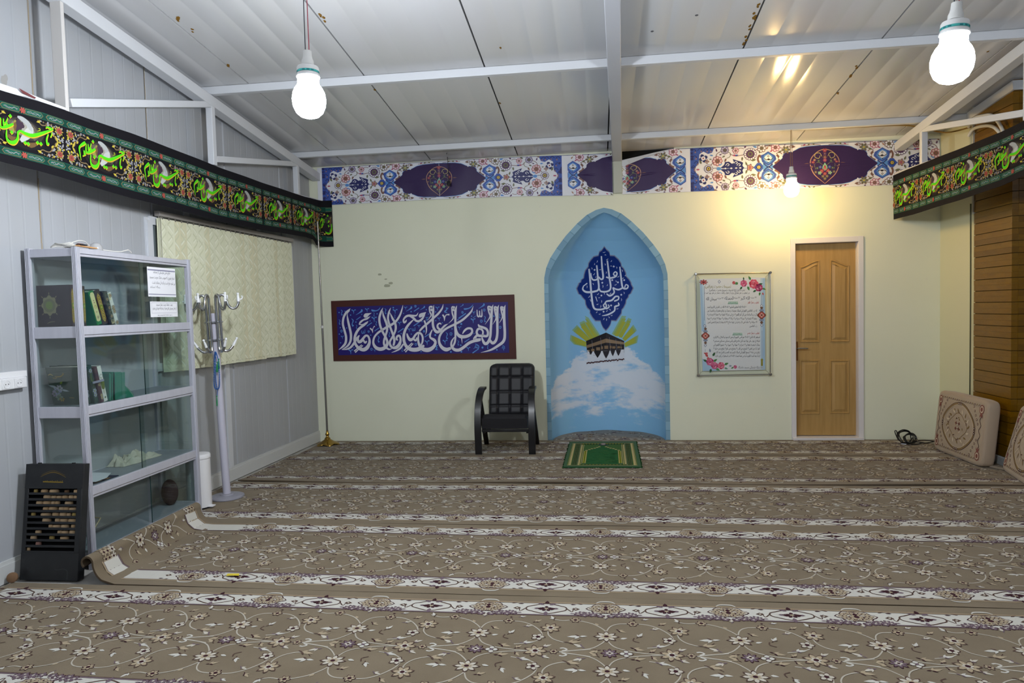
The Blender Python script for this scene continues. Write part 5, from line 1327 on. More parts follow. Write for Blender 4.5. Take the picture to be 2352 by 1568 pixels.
# white paper strip showing above the near end of the left banner
mb = MB()
pts = [(0, 191, -3.09), (45, 206, -3.09), (95, 226, -3.085), (158, 250, -3.08), (155, 254, -3.08), (60, 222, -3.08), (0, 212, -3.08)]
P = [onX(x, y, X) for x, y, X in pts]
mb.add(P + [p + Vector((-.004, 0, 0)) for p in P], [tuple(range(7)), tuple(range(13, 6, -1))] + [(i, (i + 1) % 7, 7 + (i + 1) % 7, 7 + i) for i in range(7)], flat('#dcdde0'))
P = [onX(x, y, -3.075) for x, y in ((43, 202), (83, 224), (80, 227), (52, 214))]
mb.add(P, [(0, 1, 2, 3)], flat('#6b3a3c'))
tag(mb.build('paper_strip'), 'narrow white paper strip tucked above the near end of the left banner', 'paper')
# ================================================================== POSTER IN A ROD FRAME
PYF = D - .034
P4 = pfn(1580, 600, 5.6, PYF)
pt = lambda x, y, dy=0.0: P4(x, y, 0) + Vector((0, dy, 0))
C = [(99, 163), (1055, 145), (1058, 1450), (130, 1465)]
root = thing('wall_poster', onY(1683, 858, D - .02), 'white prayer poster with roses, held in a thin rod frame between niche and door', 'poster')
m_rod = mat('brushed_rod', '#8e8d8a', .3, .5, .9)
mb = MB()
q = [pt(*c) for c in C]
mb.add(q + [p + Vector((0, .003, 0)) for p in q], [(0, 1, 2, 3), (7, 6, 5, 4), (0, 4, 5, 1), (1, 5, 6, 2), (2, 6, 7, 3), (3, 7, 4, 0)], glass_mat('acrylic', '#fdfefd', .06)); mb.build('acrylic_sheet', root)
mb = MB()
for i in range(4): mb.tube([pt(*C[i], -.012), pt(*C[(i + 1) % 4], -.012)], .0052, m_rod, 8)
mb.build('rod_frame', root)
for c in C:
    mb = MB(); p = pt(*c)
    M = Matrix.Rotation(PI / 2, 4, 'X')
    mb.lathe([(.009, -.033), (.009, .012), (.0145, .013), (.0145, .023), (.011, .026)], p, m_rod, 14, M); mb.build('standoff', root)
mb = MB()
dp = Deco(mb, lambda u, v, h: P4(u, v, 0) + Vector((0, .008 - h, 0)), .0004)
PO = [(152, 228), (995, 205), (995, 1395), (190, 1412)]
m_pap = mat('poster_paper', '#e3e4ea', .35, .4)
fill(dp, PO, m_pap, 0, 60, 80)
q = [dp.fn(*c, -.002) for c in PO]; mb.add(q, [(0, 1, 2, 3)], m_pap)
p_bl, p_bl2, p_tx, p_gold, p_red, p_grn, p_pk, p_pk2, p_gr, p_gr2, p_gry = [flat(h, .5) for h in ('#a9c6e4', '#c3d8ec', '#3a3a48', '#9a8f2e', '#c4504e', '#6fa08c', '#d8668f', '#b23a6c', '#4f8a4e', '#2f5f38', '#8f99b3')]
for k, (a, b) in enumerate(((60, p_bl2), (32, p_bl))):
    fill(dp, [(995 - a, 215), (995, 215), (995, 1390), (995 - a, 1390)], b, 1 + k, 80, 80)
    fill(dp, [(154, 240), (154 + a * .8, 240), (188 + a * .8, 900), (180, 900)], b, 1 + k, 80, 80)
    fill(dp, [(188, 1250), (230 + a * 2, 1330), (360 + a, 1408), (192, 1410)], b, 1 + k, 80, 80)
for x, y0, y1 in ((212, 320, 760), (952, 420, 560), (955, 890, 1260), (225, 1130, 1170)): dp.stroke([(x, y0, 5), (x, y1, 5)], p_gry, 3, sub=2)
def rose(x, y, r, m1, m2):
    hi = flat('#eda6bf', .5)
    for k in range(7):
        t = k * .9 + x; dp.disc(x + .62 * r * math.cos(t), y + .62 * r * math.sin(t), r * .46, m2 if k % 3 == 1 else m1, 4 + k * .1, 9)
    for k in range(5):
        t = k * 1.26 + y; dp.disc(x + .34 * r * math.cos(t), y + .34 * r * math.sin(t), r * .34, hi if k % 2 else m1, 5.5 + k * .1, 8)
    dp.stroke([(x - .4 * r, y - .1 * r, r * .1), (x, y - .42 * r, r * .16), (x + .42 * r, y, r * .1)], m2, 7, sub=3); dp.stroke([(x - .25 * r, y + .15 * r, r * .1), (x + .05 * r, y + .3 * r, r * .14), (x + .25 * r, y, r * .08)], m2, 7, sub=3); dp.disc(x, y, r * .16, m2, 8, 7)
for x, y, a, L, m in ((650, 285, 3.0, 50, p_gr), (700, 325, 2.2, 50, p_gr2), (770, 320, 1.2, 60, p_gr), (810, 240, 4.2, 60, p_gr), (900, 310, -.4, 70, p_gr2), (960, 345, .4, 50, p_gr), (930, 395, 1.8, 50, p_gr), (880, 370, 2.6, 50, p_gr2), (610, 275, 0, 40, p_gr), (720, 240, 4.6, 40, p_gr2), (960, 400, 1.2, 40, p_red),
                      (250, 1290, 3.6, 60, p_gr2), (330, 1290, -.6, 60, p_gr), (300, 1380, 1.8, 60, p_gr2), (360, 1380, .4, 60, p_gr), (470, 1330, -.4, 60, p_gr), (320, 1220, -1, 60, p_gr2), (260, 1230, 4, 60, p_red), (470, 1370, .3, 50, p_grn), (530, 1345, 0, 40, p_gry), (290, 1170, 4.5, 50, p_gry), (240, 1190, 3.5, 40, p_red), (590, 1360, 2.6, 40, p_gr)):
    dp.leaf(x, y, a, L, L * .5, m, 3)
for x, y, r, a, b in ((720, 283, 42, p_pk, p_pk2), (848, 290, 58, flat('#dd5f78', .5), flat('#b8324c', .5)), (915, 338, 48, p_pk2, flat('#7d2457', .5)), (592, 275, 20, p_red, p_red), (285, 1292, 48, p_pk, p_pk2), (345, 1342, 44, p_pk, p_pk2), (428, 1342, 44, flat('#e0708c', .5), flat('#c23a5c', .5)), (610, 1358, 22, p_pk, p_pk2), (262, 1248, 16, p_red, p_red), (243, 1185, 14, p_red, p_red)): rose(x, y, r, a, b)
def jewel(x, y, s):
    for k, (dy, r, m) in enumerate(((-125, 12, p_gry), (-95, 22, flat('#7b5a48', .5)), (95, 22, flat('#7b5a48', .5)), (130, 12, p_gry), (-60, 34, p_gry), (60, 34, p_gry))): dp.poly([(x - r * s, y + dy * s), (x, y + dy * s - r * s), (x + r * s, y + dy * s), (x, y + dy * s + r * s)], m, 3 + k * .1)
    dp.poly([(x + 52 * s * math.cos(t) * (1 + .12 * math.cos(4 * t)), y + 46 * s * math.sin(t) * (1 + .12 * math.cos(4 * t))) for t in lins(0, 6.0, 20)], flat('#7b4a38', .5), 4); dp.disc(x, y, 38 * s, p_red, 5, 14); dp.flower(x, y, 30 * s, 4, flat('#d9b0a0', .5), flat('#7a2a2c', .5), 6, None, rc=.4)
jewel(950, 692, 1.0); jewel(227, 958, .95)
dp.flower(203, 268, 46, 8, p_red, flat('#7a2a2c', .5), 4, flat('#8a4a38', .5), rc=.4, ry=30); write_red = flat('#efe2d8', .5)
for x, y in ((405, 262), (950, 572), (218, 830), (226, 1080), (952, 820)): dp.poly([(x - 20, y), (x, y - 26), (x + 20, y), (x, y + 26)], p_gry, 3); dp.poly([(x - 11, y), (x, y - 15), (x + 11, y), (x, y + 15)], m_pap, 4)
dp.poly([(942, 1345), (942, 1270), (934, 1268), (954, 1245), (974, 1268), (966, 1270), (966, 1345)], p_gold, 4)
dp.fn0 = dp.fn
dw_ = Deco(mb, lambda u, v, h: P4(u, -v, 0) + Vector((0, .008 - h, 0)), .0004)
def line(t, x0, x1, y, h, m, al='fit'): write(dw_, t, x0, x1, -y, h, m, 5, align=al)
line('تسبیحات حضرت زهرا(س)', 222, 556, 338, 40, p_gold)
line('امام صادق (ع): فضیلت تسبیح حضرت زهرا(س)', 275, 735, 380, 26, p_tx); line('در تعقیب هر نمازی برتر از هزار رکعت نماز در هر روز است', 212, 795, 415, 26, p_tx)
line('الله اکبر', 680, 797, 490, 44, p_tx); line('۳۴ مرتبه', 808, 885, 475, 22, p_tx); line('الحمدلله', 472, 588, 492, 44, p_tx); line('۳۳ مرتبه', 594, 672, 478, 22, p_tx); line('سبحان الله', 234, 372, 500, 44, p_tx); line('۳۳ مرتبه', 380, 460, 484, 22, p_tx)
line('تعقیب نماز ظهر', 770, 915, 540, 34, p_red); line('تعقیب نماز عصر', 765, 922, 935, 34, p_red)
for x0, x1, y in ((512, 650, 536), (572, 705, 938)):
    fill(dp, [(x0 + 12, y - 20), (x1 - 6, y - 20), (x1, y + 16), (x0, y + 16)], flat('#b9d3c8', .5), 3, 40, 80); line('بسم الله الرحمن الرحیم', x0 + 8, x1 - 8, y + 8, 22, p_grn)
for i, (t, x0, x1, y) in enumerate((('لا اله الا الله العظیم الحلیم لا اله الا الله رب العرش الکریم الحمد', 250, 750, 598), ('لله رب العالمین اللهم انی اسئلک موجبات رحمتک و عزائم مغفرتک و الغنیمة من', 250, 890, 645), ('کل بر و السلامة من کل اثم اللهم لا تدع لی ذنبا الا غفرته و لا هما الا فرجته و لا', 250, 890, 695),
        ('سقما الا شفیته و لا عیبا الا سترته و لا رزقا الا بسطته و لا خوفا الا امنته و لا سوءا', 250, 890, 745), ('الا صرفته و لا حاجة هی لک رضا و لی فیها صلاح الا قضیتها یا ارحم الراحمین آمین', 255, 892, 792), ('رب العالمین', 795, 890, 842),
        ('استغفر الله الذی لا اله الا هو الحی القیوم الرحمن الرحیم ذو الجلال و الاکرام و', 330, 928, 985), ('اسئله ان یتوب علی توبة عبد ذلیل خاضع فقیر بائس مسکین مستکین مستجیر لا', 325, 928, 1034), ('یملک لنفسه نفعا و لا ضرا و لا موتا و لا حیوة و لا نشورا اللهم انی', 328, 926, 1084),
        ('اعوذ بک من نفس لا تشبع و من قلب لا یخشع و من علم لا ینفع و من صلوة لا', 328, 928, 1132), ('ترفع و من دعاء لا یسمع اللهم انی اسئلک الیسر بعد العسر و الفرج بعد الکرب و', 330, 928, 1180), ('الرخاء بعد الشدة اللهم ما بنا من نعمة فمنک لا اله الا انت استغفرک و اتوب الیک', 350, 930, 1228))):
    line(t, x0, x1, y, 28, p_tx)
line('پایگاه فرهنگی مسجد دانشگاه', 645, 925, 1375, 26, p_tx)
fill(dp, [(934, 1350), (972, 1350), (972, 1380), (934, 1380)], flat('#b9bfc4', .5), 3)
mb.build('printed_sheet', root)
for (a, b), c in zip(((152, 228), (995, 205), (995, 1395), (190, 1412)), C):
    mb = MB(); mb.tube([dp.fn(a, b, .001), pt(a * .7 + c[0] * .3, b * .7 + c[1] * .3, .002), pt(*c, 0)], .0014, m_rod, 5)
    mb.build('corner_cord', root)

# ================================================================== ARMCHAIR
CX = -.951
m_leather, m_wood = mat('black_leather', '#1d1d21', .5, .35, bump=(90, .12, (1, 1, 1))), mat('black_lacquered_wood', '#18181b', .3, .5)
chair = thing('armchair', (CX, 7.0, 0), 'black leather armchair with bentwood arms against the back wall', 'chair')
def strap(name, path, w, th):
    """flat bent strip: path of (x, y, z), w across x, th thick"""
    P = catmull(path, 6); mb = MB(); vs = []
    for i, p in enumerate(P):
        a, b = Vector(P[max(i - 1, 0)]), Vector(P[min(i + 1, len(P) - 1)]); t = (b - a).normalized(); n = Vector((1, 0, 0)).cross(t).normalized()
        for sx, sn in ((-1, -1), (1, -1), (1, 1), (-1, 1)): vs.append(Vector(p) + Vector((sx * w / 2, 0, 0)) + n * sn * th / 2)
    k = len(P)
    mb.add(vs, [(4 * i + j, 4 * i + (j + 1) % 4, 4 * i + 4 + (j + 1) % 4, 4 * i + 4 + j) for i in range(k - 1) for j in range(4)] + [(3, 2, 1, 0), (4 * k - 4, 4 * k - 3, 4 * k - 2, 4 * k - 1)], m_wood)
    return mb.build(name, chair, bevel=.004)
for s in (-1, 1):
    strap('front_leg', [(CX + s * .27, 6.735, 0), (CX + s * .27, 6.722, .16), (CX + s * .27, 6.724, .3), (CX + s * .27, 6.76, .45), (CX + s * .265, 6.83, .565), (CX + s * .262, 6.94, .625), (CX + s * .262, 7.07, .632)], .068, .03)
    strap('rear_leg', [(CX + s * .272, 7.245, 0), (CX + s * .27, 7.13, .16), (CX + s * .266, 6.985, .345), (CX + s * .266, 6.84, .55)], .05, .03)
    mb = MB(); mb.prism([(6.765, .232), (7.17, .2), (7.15, .15), (7.08, .16), (7.04, .19), (6.765, .205)], lambda u, v, w: Vector((w, u, v)), CX + s * .222 - .012, CX + s * .222 + .012, m_wood); mb.build('side_rail', chair, bevel=.003)
mb = MB(); mb.box((CX - .236, 6.745, .222), (CX + .236, 6.772, .25), m_wood); mb.build('front_rail', chair, bevel=.003)
def pad(name, nu, nv, fn, th, m):
    mb = MB()
    us, vs = lins(0, 1, nu), lins(0, 1, nv)
    def top(u, v): return fn(u, v, 1)
    def bot(u, v): return fn(u, v, 0)
    mb.grid(us, vs, top, m); mb.grid(us, vs, bot, m)
    rim = [(u, 0) for u in us] + [(1, v) for v in vs[1:]] + [(u, 1) for u in us[::-1][1:]] + [(0, v) for v in vs[::-1][1:-1]]
    n = len(rim)
    mb.add([top(*r) for r in rim] + [bot(*r) for r in rim], [(i, (i + 1) % n, n + (i + 1) % n, n + i) for i in range(n)], m, True)
    return mb.build(name, chair, angle=75)
def rnd_edge(u, v, ru, rv):
    a = min(u, 1 - u) / ru; b = min(v, 1 - v) / rv
    f = lambda t: math.sqrt(max(0, 1 - (1 - min(t, 1)) ** 2))
    return f(a) * f(b)
gu, gv = (.2, .467, .733), (.19, .46, .75)
def backf(u, v, k):
    # v from the bottom up; outline rounded at the top corners
    x = -.236 + .472 * u; z = .52 * v
    c = .06
    if z > .52 - c:
        t = math.sqrt(max(0, c * c - (z - (.52 - c)) ** 2)); mxx = .236 - c + t
        x = max(-mxx, min(mxx, x))
    g = 1.0
    for q in gu: g -= .3 * math.exp(-((u - q) / .02) ** 2)
    for q in gv: g -= .3 * math.exp(-((v - q) / .018) ** 2)
    wing = .018 * (1 if (u < .2 or u > .8) else 0) * 0
    y = -(.045 * max(g, .25) * rnd_edge(u, v, .1, .09) + .02) if k else .035
    y -= .02 * (abs(u - .5) * 2) ** 3 if k else 0
    ang = math.radians(16)
    return Vector((CX + x + .034, 7.0 + .0 + math.sin(ang) * z + math.cos(ang) * y + .045, .352 + math.cos(ang) * z * 1.04 - math.sin(ang) * y * -1 * .0 + .0))
pad('backrest', 61, 61, backf, .08, m_leather)
def seatf(u, v, k):
    x = -.236 + .472 * u; yy = 6.735 + .36 * v
    zt = .405 - .05 * v; zb = .258
    e = rnd_edge(u, v, .09, .12)
    z = zt - .045 * (1 - e) - .006 * math.exp(-((v - .12) / .03) ** 2) if k else zb
    x *= .97 + .03 * e
    return Vector((CX + x, yy - (.012 if (k and v < .01) else 0), z))
pad('seat', 31, 25, seatf, .1, m_leather)
mb = MB(); mb.box((CX + .245, 7.17, .72), (CX + .2475, 7.18, .75), flat('#cfcfd0')); mb.build('tag', chair)

# ================================================================== FLAG POLE IN THE CORNER
px_ = onZ(748, 1014)
fp = thing('stand_pole', (px_.x, px_.y - .02, 0), 'slim chrome pole on a scalloped brass foot in the left back corner', 'pole')
b = Vector((-3.008, 7.235, 0)); t = Vector((-3.026, 7.235, 2.46))
m_brass2 = mat('polished_brass', '#a8873f', .22, .5, 1.0)
mb = MB()
prof = [(.12, .004), (.118, .012), (.1, .02), (.075, .034), (.05, .05), (.032, .062), (.03, .075), (.018, .085), (.014, .1), (.022, .112), (.022, .122), (.013, .135), (.012, .16)]
n = 32; vs = []
for r, z in prof:
    for j in range(n):
        a = 2 * PI * j / n; k = 1 + (.14 * math.cos(6 * a) if r > .09 else 0); lift = .012 * (1 - math.cos(6 * a)) / 2 if r > .09 else 0
        vs.append(b + Vector((r * k * math.cos(a), r * k * math.sin(a), z + lift)))
mb.add(vs, [(i * n + j, i * n + (j + 1) % n, (i + 1) * n + (j + 1) % n, (i + 1) * n + j) for i in range(len(prof) - 1) for j in range(n)], m_brass2, True)
mb.build('base', fp)
mb = MB(); mb.tube([b + Vector((0, 0, .155)), b + (t - b) * .532], .0105, m_rod, 10); mb.tube([b + (t - b) * .53, t], .0085, m_rod, 10); mb.build('pole', fp)
mb = MB(); mb.lathe([(.013, -.012), (.014, 0), (.013, .016)], b + (t - b) * .53, m_porc, 12); mb.tube([b + (t - b) * .53 + Vector((-.02, 0, .004)), b + (t - b) * .53], .006, m_porc, 8); mb.build('joint_collar', fp)
mb = MB(); mb.sphere(t + Vector((0, 0, .008)), .014, m_brass2); mb.build('finial', fp)

# ================================================================== VERTICAL BLIND
bl = thing('vertical_blind', (-3.19, 5.8, 1.0), 'cream vertical blind with grey head rail covering the left wall window', 'blind')
bx = lambda y: wall_x(y) + .055
mb = MB(); mb.bar((bx(4.755), 4.755, 2.222), (bx(6.876), 6.876, 2.223), .045, .038, mat('blind_rail_grey', '#94908c', .45, .4)); mb.build('head_rail', bl, bevel=.003)
m_sl = [mat('blind_cloth_%d' % i, h, .75, .15) for i, h in enumerate(('#d6d7bd', '#d0d2b6', '#d2cfb0', '#d4d6bd'))]
m_vine, m_vine2 = mat('blind_vine', '#c6c8aa', .75), mat('blind_vine_pale', '#dedfc9', .75)
nS = 27; ys = lins(4.81, 6.80, nS); rr = random.Random(8)
for i, yy in enumerate(ys):
    mb = MB(); ang = rr.uniform(.34, .52) + (.1 if i in (1, 5, 19, 20) else 0); w = .093
    ca, sa = math.cos(ang), math.sin(ang); zb, zt = 1.035 + rr.uniform(-.004, .006), 2.19
    bow = rr.uniform(-.006, .006)
    def sf(u, v, h, yy=yy, ca=ca, sa=sa, bow=bow, zb=zb):
        # u across the slat (-.5...5), v height 0..1
        a = u * w; c = .006 * math.cos(PI * u) + bow * math.sin(PI * v) ** 2
        k = .6 + .4 * v if v < .5 else .8
        return Vector((bx(yy) + a * sa * (1 - v * .2) + c * ca + h, yy + a * ca, zb + (zt - zb) * v))
    us, vv = lins(-.5, .5, 6), lins(0, 1, 12)
    m = m_sl[rr.choice((0, 0, 1, 2, 3))]
    mb.grid(us, vv, lambda u, v: sf(u, v, 0), m); mb.grid(us, vv, lambda u, v: sf(u, v, -.0015), m)
    d = Deco(mb, sf, .0006); ph = rr.uniform(0, 6)
    for k, (mm, o) in enumerate(((m_vine, 0), (m_vine2, .35), (m_vine, 1.9))):
        d.stroke([(.3 * math.sin(v * 40 + ph + o) , v, .014) for v in lins(.01, .99, 64)], mm, 1 + k, sub=1)
    d.rect(-.5, .028, .5, .031, m_vine, 2)
    mb.box((bx(yy) - .004, yy - .006, 2.183), (bx(yy) + .006, yy + .006, 2.205), flat('#77736c'))
    s_ = mb.build('slat', bl)
mb = MB()
pts = []
for i in range(nS - 1):
    y0, y1 = ys[i] + .03, ys[i + 1] - .03
    pts += [(bx(y0) + .012, y0, 1.06), (bx(y0) + .016, (y0 + y1) / 2, 1.048), (bx(y1) + .012, y1, 1.06)]
mb.tube(pts, .0018, flat('#cfcdb8'), 5); mb.build('spacer_chain', bl)
mb = MB(); mb.tube([(bx(4.76) + .01, 4.762, 2.2), (bx(4.76) + .01, 4.76, 1.3), (bx(4.76) + .012, 4.77, 1.26), (bx(4.76) + .01, 4.782, 1.3), (bx(4.76) + .01, 4.782, 2.2)], .0022, flat('#b9b7a8'), 5, sub=3); mb.build('pull_chain', bl)

# ================================================================== POWER OUTLET, BIN, COAT STAND, BEADS
ol = thing('power_outlet', (-3.3, 3.5, 1.08), 'white double power outlet on the left wall beside the glass cabinet', 'outlet')
m_pl = mat('white_plastic', '#e0e0e2', .4, .4)
wx = wall_x(3.5)
mb = MB(); mb.bar((wall_x(3.36) + .02, 3.33, 1.1), (wall_x(3.565) + .02, 3.565, 1.1), .036, .062, m_pl); mb.build('box', ol, bevel=.004)
for yy in (3.51, 3.43):
    mb = MB(); M = Matrix.Rotation(PI / 2, 4, 'Y')
    cx = wall_x(yy) + .0385
    mb.box((cx - .002, yy - .032, 1.074), (cx + .002, yy + .032, 1.127), m_pl); mb.lathe([(.0235, 0), (.0235, .003), (.02, .0032), (.019, -.001)], (cx + .001, yy, 1.1), m_pl, 20, M)
    for s in (-1, 1): mb.lathe([(.0028, .0005), (.0028, .0016)], (cx + .002, yy + s * .0095, 1.1), flat('#4a4a4c'), 8, M)
    mb.build('socket_plate', ol)
mb = MB(); mb.bar((wall_x(3.3) + .011, 3.3, 1.15), (wall_x(3.59) + .011, 3.585, 1.148), .022, .036, m_pl); tag(mb.build('cable_trunking', bevel=.003), 'short white cable trunking on the left wall above the power outlet', 'cable trunking')

bn = thing('pedal_bin', (-3.05, 4.83, 0), 'white pedal bin half hidden behind the glass cabinet', 'bin')
mb = MB(); mb.lathe([(.088, .012), (.088, .375), (.084, .378)], (-3.045, 4.83, 0), m_pl, 28); mb.lathe([(.084, .0), (.086, .012), (.08, .014)], (-3.045, 4.83, 0), m_black, 28); mb.build('body', bn)
mb = MB(); mb.lathe([(.091, .38), (.0915, .402), (.085, .412), (.05, .418), (.001, .42)], (-3.045, 4.83, 0), m_pl, 28); mb.build('lid', bn)
mb = MB(); mb.box((-2.965, 4.80, .012), (-2.925, 4.845, .02), m_pl, Matrix.Rotation(0, 4, 'Z')); mb.build('pedal', bn)

b = Vector((-2.978, 5.10, 0)); top_ = Vector((-3.028, 5.10, 1.575))
cs = thing('coat_stand', b, 'pale grey coat stand with chrome hooks in front of the cream blind', 'coat stand')
m_lil = mat('lilac_grey_paint', '#b9b8c6', .35, .45)
mb = MB(); mb.lathe([(.128, 0), (.132, .006), (.13, .016), (.118, .021), (.055, .026), (.052, .034), (.035, .036)], b, mat('base_grey_paint', '#8d8d97', .4, .4), 40); mb.build('base', cs)
ax = (top_ - b).normalized()
mb = MB(); mb.tube([b + Vector((0, 0, .03)), b + ax * 1.475], [.03] * 5 + [.029] * 5, m_lil, 20); mb.build('pole', cs)
m_knob = mat('white_hook_plastic', '#eceef0', .3, .4)
Mt = Vector((0, 0, 1)).rotation_difference(ax).to_matrix()
for k in range(6):
    a = 2 * PI * k / 6 + PI / 6; e = Vector((math.cos(a), math.sin(a), 0)); s_ = Vector((-math.sin(a), math.cos(a), 0))
    F_ = lambda r, z, c=0.0: b + Mt @ (e * r + s_ * c + Vector((0, 0, z)))
    path = [F_(.13, 1.21), F_(.1, 1.178), F_(.07, 1.172), F_(.055, 1.19), F_(.05, 1.24), F_(.05, 1.4), F_(.05, 1.57), F_(.055, 1.605), F_(.07, 1.618), F_(.09, 1.61), F_(.103, 1.58), F_(.115, 1.535), F_(.14, 1.508), F_(.172, 1.512), F_(.19, 1.545), F_(.192, 1.565)]
    mb = MB(); mb.tube(path, .0105, m_chrome, 10, sub=4); arm = mb.build('hook_arm', cs)
    mb = MB(); p = F_(.192, 1.56)
    up = Mt @ Vector((0, 0, 1))
    mb.tube([p, p + up * .03, p + up * .055], [.013, .011, .0075], m_knob, 10); mb.sphere(p + up * .062, .0105, m_knob)
    mb.tube([p + up * .02, p + Mt @ (e * .022) + up * .018, p + Mt @ (e * .032) + up * .032, p + Mt @ (e * .026) + up * .046], .005, m_knob, 8, sub=3); mb.build('hook_tip', arm)
    mb = MB(); p = F_(.13, 1.212)
    mb.tube([p, p + Mt @ (e * .015) + up * .028, p + Mt @ (e * .028) + up * .05], [.011, .01, .006], m_knob, 10); mb.sphere(p + Mt @ (e * .03) + up * .055, .01, m_knob); mb.build('hook_tip', arm)
for z in (1.405, 1.265):
    mb = MB()
    for k in range(6):
        a = 2 * PI * k / 6 + PI / 6; q = b + Mt @ Vector((math.cos(a) * .062, math.sin(a) * .062, z)); mb.sphere(q, .007, m_chrome, 10, 6)
    mb.lathe([(.031, -.006), (.05, -.006), (.05, .006), (.031, .006)], b + ax * z, m_chrome, 24); mb.build('clamp', cs)
bd = thing('prayer_beads', (-2.97, 5.03, .8), 'blue string of prayer beads with green tassels hanging on the coat stand', 'prayer beads')
m_bead, m_tas = mat('blue_beads', '#2a5a9c', .35, .5), mat('green_tassel', '#2f8a55', .8)
hk = b + Mt @ Vector((.045, -.06, 1.165))
def H(x, y, dy=0): p = onY(420 + x / 4.9, 640 + y / 4.9, hk.y + dy); return p
for k, L in enumerate(([(362, 825), (355, 900), (353, 1050), (352, 1180), (362, 1228), (385, 1242), (408, 1222), (413, 1150), (408, 1030), (395, 900), (372, 830)], [(368, 825), (366, 900), (368, 1060), (372, 1150), (386, 1240)])):
    mb = MB(); P = catmull([tuple(H(x, y, -.004 * k)) for x, y in L], 10)
    mb.tube(P, .0028, m_bead, 6)
    for p in P[::2]: mb.sphere(p, .0052, m_bead, 7, 5)
    mb.build('bead_string', bd)
mb = MB(); mb.tube([tuple(H(387, 1240)), tuple(H(389, 1280)), tuple(H(385, 1320))], .0025, m_bead, 6); mb.build('cord', bd)
for (x, y, L, w) in ((383, 1320, 115, 10), (385, 940, 120, 14), (403, 905, 110, 14)):
    mb = MB(); rr = random.Random(x)
    mb.sphere(H(x, y), .006, m_tas, 8, 6)
    for _ in range(12):
        o = rr.uniform(-w, w); mb.tube([tuple(H(x, y)), tuple(H(x + o * .6, y + L * .4, rr.uniform(-.008, .008))), tuple(H(x + o, y + L * rr.uniform(.85, 1.05), rr.uniform(-.01, .01)))], .0016, m_tas, 4)
    mb.build('tassel', bd)
# ================================================================== GLASS CABINET AND WHAT IS ON AND IN IT
X0, X1, Y0, Y1 = -3.285, -2.957, 3.606, 4.715
cab = thing('display_cabinet', (-3.1, 4.14, -.012), 'tall glass display cabinet with aluminium frame, holding books, against the left wall', 'cabinet')
m_alu = mat('brushed_aluminium', '#c6c7d2', .33, .5, .25, noise=(40, '#b9bac6', .5, (1, 1, .1)))
m_shelf, m_backp = mat('grey_shelf', '#8f949c', .4, .4), mat('grey_back_panel', '#a9acb0', .5, .3)
m_glass = glass_mat('cabinet_glass', '#f1f7f6', .12)
P_ = .031
for x in (X0, X1 - P_):
    for y in (Y0, Y1 - P_):
        mb = MB(); mb.box((x, y, -.011), (x + P_, y + P_, 1.868), m_alu)
        for k in (-1, 0, 1):   # fine ribs of the extrusion
            mb.box((x + P_ / 2 + k * .009 - .003, y - .0025, -.01), (x + P_ / 2 + k * .009 + .003, y + .001, 1.866), m_alu)
            xx = x + P_ if x > -3.1 else x
            mb.box((xx - .001, y + P_ / 2 + k * .009 - .003, -.01), (xx + .0025, y + P_ / 2 + k * .009 + .003, 1.866), m_alu)
        mb.build('post', cab)
LV = [(1.815, 1.862), (1.345, 1.412), (.88, .946), (.404, .47), (.02, .085)]
for z0, z1 in LV:
    for y in (Y0 + .004, Y1 - .004 - .022):
        mb = MB(); mb.box((X0 + P_, y, z0), (X1 - P_, y + .022, z1), m_alu); mb.build('rail', cab, bevel=.002)
    mb = MB(); mb.box((X1 - .026, Y0 + P_, z0 + .016), (X1 - .004, Y1 - P_, z1), m_alu); mb.box((X1 - .03, Y0 + P_, z0), (X1 - .009, Y1 - P_, z0 + .014), m_alu); mb.build('rail', cab, bevel=.002)
    mb = MB(); mb.box((X0 + .004, Y0 + P_, z0), (X0 + .026, Y1 - P_, z1), m_alu); mb.build('rail', cab, bevel=.002)
    mb = MB(); mb.box((X0 + .02, Y0 + .02, z1 - .012), (X1 - .03, Y1 - .02, z1 - .001), m_shelf if z1 < 1.8 else m_alu); mb.build('shelf' if z1 < 1.8 else 'top_panel', cab)
mb = MB(); mb.box((X0 + .006, Y0 + P_, .09), (X0 + .012, Y1 - P_, 1.81), m_backp); mb.build('back_panel', cab)
for (z0, _), (_, z1) in zip(LV[:-1], LV[1:]):
    for y, nm in ((Y0 + .013, 'side_pane'), (Y1 - .018, 'side_pane')):
        mb = MB(); mb.box((X0 + P_ - .006, y, z1), (X1 - P_ + .006, y + .004, z0), m_glass); mb.build(nm, cab)
    ysp = 4.2 if z1 > .9 else 4.13
    for ya, yb, dx in ((Y0 + .04, ysp + .012, -.018), (ysp - .012 if z1 > .4 else ysp + .06, Y1 - .04, -.028)):
        mb = MB(); mb.box((X1 + dx - .004, ya, z1 - .004), (X1 + dx, yb, z0 + .004), m_glass)
        if yb > 4.5:
            mb.lathe([(.010, -.001), (.011, 0), (.0115, .0012), (.0085, .0012)], (X1 + dx + .0003, yb - .045, (z0 + z1) / 2 + .01), flat('#6f7f7c', .3), 18, Matrix.Rotation(PI / 2, 4, 'Y'), cap=False)
        g = mb.build('sliding_pane', cab)
        mb = MB(); mb.box((X1 + dx - .0045, ya - .0005, z1), (X1 + dx + .0005, ya + .0022, z0), mat('green_glass_edge', '#1f3a3a', .3, .5)); mb.build('edge', g)
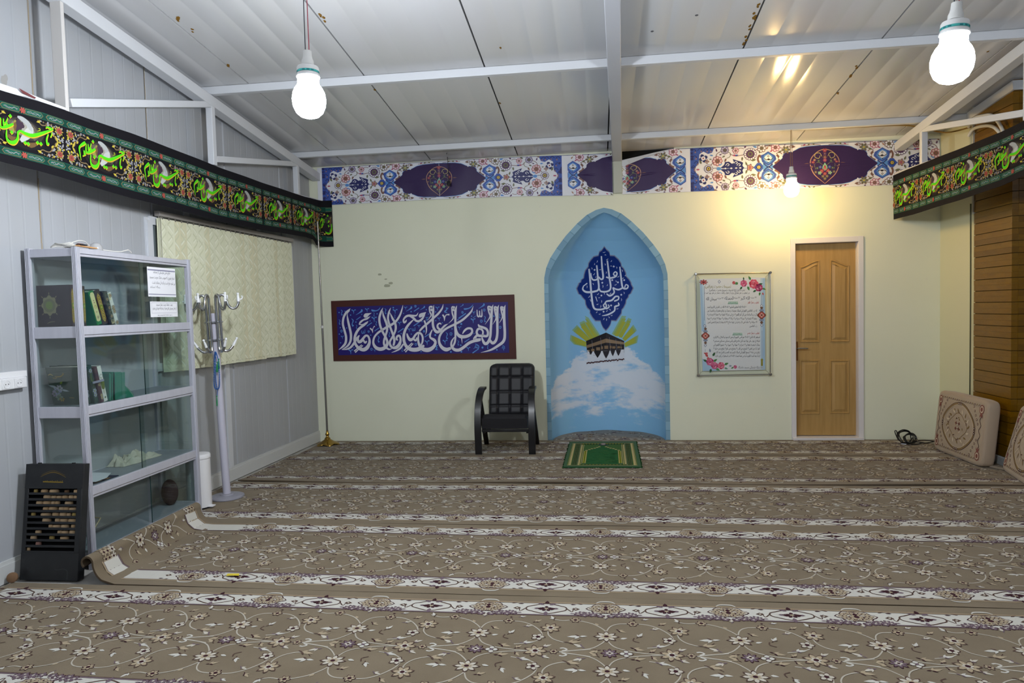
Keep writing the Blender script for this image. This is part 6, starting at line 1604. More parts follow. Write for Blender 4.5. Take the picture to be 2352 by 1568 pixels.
# notices on the glass
def notice(label, Ya, Yb, za, zb, fn):
    mb = MB(); x = X1 - .0132
    mb.box((x - .0004, Ya, za), (x + .0004, Yb, zb), flat('#e6e7ec', .6))
    d = Deco(mb, lambda u, v, h: Vector((x + .0004 + h, u, v)), .0002)
    fn(d); return tag(mb.build('paper_notice'), label, 'notice', 'paper notices on the cabinet glass')
n_tx, n_gr = flat('#3a3b4a', .6), flat('#8b8ca2', .6)
def n1(d):
    d.rect(4.247, 1.768, 4.545, 1.777, n_gr, 1, 3); d.rect(4.247, 1.606, 4.545, 1.612, n_gr, 1, 3)
    for t, a, b, z, h in (('حکم پخش موسیقی از مساجد', 4.305, 4.49, 1.752, .02), ('انجام اموری که موجب هتک حرمت مسجد', 4.265, 4.535, 1.716, .02), ('می شود حرام است و البته آن مختلف است', 4.29, 4.54, 1.68, .02), ('رساله / مساجد', 4.265, 4.37, 1.652, .016)):
        write(d, t, a, b, z, h, n_tx, 2)
notice('upper white paper notice taped inside the cabinet glass', 4.243, 4.547, 1.593, 1.792, n1)
def n2(d):
    for a, b, c, e in ((4.27, 4.545, 1.551, 1.5525), (4.27, 4.545, 1.481, 1.4825), (4.27, 4.2715, 1.481, 1.5525), (4.5435, 4.545, 1.481, 1.5525)): d.rect(a, c, b, e, n_gr, 1)
    for t, a, b, z, h in (('جهت حفظ حرمت نماز مسجد', 4.32, 4.5, 1.532, .018), ('از پخش موسیقی تلفن همراه در نمازخانه خودداری نمایید', 4.28, 4.54, 1.507, .018), ('در صورت مشاهده با شما برخورد می شود', 4.33, 4.49, 1.464, .012)):
        write(d, t, a, b, z, h, n_tx, 2)
notice('lower small framed paper notice taped inside the cabinet glass', 4.257, 4.555, 1.455, 1.56, n2)

m_page = mat('book_pages', '#cfcabb', .85)
def book(name, label, base, dims, M3, cover, decor=None, spine=None, group='books in the glass cabinet'):
    """book with its spine on the +x side: dims = (depth into the shelf, thickness, height); base = lower spine corner nearest the camera"""
    dx, dy, dz = dims; B = Vector(base)
    root = thing(name, B, label, 'book', group)
    T = lambda x, y, z: B + M3 @ Vector((x, y, z))
    mb = MB(); c = .0035
    def bxx(a, b, m): mb.box(a, b, m, Matrix.Translation(B) @ M3.to_4x4())
    bxx((-dx, 0, 0), (0, c, dz), cover); bxx((-dx, dy - c, 0), (0, dy, dz), cover); bxx((-c, c, 0), (.002, dy - c, dz), spine or cover)
    if decor:
        decor(Deco(mb, lambda u, v, h: T(.0032 + h, u, v), .0004), Deco(mb, lambda u, v, h: T(u, -.0008 - h, v), .0004), dims)
    mb.build('cover', root)
    mb = MB(); bxx((-dx + .006, c, .004), (-c, dy - c, dz - .005), m_page); mb.build('pages', root)
    return root
b_pl, b_br, b_grn, b_blk, b_gry, b_wh, b_yel = [mat('book_' + n, h, .45, .35) for n, h in (('plum', '#3f2b3a'), ('brown', '#3f2a22'), ('green', '#2f7a3c'), ('black', '#1d1e26'), ('grey', '#4a4a44'), ('white', '#d8d6cf'), ('cream', '#cfc78e'))]
g_gold, g_gold2, g_lime, g_tan, g_rose = [flat(h, .5) for h in ('#9c7f34', '#b29a55', '#7d8f2a', '#a89c7c', '#9a5a50')]
ROT = lambda deg: Matrix.Rotation(math.radians(deg), 3, 'X')
Zs = 1.4125
def orn_big(sp, fr, d):
    cx, cz = -.135, .125
    fr.poly([(cx + .05 * (1 + .1 * math.cos(8 * t)) * math.cos(t), cz + .056 * (1 + .1 * math.cos(8 * t)) * math.sin(t)) for t in lins(0, 6.2, 48)], g_tan, 1); fr.disc(cx, cz, .04, flat('#8b8468', .5), 4, 16); fr.disc(cx, cz, .024, flat('#8f9a5a', .5), 5, 14)
    for k in range(8):
        a = k * PI / 4; fr.leaf(cx + .056 * math.cos(a), cz + .062 * math.sin(a), a, .018, .005, g_tan, 2)
    fr.stroke([(cx - .02, .02, .002), (cx, .028, .003), (cx + .03, .03, .002)], g_tan, 2, sub=3)
    orn_spine(sp, None, d)
def orn_spine(sp, fr, d, m=g_gold, gem=g_lime):
    w, h = d[1], d[2]; c = w / 2
    sp.poly([(c, h * .06), (c + w * .3, h * .16), (c + w * .3, h * .8), (c, h * .92), (c - w * .3, h * .8), (c - w * .3, h * .16)], m, 1)
    for k in range(9):
        z = h * (.14 + .085 * k); sp.flower(c, z, w * .22, 5, g_gold2, b_br, 2, None, rc=.3)
    sp.disc(c, h * .5, w * .3, gem, 4, 12, h * .07); sp.disc(c, h * .5, w * .14, g_gold2, 5, 8, h * .035)
I3 = ROT(0)
book('holy_book', 'large plum holy book with a gold cover medallion, facing out on the top shelf', (-3.055, 3.657, Zs), (.225, .035, .243), Matrix.Rotation(-.03, 3, 'Z'), b_pl, orn_big)
book('holy_book', 'brown and gold holy book standing just behind the large plum one', (-3.01, 3.694, Zs), (.22, .028, .235), I3, b_br, lambda s, f, d: orn_spine(s, None, d), group='books in the glass cabinet')
def orn_yel(sp, fr, d):
    w, h = d[1], d[2]
    sp.poly([(.004, h * .14), (w * .3, h * .1), (w * .7, h * .1), (w - .004, h * .14), (w - .004, h * .9), (w * .7, h * .96), (w * .3, h * .96), (.004, h * .9)], b_yel, 1)
    sp.flower(w / 2, h * .22, .012, 6, g_tan, g_gold, 2, None); sp.stroke([(w * .3, h * .5, .003), (w * .5, h * .58, .004), (w * .7, h * .52, .004), (w * .4, h * .47, .002)], g_gold2, 2, sub=3)
    for z in (.38, .66, .72): sp.disc(w / 2, h * z, .004, g_rose, 2, 7)
lean = [('book', 'cream and green book leaning beside the cabinet corner post on the top shelf', 3.79, .043, .208, 17, b_grn, orn_yel),
        ('book', 'brown book with a gilt spine and lime gem, leaning on the top shelf', 3.836, .05, .215, 17, b_br, lambda s, f, d: orn_spine(s, None, d)),
        ('book', 'thin black book leaning between the gilt brown and the grey one', 3.889, .022, .21, 17, b_blk, None),
        ('book', 'mottled grey and green book leaning on the top shelf', 3.9125, .036, .208, 17, b_gry, lambda s, f, d: ([s.flower(d[1] / 2, d[2] * (.12 + .13 * k), .011, 6, g_tan if k % 2 else flat('#3a5a44', .5), g_rose, 1, None) for k in range(7)], s.rect(.003, .004, d[1] - .003, .03, g_tan, 1))),
        ('book', 'white book with brown ornament, last of the leaning row on the top shelf', 3.951, .03, .206, 17, b_wh, lambda s, f, d: ([s.flower(d[1] / 2, d[2] * q, .012, 7, g_tan, g_rose, 1, flat('#6a5a4c', .5)) for q in (.06, .4, .47, .54, .9)], s.rect(.001, .16, d[1] * .35, .2, b_yel, 1)))]
for nm, lb, yb, th, hh, dg, cv, orn in lean:
    book(nm, lb, (-2.995, yb, Zs + th * math.sin(math.radians(dg)) * 0), (.17, th, hh), Matrix.Rotation(math.radians(dg), 3, 'X'), cv, orn)
# second shelf
Z2 = .9465
b_dg = mat('book_forest', '#2c4034', .5, .3)
def orn_dg(sp, fr, d):
    h, w = d[2], d[0]
    for u, v, s_, m in ((-.17, .085, .03, flat('#8f90a8', .5)), (-.15, .105, .022, flat('#a9a2b0', .5)), (-.19, .07, .02, flat('#94809a', .5)), (-.165, .05, .026, flat('#7d8a7a', .5)), (-.15, .038, .018, g_gold)): fr.flower(u, v, s_, 6, m, flat('#5d6a5a', .5), 1, None, rc=.3)
    fr.leaf(-.165, .11, 2.9, .06, .014, flat('#a9adb8', .5), 3); fr.leaf(-.14, .095, -.2, .05, .012, flat('#a9adb8', .5), 3); fr.leaf(-.14, .13, .8, .025, .014, g_lime, 3)
    fr.stroke([(-.205, .185, .003), (-.19, .192, .005), (-.175, .183, .004)], g_gold2, 2, sub=3); fr.stroke([(-.165, .178, .004), (-.13, .176, .006), (-.105, .192, .005), (-.11, .198, .003)], g_gold, 2, sub=3); fr.stroke([(-.18, .17, .003), (-.16, .166, .004), (-.15, .175, .002)], g_gold, 2, sub=3)
    fr.stroke([(-.1, .045, .002), (-.07, .043, .003)], g_gold2, 2, sub=2)
    for u, v, s_ in ((d[1] * .5, .2, .014), (d[1] * .5, .075, .016), (d[1] * .5, .05, .014)): sp.flower(u, v, s_, 6, flat('#9a9cb0', .5), g_lime, 1, None, rc=.3)
    sp.stroke([(d[1] * .5, .185, .002), (d[1] * .3, .15, .003), (d[1] * .6, .12, .003), (d[1] * .5, .1, .002)], g_lime, 1, sub=3)
book('holy_book', 'dark green holy book with pale flowers on its cover, nearest on the second shelf', (-3.02, 3.70, Z2), (.215, .037, .232), Matrix.Rotation(math.radians(12), 3, 'X'), b_dg, orn_dg)
book('holy_book', 'second dark green holy book leaning behind the first one on the second shelf', (-3.0, 3.74, Z2), (.215, .036, .232), Matrix.Rotation(math.radians(12), 3, 'X'), b_dg, orn_dg)
book('book', 'dark red book leaning between the green and the white book on the second shelf', (-2.99, 3.779, Z2), (.16, .028, .222), Matrix.Rotation(math.radians(12), 3, 'X'), mat('book_wine', '#4d2a33', .5), lambda s, f, d: [s.flower(d[1] / 2, d[2] * q, .011, 6, g_tan, g_gold, 1, None) for q in (.12, .2, .5)])
def orn_wh(sp, fr, d):
    w, h = d[1], d[2]; k = flat('#5f6a2a', .5)
    sp.disc(w / 2, h * .72, .013, flat('#7d7c72', .5), 1, 14); sp.disc(w / 2, h * .72, .010, b_wh, 2, 14)
    sp.disc(w / 2, h * .52, .016, k, 1, 14, .026); sp.disc(w / 2, h * .43, .014, k, 1, 14, .02); sp.poly([(w * .2, h * .33), (w * .8, h * .33), (w * .5, h * .2)], flat('#c0bfae', .5), 1); sp.flower(w / 2, h * .12, .007, 5, k, g_tan, 1, None)
book('book', 'white book with green ovals on its spine, leaning on the second shelf', (-2.995, 3.81, Z2), (.16, .036, .222), Matrix.Rotation(math.radians(12), 3, 'X'), b_wh, orn_wh)
m_vel = mat('green_velvet', '#28705a', .9, .1, sheen=.4, bump=(200, .2, (1, 1, 1)))
def board(mb, a, b, z0, z1, th, lean=0.0):
    a, b = Vector(a), Vector(b); n = Vector((-(b - a).y, (b - a).x)).normalized() * th
    vs = [a, b, b + n, a + n]
    vs = [Vector((p.x, p.y, z0)) for p in vs] + [Vector((p.x, p.y - lean, z1)) for p in vs]
    mb.add(vs, [(0, 3, 2, 1), (4, 5, 6, 7), (0, 1, 5, 4), (1, 2, 6, 5), (2, 3, 7, 6), (3, 0, 4, 7)], m_vel)
gb = thing('velvet_folder', (-3.06, 3.92, Z2), 'dark green velvet folder standing folded on the second shelf', 'folder')
for a, b, h in (((-3.2, 3.875), (-2.99, 3.86), .165), ((-2.99, 3.862), (-3.12, 3.885), .17), ((-3.0, 3.9), (-3.19, 3.93), .175), ((-2.985, 3.955), (-3.17, 3.99), .17), ((-2.99, 3.905), (-2.985, 3.955), .17), ((-2.985, 3.958), (-2.99, 3.995), .165)):
    mb = MB(); board(mb, a, b, Z2, Z2 + h, .008, -.01); mb.build('leaf', gb, bevel=.002)
mb = MB(); mb.add([(-3.0, 4.0, Z2 + .09), (-2.99, 4.0, Z2 + .001), (-2.975, 4.055, Z2 + .001), (-3.03, 4.13, Z2 + .012), (-3.06, 4.03, Z2 + .085), (-3.06, 4.0, Z2 + .08), (-3.06, 4.06, Z2 + .001)], [(0, 1, 2), (0, 2, 3), (0, 3, 4), (0, 4, 5), (4, 3, 6)], m_vel); mb.build('flap', gb)
mb = MB(); mb.box((-2.975, 3.70, 1.074), (-2.969, 3.79, 1.086), mat('silver_strip', '#8d97a8', .3, .5, .6), Matrix.Translation((0, 3.75, 1.08)) @ Matrix.Rotation(.08, 4, 'X') @ Matrix.Translation((0, -3.75, -1.08))); tag(mb.build('ruler'), 'thin silver strip lying across the white book on the second shelf', 'strip')
# third shelf: crumpled cloth and papers
def crumple(mb, c, L, W, H, m, seed, n=26):
    rr = random.Random(seed); ph = [rr.uniform(0, 6) for _ in range(8)]
    def f(u, v):
        r = math.sqrt(max(0, 1 - (2 * u - 1) ** 2)) * math.sqrt(max(0, 1 - (2 * v - 1) ** 2))
        z = H * r * (.55 + .25 * math.sin(9 * u + 5 * v + ph[0]) + .2 * math.sin(17 * v - 6 * u + ph[1]) + .12 * math.sin(31 * u + ph[2]))
        e = 1 + .12 * math.sin(7 * math.atan2(v - .5, u - .5) + ph[3])
        return Vector(c) + Vector(((v - .5) * W * e, (u - .5) * L * e, max(z, 0) + .001))
    mb.grid(lins(0, 1, n * 2), lins(0, 1, n), f, m)
mb = MB(); m_cl = mat('crumpled_cloth', '#c3bfb0', .85, .1)
crumple(mb, (-3.185, 4.34, .470), .36, .13, .075, m_cl, 4); crumple(mb, (-3.2, 4.21, .470), .14, .12, .085, m_cl, 5, 18)
tag(mb.build('crumpled_cloth'), 'crumpled off white cloth lying on the third shelf of the cabinet', 'cloth')
m_paper = flat('#dcdde4', .7)
mb = MB(); mb.prism([(-3.19, 3.70), (-2.99, 3.70), (-2.985, 3.79), (-3.07, 3.935), (-3.24, 3.95)], lambda u, v, w: Vector((u, v, w + .006 * math.sin(12 * v))), .481, .4825, m_paper)
tag(mb.build('paper_sheet'), 'white sheet of paper lying at the near end of the third shelf', 'paper')
mb = MB(); mb.box((-3.13, 3.72, .4705), (-2.995, 3.905, .4745), flat('#27304a'), None); mb.box((-3.05, 3.80, .4746), (-2.996, 3.84, .4756), flat('#8a6a4a')); mb.box((-3.12, 3.72, .4746), (-3.0, 3.77, .4752), flat('#b7aa8a'))
tag(mb.build('booklet'), 'thin dark blue booklet under the paper sheet on the third shelf', 'booklet')
# bottom compartment
mb = MB(); mb.sphere((-3.13, 4.60, .178), (.06, .05, .095), mat('maroon_reflection', '#33232a', .8, .1, bump=(40, .5, (1, 1, 1))), 20, 14)  # dark lump modelled for a faint reflection in the cabinet
tag(mb.build('maroon_reflection'), 'dark maroon lump modelled for a faint reflection at the far end of the cabinet bottom', 'reflection')
mb = MB(); mb.tube([(-3.0, 3.66, .19), (-3.05, 3.8, .235)], .004, mat('pale_reflection', '#a89a7c', .7), 7); mb.tube([(-3.05, 3.8, .235), (-3.27, 3.83, .24)], .004, MATS['pale_reflection'], 7)  # pale rod modelled for a thin line of reflection
tag(mb.build('thin_reflection'), 'thin pale rod modelled for a line reflection in the bottom of the cabinet', 'stick')
# on top
Zt = 1.8665
mb = MB(); rr = random.Random(12)
m_wc = mat('white_cable', '#d9d7d0', .45, .4)
path = []
for k in range(64):
    a = k * .42; r = .055 + .012 * math.sin(k * .9)
    path.append((-3.09 + r * math.cos(a) * 1.05, 3.67 + r * .62 * math.sin(a), Zt + .006 + .0003 * k + .004 * (1 + math.sin(k * 1.3))))
path += [(-3.06, 3.70, Zt + .035), (-3.05, 3.745, Zt + .052), (-3.05, 3.80, Zt + .05), (-3.05, 3.85, Zt + .02), (-3.0, 3.93, Zt + .005), (-2.97, 4.0, Zt + .004), (-2.965, 4.06, Zt + .02), (-2.965, 4.09, Zt + .004)]
mb.tube(path, .0028, m_wc, 6, sub=2)
tag(mb.build('cable_coil'), 'coil of thin white cable on top of the glass cabinet', 'cable')
mb = MB(); m_dome = mat('smoked_plastic', '#a9a9aa', .2, .5, coat=.4)
mb.lathe([(.036, 0), (.038, .01), (.036, .024), (.027, .04), (.012, .049), (.001, .05)], (-3.035, 3.865, Zt), m_dome, 24)
tag(mb.build('plastic_dome'), 'small clear grey dome lying on top of the glass cabinet', 'dome')
mb = MB(); mb.bar((-2.955, 3.615, Zt + .008), (-2.985, 3.80, Zt + .008), .02, .007, flat('#c99a6a')); mb.bar((-2.95, 3.62, Zt + .015), (-2.965, 3.69, Zt + .016), .028, .006, flat('#2a2a2e')); mb.bar((-2.985, 3.66, Zt + .022), (-2.99, 3.70, Zt + .023), .012, .006, flat('#7a3a3a'))
tag(mb.build('wooden_strip'), 'small wooden strip with dark tape on the corner of the cabinet top', 'strip')

# ================================================================== RACK OF CLAY PRAYER TABLETS
RB = Vector((-3.255, 3.41, 0.001)); RU = Vector((.003, .088, .634)).normalized(); RX = Vector((1, .012, 0)).normalized(); RN_ = RX.cross(RU).normalized()  # RN_ points towards the camera
if RN_.y > 0: RN_ = -RN_
RW, RH, RD = .352, .642, .052
def rk(x, z, d): return RB + RX * x + RU * z - RN_ * d + Vector((0, 0, .0))
rack = thing('tablet_rack', tuple(rk(RW / 2, 0, 0)), 'black wooden rack of clay prayer tablets leaning on the near end of the glass cabinet', 'rack')
m_rk, m_rk2 = mat('black_rack', '#202225', .42, .35, noise=(14, '#2a2b2d', .7, (1, 1, 1))), mat('black_rack_inside', '#131416', .7, .15)
def rbox(mb, x0, x1, z0, z1, d0, d1, m):
    vs = [rk(x, z, d) for d in (d0, d1) for x, z in ((x0, z0), (x1, z0), (x1, z1), (x0, z1))]
    mb.add(vs, [(0, 1, 2, 3), (7, 6, 5, 4), (0, 4, 5, 1), (1, 5, 6, 2), (2, 6, 7, 3), (3, 7, 4, 0)], m)
def rpart(nm, *a, bevel=.002):
    mb = MB(); rbox(mb, *a); return mb.build(nm, rack, bevel=bevel)
HF = lambda y: RH * (1450 - y) / 1220.0           # crop rows to height on the face
zt, zb = HF(490), HF(1165)
mb = MB(); rbox(mb, 0, RW, zt, RH, 0, .008, m_rk)
d = Deco(mb, lambda u, v, h: rk(u, v, -h), .0004)
g_dull = flat('#6b5a30', .6)
d.stroke([(.095, HF(365), .0025), (.13, HF(335), .004), (.17, HF(318), .005), (.21, HF(335), .004), (.25, HF(372), .0025)], g_dull, 1, sub=5)
d.stroke([(.1, HF(345), .0015), (.17, HF(300), .002), (.245, HF(350), .0015)], g_dull, 1, sub=5)
d.stroke([(.11, HF(418), .005), (.17, HF(421), .006), (.235, HF(424), .005)], flat('#8a742f', .6), 1, sub=3)
for k in range(12): d.stroke([(.112 + k * .0105, HF(425), .002), (.116 + k * .0105, HF(412 - (k % 3) * 4), .003)], flat('#8a742f', .6), 2, sub=2)
mb.build('title_panel', rack)
mb = MB(); rbox(mb, 0, RW, 0, zb, 0, .008, m_rk); d = Deco(mb, lambda u, v, h: rk(u, v, -h), .0004)
d.stroke([(.21, HF(1335), .0015), (.235, HF(1340), .002), (.26, HF(1330), .002), (.285, HF(1345), .003), (.29, HF(1390), .003), (.288, HF(1440), .003)], flat('#4a4c4e'), 1, sub=4); d.disc(.07, HF(1360), .009, flat('#33373a'), 1, 9); d.disc(.045, HF(1325), .006, flat('#3a3d40'), 1, 8)
mb.build('bottom_panel', rack)
rpart('side_panel', 0, .012, 0, RH, .008, RD, m_rk); rpart('side_panel', RW - .012, RW, 0, RH, .008, RD, m_rk)
rpart('front_stile', 0, .024, zb, zt, 0, .008, m_rk); rpart('front_stile', RW - .03, RW, zb, zt, 0, .008, m_rk)
rpart('back_panel', .012, RW - .012, 0, RH, RD - .006, RD, m_rk2); rpart('top_panel', .012, RW - .012, RH - .01, RH, .008, RD - .006, m_rk)
for x in (.06, .27): rpart('foot_peg', x, x + .012, RH, RH + .006, .015, .03, m_rk, bevel=0)
rows = [[(318, 42, 2), (415, 72), (525, 98), (690, 50, 1), (808, 72)], [(455, 92), (540, 62), (603, 62), (672, 66), (748, 62), (805, 48)], [(365, 74), (455, 100), (537, 50), (585, 52), (713, 84)],
        [(447, 66), (528, 96), (640, 72), (695, 62), (768, 82)], [(303, 46, 2), (440, 112), (567, 78), (657, 78), (730, 48), (796, 52, 2)], [(456, 90), (598, 62), (670, 84), (770, 98)], [(520, 46), (583, 92), (683, 84), (790, 52)],
        [(370, 62), (632, 50), (688, 76), (780, 68)], [(316, 64), (540, 54, 2), (680, 88)], [(381, 58, 3)], [(272, 36)]]
pitch = (zt - zb) / 11.0
clay = [mat('clay_%d' % i, h, .9, .1, bump=(60, .3, (1, 1, 1))) for i, h in enumerate(('#cdb08c', '#7a604a', '#b09a60', '#ad857a', '#c6a781'))]
ordn = ('first', 'second', 'third', 'fourth', 'fifth', 'sixth', 'seventh', 'eighth', 'ninth', 'tenth', 'eleventh')
rr = random.Random(6)
for i, row in enumerate(rows):
    zf = zt - pitch * (i + 1)
    rpart('slat', .024, RW - .03, zf - .003, zf + pitch * .30, .0, .009, m_rk, bevel=.001)
    rpart('shelf', .012, RW - .012, zf - .003, zf + .003, .009, RD - .006, m_rk2, bevel=0)
    for j, q in enumerate(row):
        x = .024 + (q[0] - 268) / (848 - 268) * (RW - .054); w = q[1] / 580 * (RW - .054) / 2
        th = pitch * .40 + rr.uniform(-.002, .002)
        p = rk(x, zf + pitch * .3 + .0005, .016 + w * .75)
        m = clay[q[2] if len(q) > 2 else rr.choice((0, 4, 0))]
        M = Matrix((RX, -RN_, RU)).transposed().to_4x4()
        mb = MB(); mb.lathe([(w * .86, -pitch * .25), (w, -pitch * .18), (w, th * .6), (w * .86, th)], p, m, 18, M)
        t = mb.build('clay_tablet', loc=p)
        tag(t, '%s clay tablet, %s from left, %s row of the black rack' % ({1: 'dark brown', 2: 'small olive', 3: 'pinkish'}.get(q[2] if len(q) > 2 else 0, 'pale'), 'only one' if len(row) == 1 else ordn[j], ordn[i]), 'clay tablet', 'clay prayer tablets in the black rack')
        if len(row) == 1: t['label'] = '%s clay prayer tablet lying alone in the %s row of the black rack' % ({3: 'pinkish'}.get(q[2] if len(q) > 2 else 0, 'small pale'), ordn[i])
p = onZ(46, 1328)
mb = MB(); M = Matrix.Rotation(1.35, 4, 'X')
mb.lathe([(.024, -.008), (.028, -.005), (.028, .006), (.024, .009)], (-3.262, 3.372, .029), clay[1], 18, Matrix.Rotation(.3, 4, 'Z') @ M)
tag(mb.build('clay_tablet'), 'round brown clay tablet standing on the floor at the left foot of the black rack', 'clay tablet')

# ================================================================== FLOOR CUSHIONS, CABLE AND HOSES ON THE RIGHT
m_cush, m_cushs = mat('cushion_cloth', '#a99984', .9, .08, noise=(5, '#9a8a76', .6, (1, 1, 1)), bump=(220, .35, (1, 1, 1)), sheen=.2), mat('cushion_side', '#a5937f', .9, .08, bump=(220, .35, (1, 1, 1)), sheen=.2)
c_d, c_r, c_t, c_l, c_p = [flat(h, .9) for h in ('#4f3a3a', '#7f5048', '#86704f', '#c3b59f', '#6f5650')]
def cushion(label, o, ex, ey, L, Hh, T):
    """o = lower far front corner, ex along the width (towards the camera), ey up the face"""
    o, ex, ey = Vector(o), Vector(ex).normalized(), Vector(ey).normalized(); ey = (ey - ex * ey.dot(ex)).normalized(); ez = ex.cross(ey).normalized()
    if ez.x > 0: ez = -ez                      # out of the face, towards the room
    root = thing('floor_cushion', o + ex * L / 2, label, 'cushion', 'patterned floor cushions')
    r = .055
    def sup(t, a):  # rounded rectangle
        c, s_ = math.cos(t), math.sin(t); f = lambda q: math.copysign(abs(q) ** .18, q)
        return f(c), f(s_)
    mb = MB(); n = 64; prof = [(0.90, .5, .0), (.955, .47, 0), (.985, .40, 0), (1.0, .28, 0), (1.0, -.28, 0), (.985, -.40, 0), (.955, -.47, 0), (.90, -.5, 0)]
    def pos(a, b, t): return o + ex * (L / 2 + a * L / 2) + ey * (Hh / 2 + b * Hh / 2) + ez * (t * T - T / 2)
    vs = []
    for k, t, _ in prof:
        for i in range(n):
            a, b = sup(2 * PI * i / n, 0); vs.append(pos(a * k, b * k, t))
    fs = [(i + j * n, (i + 1) % n + j * n, (i + 1) % n + (j + 1) * n, i + (j + 1) * n) for j in range(len(prof) - 1) for i in range(n)]
    mb.add(vs, fs, m_cushs, True)
    def face(a, b, t):
        q = max(abs(a), abs(b)); return pos(a * .9, b * .9, .5 + .06 * (1 - a ** 4) * (1 - b ** 4) if t > 0 else -.5 - .02 * (1 - a ** 4) * (1 - b ** 4))
    R = 10
    for side in (1, -1):
        vv = [face(0, 0, side)]; ff = []
        for j in range(1, R + 1):
            for i in range(n):
                a, b = sup(2 * PI * i / n, 0); vv.append(face(a * j / R, b * j / R, side))
        ff += [(0, 1 + i, 1 + (i + 1) % n) for i in range(n)]
        ff += [(1 + (j - 1) * n + i, 1 + j * n + i, 1 + j * n + (i + 1) % n, 1 + (j - 1) * n + (i + 1) % n) for j in range(1, R) for i in range(n)]
        mb.add(vv, ff, m_cush if side > 0 else m_cushs, True)
    def pf(u, v, h):  # u, v in metres from the middle of the face
        a, b = u / (L / 2 * .9), v / (Hh / 2 * .9); a, b = max(-1, min(1, a)), max(-1, min(1, b)); return face(a, b, 1) + ez * (h + .0012)
    d = Deco(mb, pf, .0006); A, B = L * .31, Hh * .345
    ring = lambda k, w, m, kk, wob=0.0, nn=40: d.stroke([(A * k * math.cos(t) * (1 + wob * math.cos(4 * t)), B * k * math.sin(t) * (1 + wob * math.cos(4 * t)), w) for t in lins(0, 2 * PI * (nn - 1) / nn, nn)], m, kk, sub=2, closed=True)
    ring(1.0, .016, c_t, 1, .03); ring(.94, .004, c_l, 1, .03); ring(1.05, .004, c_d, 1, .03)
    ring(.55, .006, c_t, 1, .08)
    for k in range(4):
        t = k * PI / 2; cx, cy = A * 1.02 * math.cos(t), B * 1.02 * math.sin(t)
        for q in (-1, 0, 1): d.disc(cx + (q * .022 if k % 2 else 0), cy + (0 if k % 2 else q * .022), .012, c_d, 3, 8); d.disc(cx + (q * .022 if k % 2 else 0), cy + (0 if k % 2 else q * .022), .006, c_l, 4, 6)
        d.flower(.035 * math.cos(t + .78), .035 * math.sin(t + .78), .016, 4, c_r, c_d, 3, None)
    d.flower(0, 0, .02, 6, c_l, c_d, 3, c_p, rc=.3)
    rr = random.Random(3)
    for k in range(26):
        t = rr.uniform(0, 6.28); q = rr.uniform(.25, .85); d.leaf(A * q * math.cos(t), B * q * math.sin(t), rr.uniform(0, 6.2), .03, .012, rr.choice((c_l, c_t, c_p)), 2)
    for k in range(16):
        t = k * PI / 8; d.leaf(A * .6 * math.cos(t), B * .6 * math.sin(t), t + .6, .05, .018, c_l if k % 2 else c_t, 2)
    ex_, ey_ = L * .41, Hh * .4
    for s_ in (-1, 1):
        for k in range(18):
            u = -ex_ * .88 + k * ex_ * 1.76 / 17; d.stroke([(u - .012, s_ * ey_ - .008, .005), (u, s_ * ey_ + .008, .006), (u + .012, s_ * ey_ - .006, .004)], c_p if k % 2 else c_t, 2, sub=3)
        for k in range(5):
            for q in (-1, 1): d.disc(q * (ex_ * .9 - .02 * k), s_ * (Hh * .12 + .035 * k), .011, c_p, 2, 8); d.disc(q * (ex_ * .9 - .02 * k), s_ * (Hh * .12 + .035 * k), .005, c_l, 3, 6)
        for q in (-1, 1):
            for k in range(3): d.disc(q * ex_, s_ * (ey_ - .03) + 0, .034 - .009 * k, (c_r, c_l, c_r)[k], 2 + k, 9, .042 - .011 * k)
            for k in range(3): d.leaf(q * ex_, s_ * (ey_ - .06), s_ * -PI / 2 + (k - 1) * .5, .05, .014, c_r, 2)
    for q in (-1, 1):
        d.stroke([(q * (ex_ + .012 * math.sin(k * 1.4)), -ey_ * .6 + k * ey_ * 1.2 / 14, .006) for k in range(15)], c_d, 2, sub=3)
    mb.build('body', root, angle=80)
    return root
cushion('patterned beige floor cushion standing upright against the brick pier', (3.155, 7.0, .003), (.02, -1, 0), (.10, 0, 1), .82, .575, .115)
cushion('patterned beige floor cushion slanting at the right edge of the photo', (3.30, 6.145, .004), (-.21, -1, 0), (.26, 0, 1), .80, .575, .13)
mb = MB(); mb.prism([(3.24, 6.245), (3.43, 6.16), (3.5, 6.05), (3.42, 5.98), (3.36, 6.02), (3.27, 6.17)], lambda u, v, w: Vector((u, v, w)), .001, .022, mat('folded_rug', '#8d8172', .95, .05, noise=(9, '#7d7263', .8, (1, 1, 1))))
tag(mb.build('folded_rug', bevel=.006), 'corner of a grey folded rug on the floor between the two cushions', 'rug')
cc = thing('cable_tangle', (3.05, 7.25, 0), 'tangled black cable heaped on the carpet right of the door', 'cable')
mb = MB(); rr = random.Random(21)
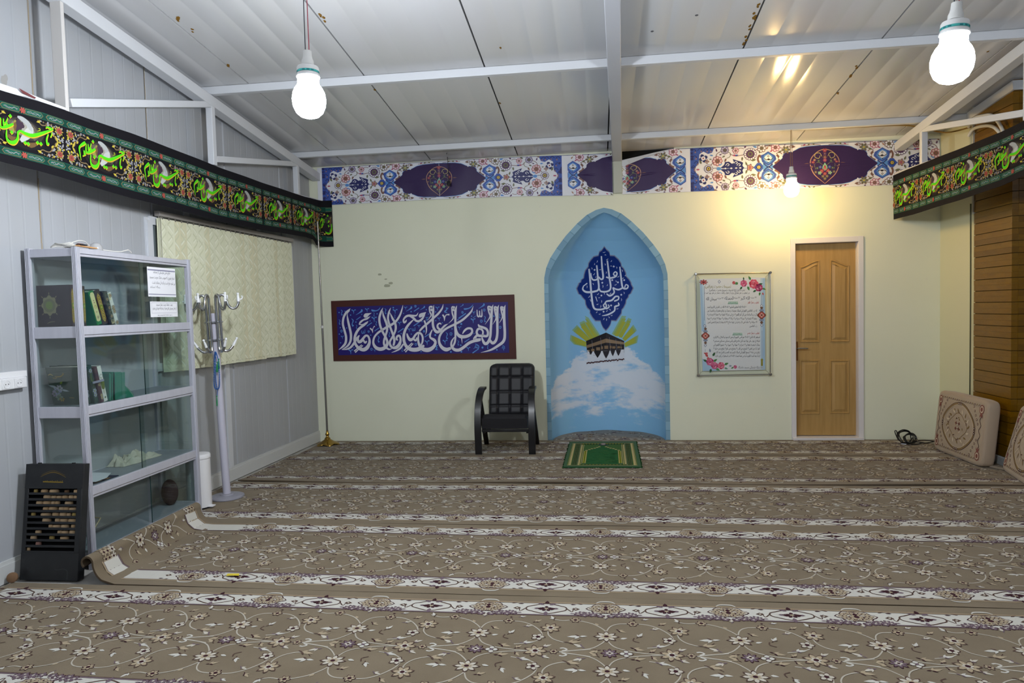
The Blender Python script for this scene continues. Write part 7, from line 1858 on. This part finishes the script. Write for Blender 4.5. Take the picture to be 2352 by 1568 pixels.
def coil(n, cx, cz, rx, rz, ry, seed):
    q = random.Random(seed); P = []
    for k in range(n * 7):
        a = k * 2 * PI / 7; P.append((cx + rx * math.cos(a) * q.uniform(.75, 1.1), 7.25 + ry * math.sin(a + .8) + q.uniform(-.02, .02), max(.005, cz + rz * math.sin(a) * q.uniform(.75, 1.1))))
    return P
path = coil(4, 3.02, .068, .085, .062, .05, 3) + coil(3, 3.07, .05, .075, .045, .06, 5) + [(3.13, 7.23, .02), (3.2, 7.22, .012), (3.28, 7.24, .02), (3.33, 7.2, .01)]
mb.tube(path, .0048, m_black, 6, sub=5)
mb.tube([(3.15, 7.2, .02), (3.1, 7.18, .008), (3.02, 7.17, .006), (3.0, 7.185, .006)], .0048, m_black, 6, sub=5); mb.tube([(3.14, 7.25, .03), (3.2, 7.27, .03), (3.27, 7.25, .025), (3.33, 7.23, .012)], .0048, m_black, 6, sub=5)
mb.tube([(2.945, 7.24, .04), (2.92, 7.24, .1), (2.915, 7.24, .13), (2.93, 7.24, .13), (2.94, 7.24, .09), (2.95, 7.24, .05)], .0045, m_black, 6, sub=5)
mb.build('cord', cc)
mb = MB(); mb.tube([(3.0, 7.185, .0065), (2.955, 7.2, .0065)], .0058, m_chrome, 8); mb.build('jack_plug', cc)
for k, (L, lb) in enumerate((([(3.37, 6.80, 2.985), (3.37, 6.72, 3.04), (3.37, 6.56, 3.025), (3.37, 6.42, 2.985), (3.375, 6.30, 2.86), (3.38, 6.25, 2.74)], 'upper white flexible hose bending over beside the brick pier'), ([(3.37, 6.80, 2.91), (3.37, 6.72, 2.95), (3.37, 6.56, 2.935), (3.37, 6.40, 2.885), (3.375, 6.28, 2.77), (3.38, 6.24, 2.66)], 'lower white flexible hose bending over beside the brick pier'))):
    mb = MB(); mb.tube(L, .014, mat('hose_white', '#cfcdc4', .5), 10, sub=6); tag(mb.build('flexible_hose'), lb, 'hose', 'white hoses by the brick pier')
mb = MB(); mb.tube([(3.405, 6.83, 2.3), (3.408, 6.83, 1.4), (3.405, 6.83, .4)], .006, mat('dark_cable', '#4a4a2e', .6), 6, sub=4)
tag(mb.build('wall_cable'), 'dark thin cable running down the cream wing beside the brick pier', 'cable')
if _TXT is not None:
    c = _TXT.data; bpy.data.objects.remove(_TXT); bpy.data.curves.remove(c)
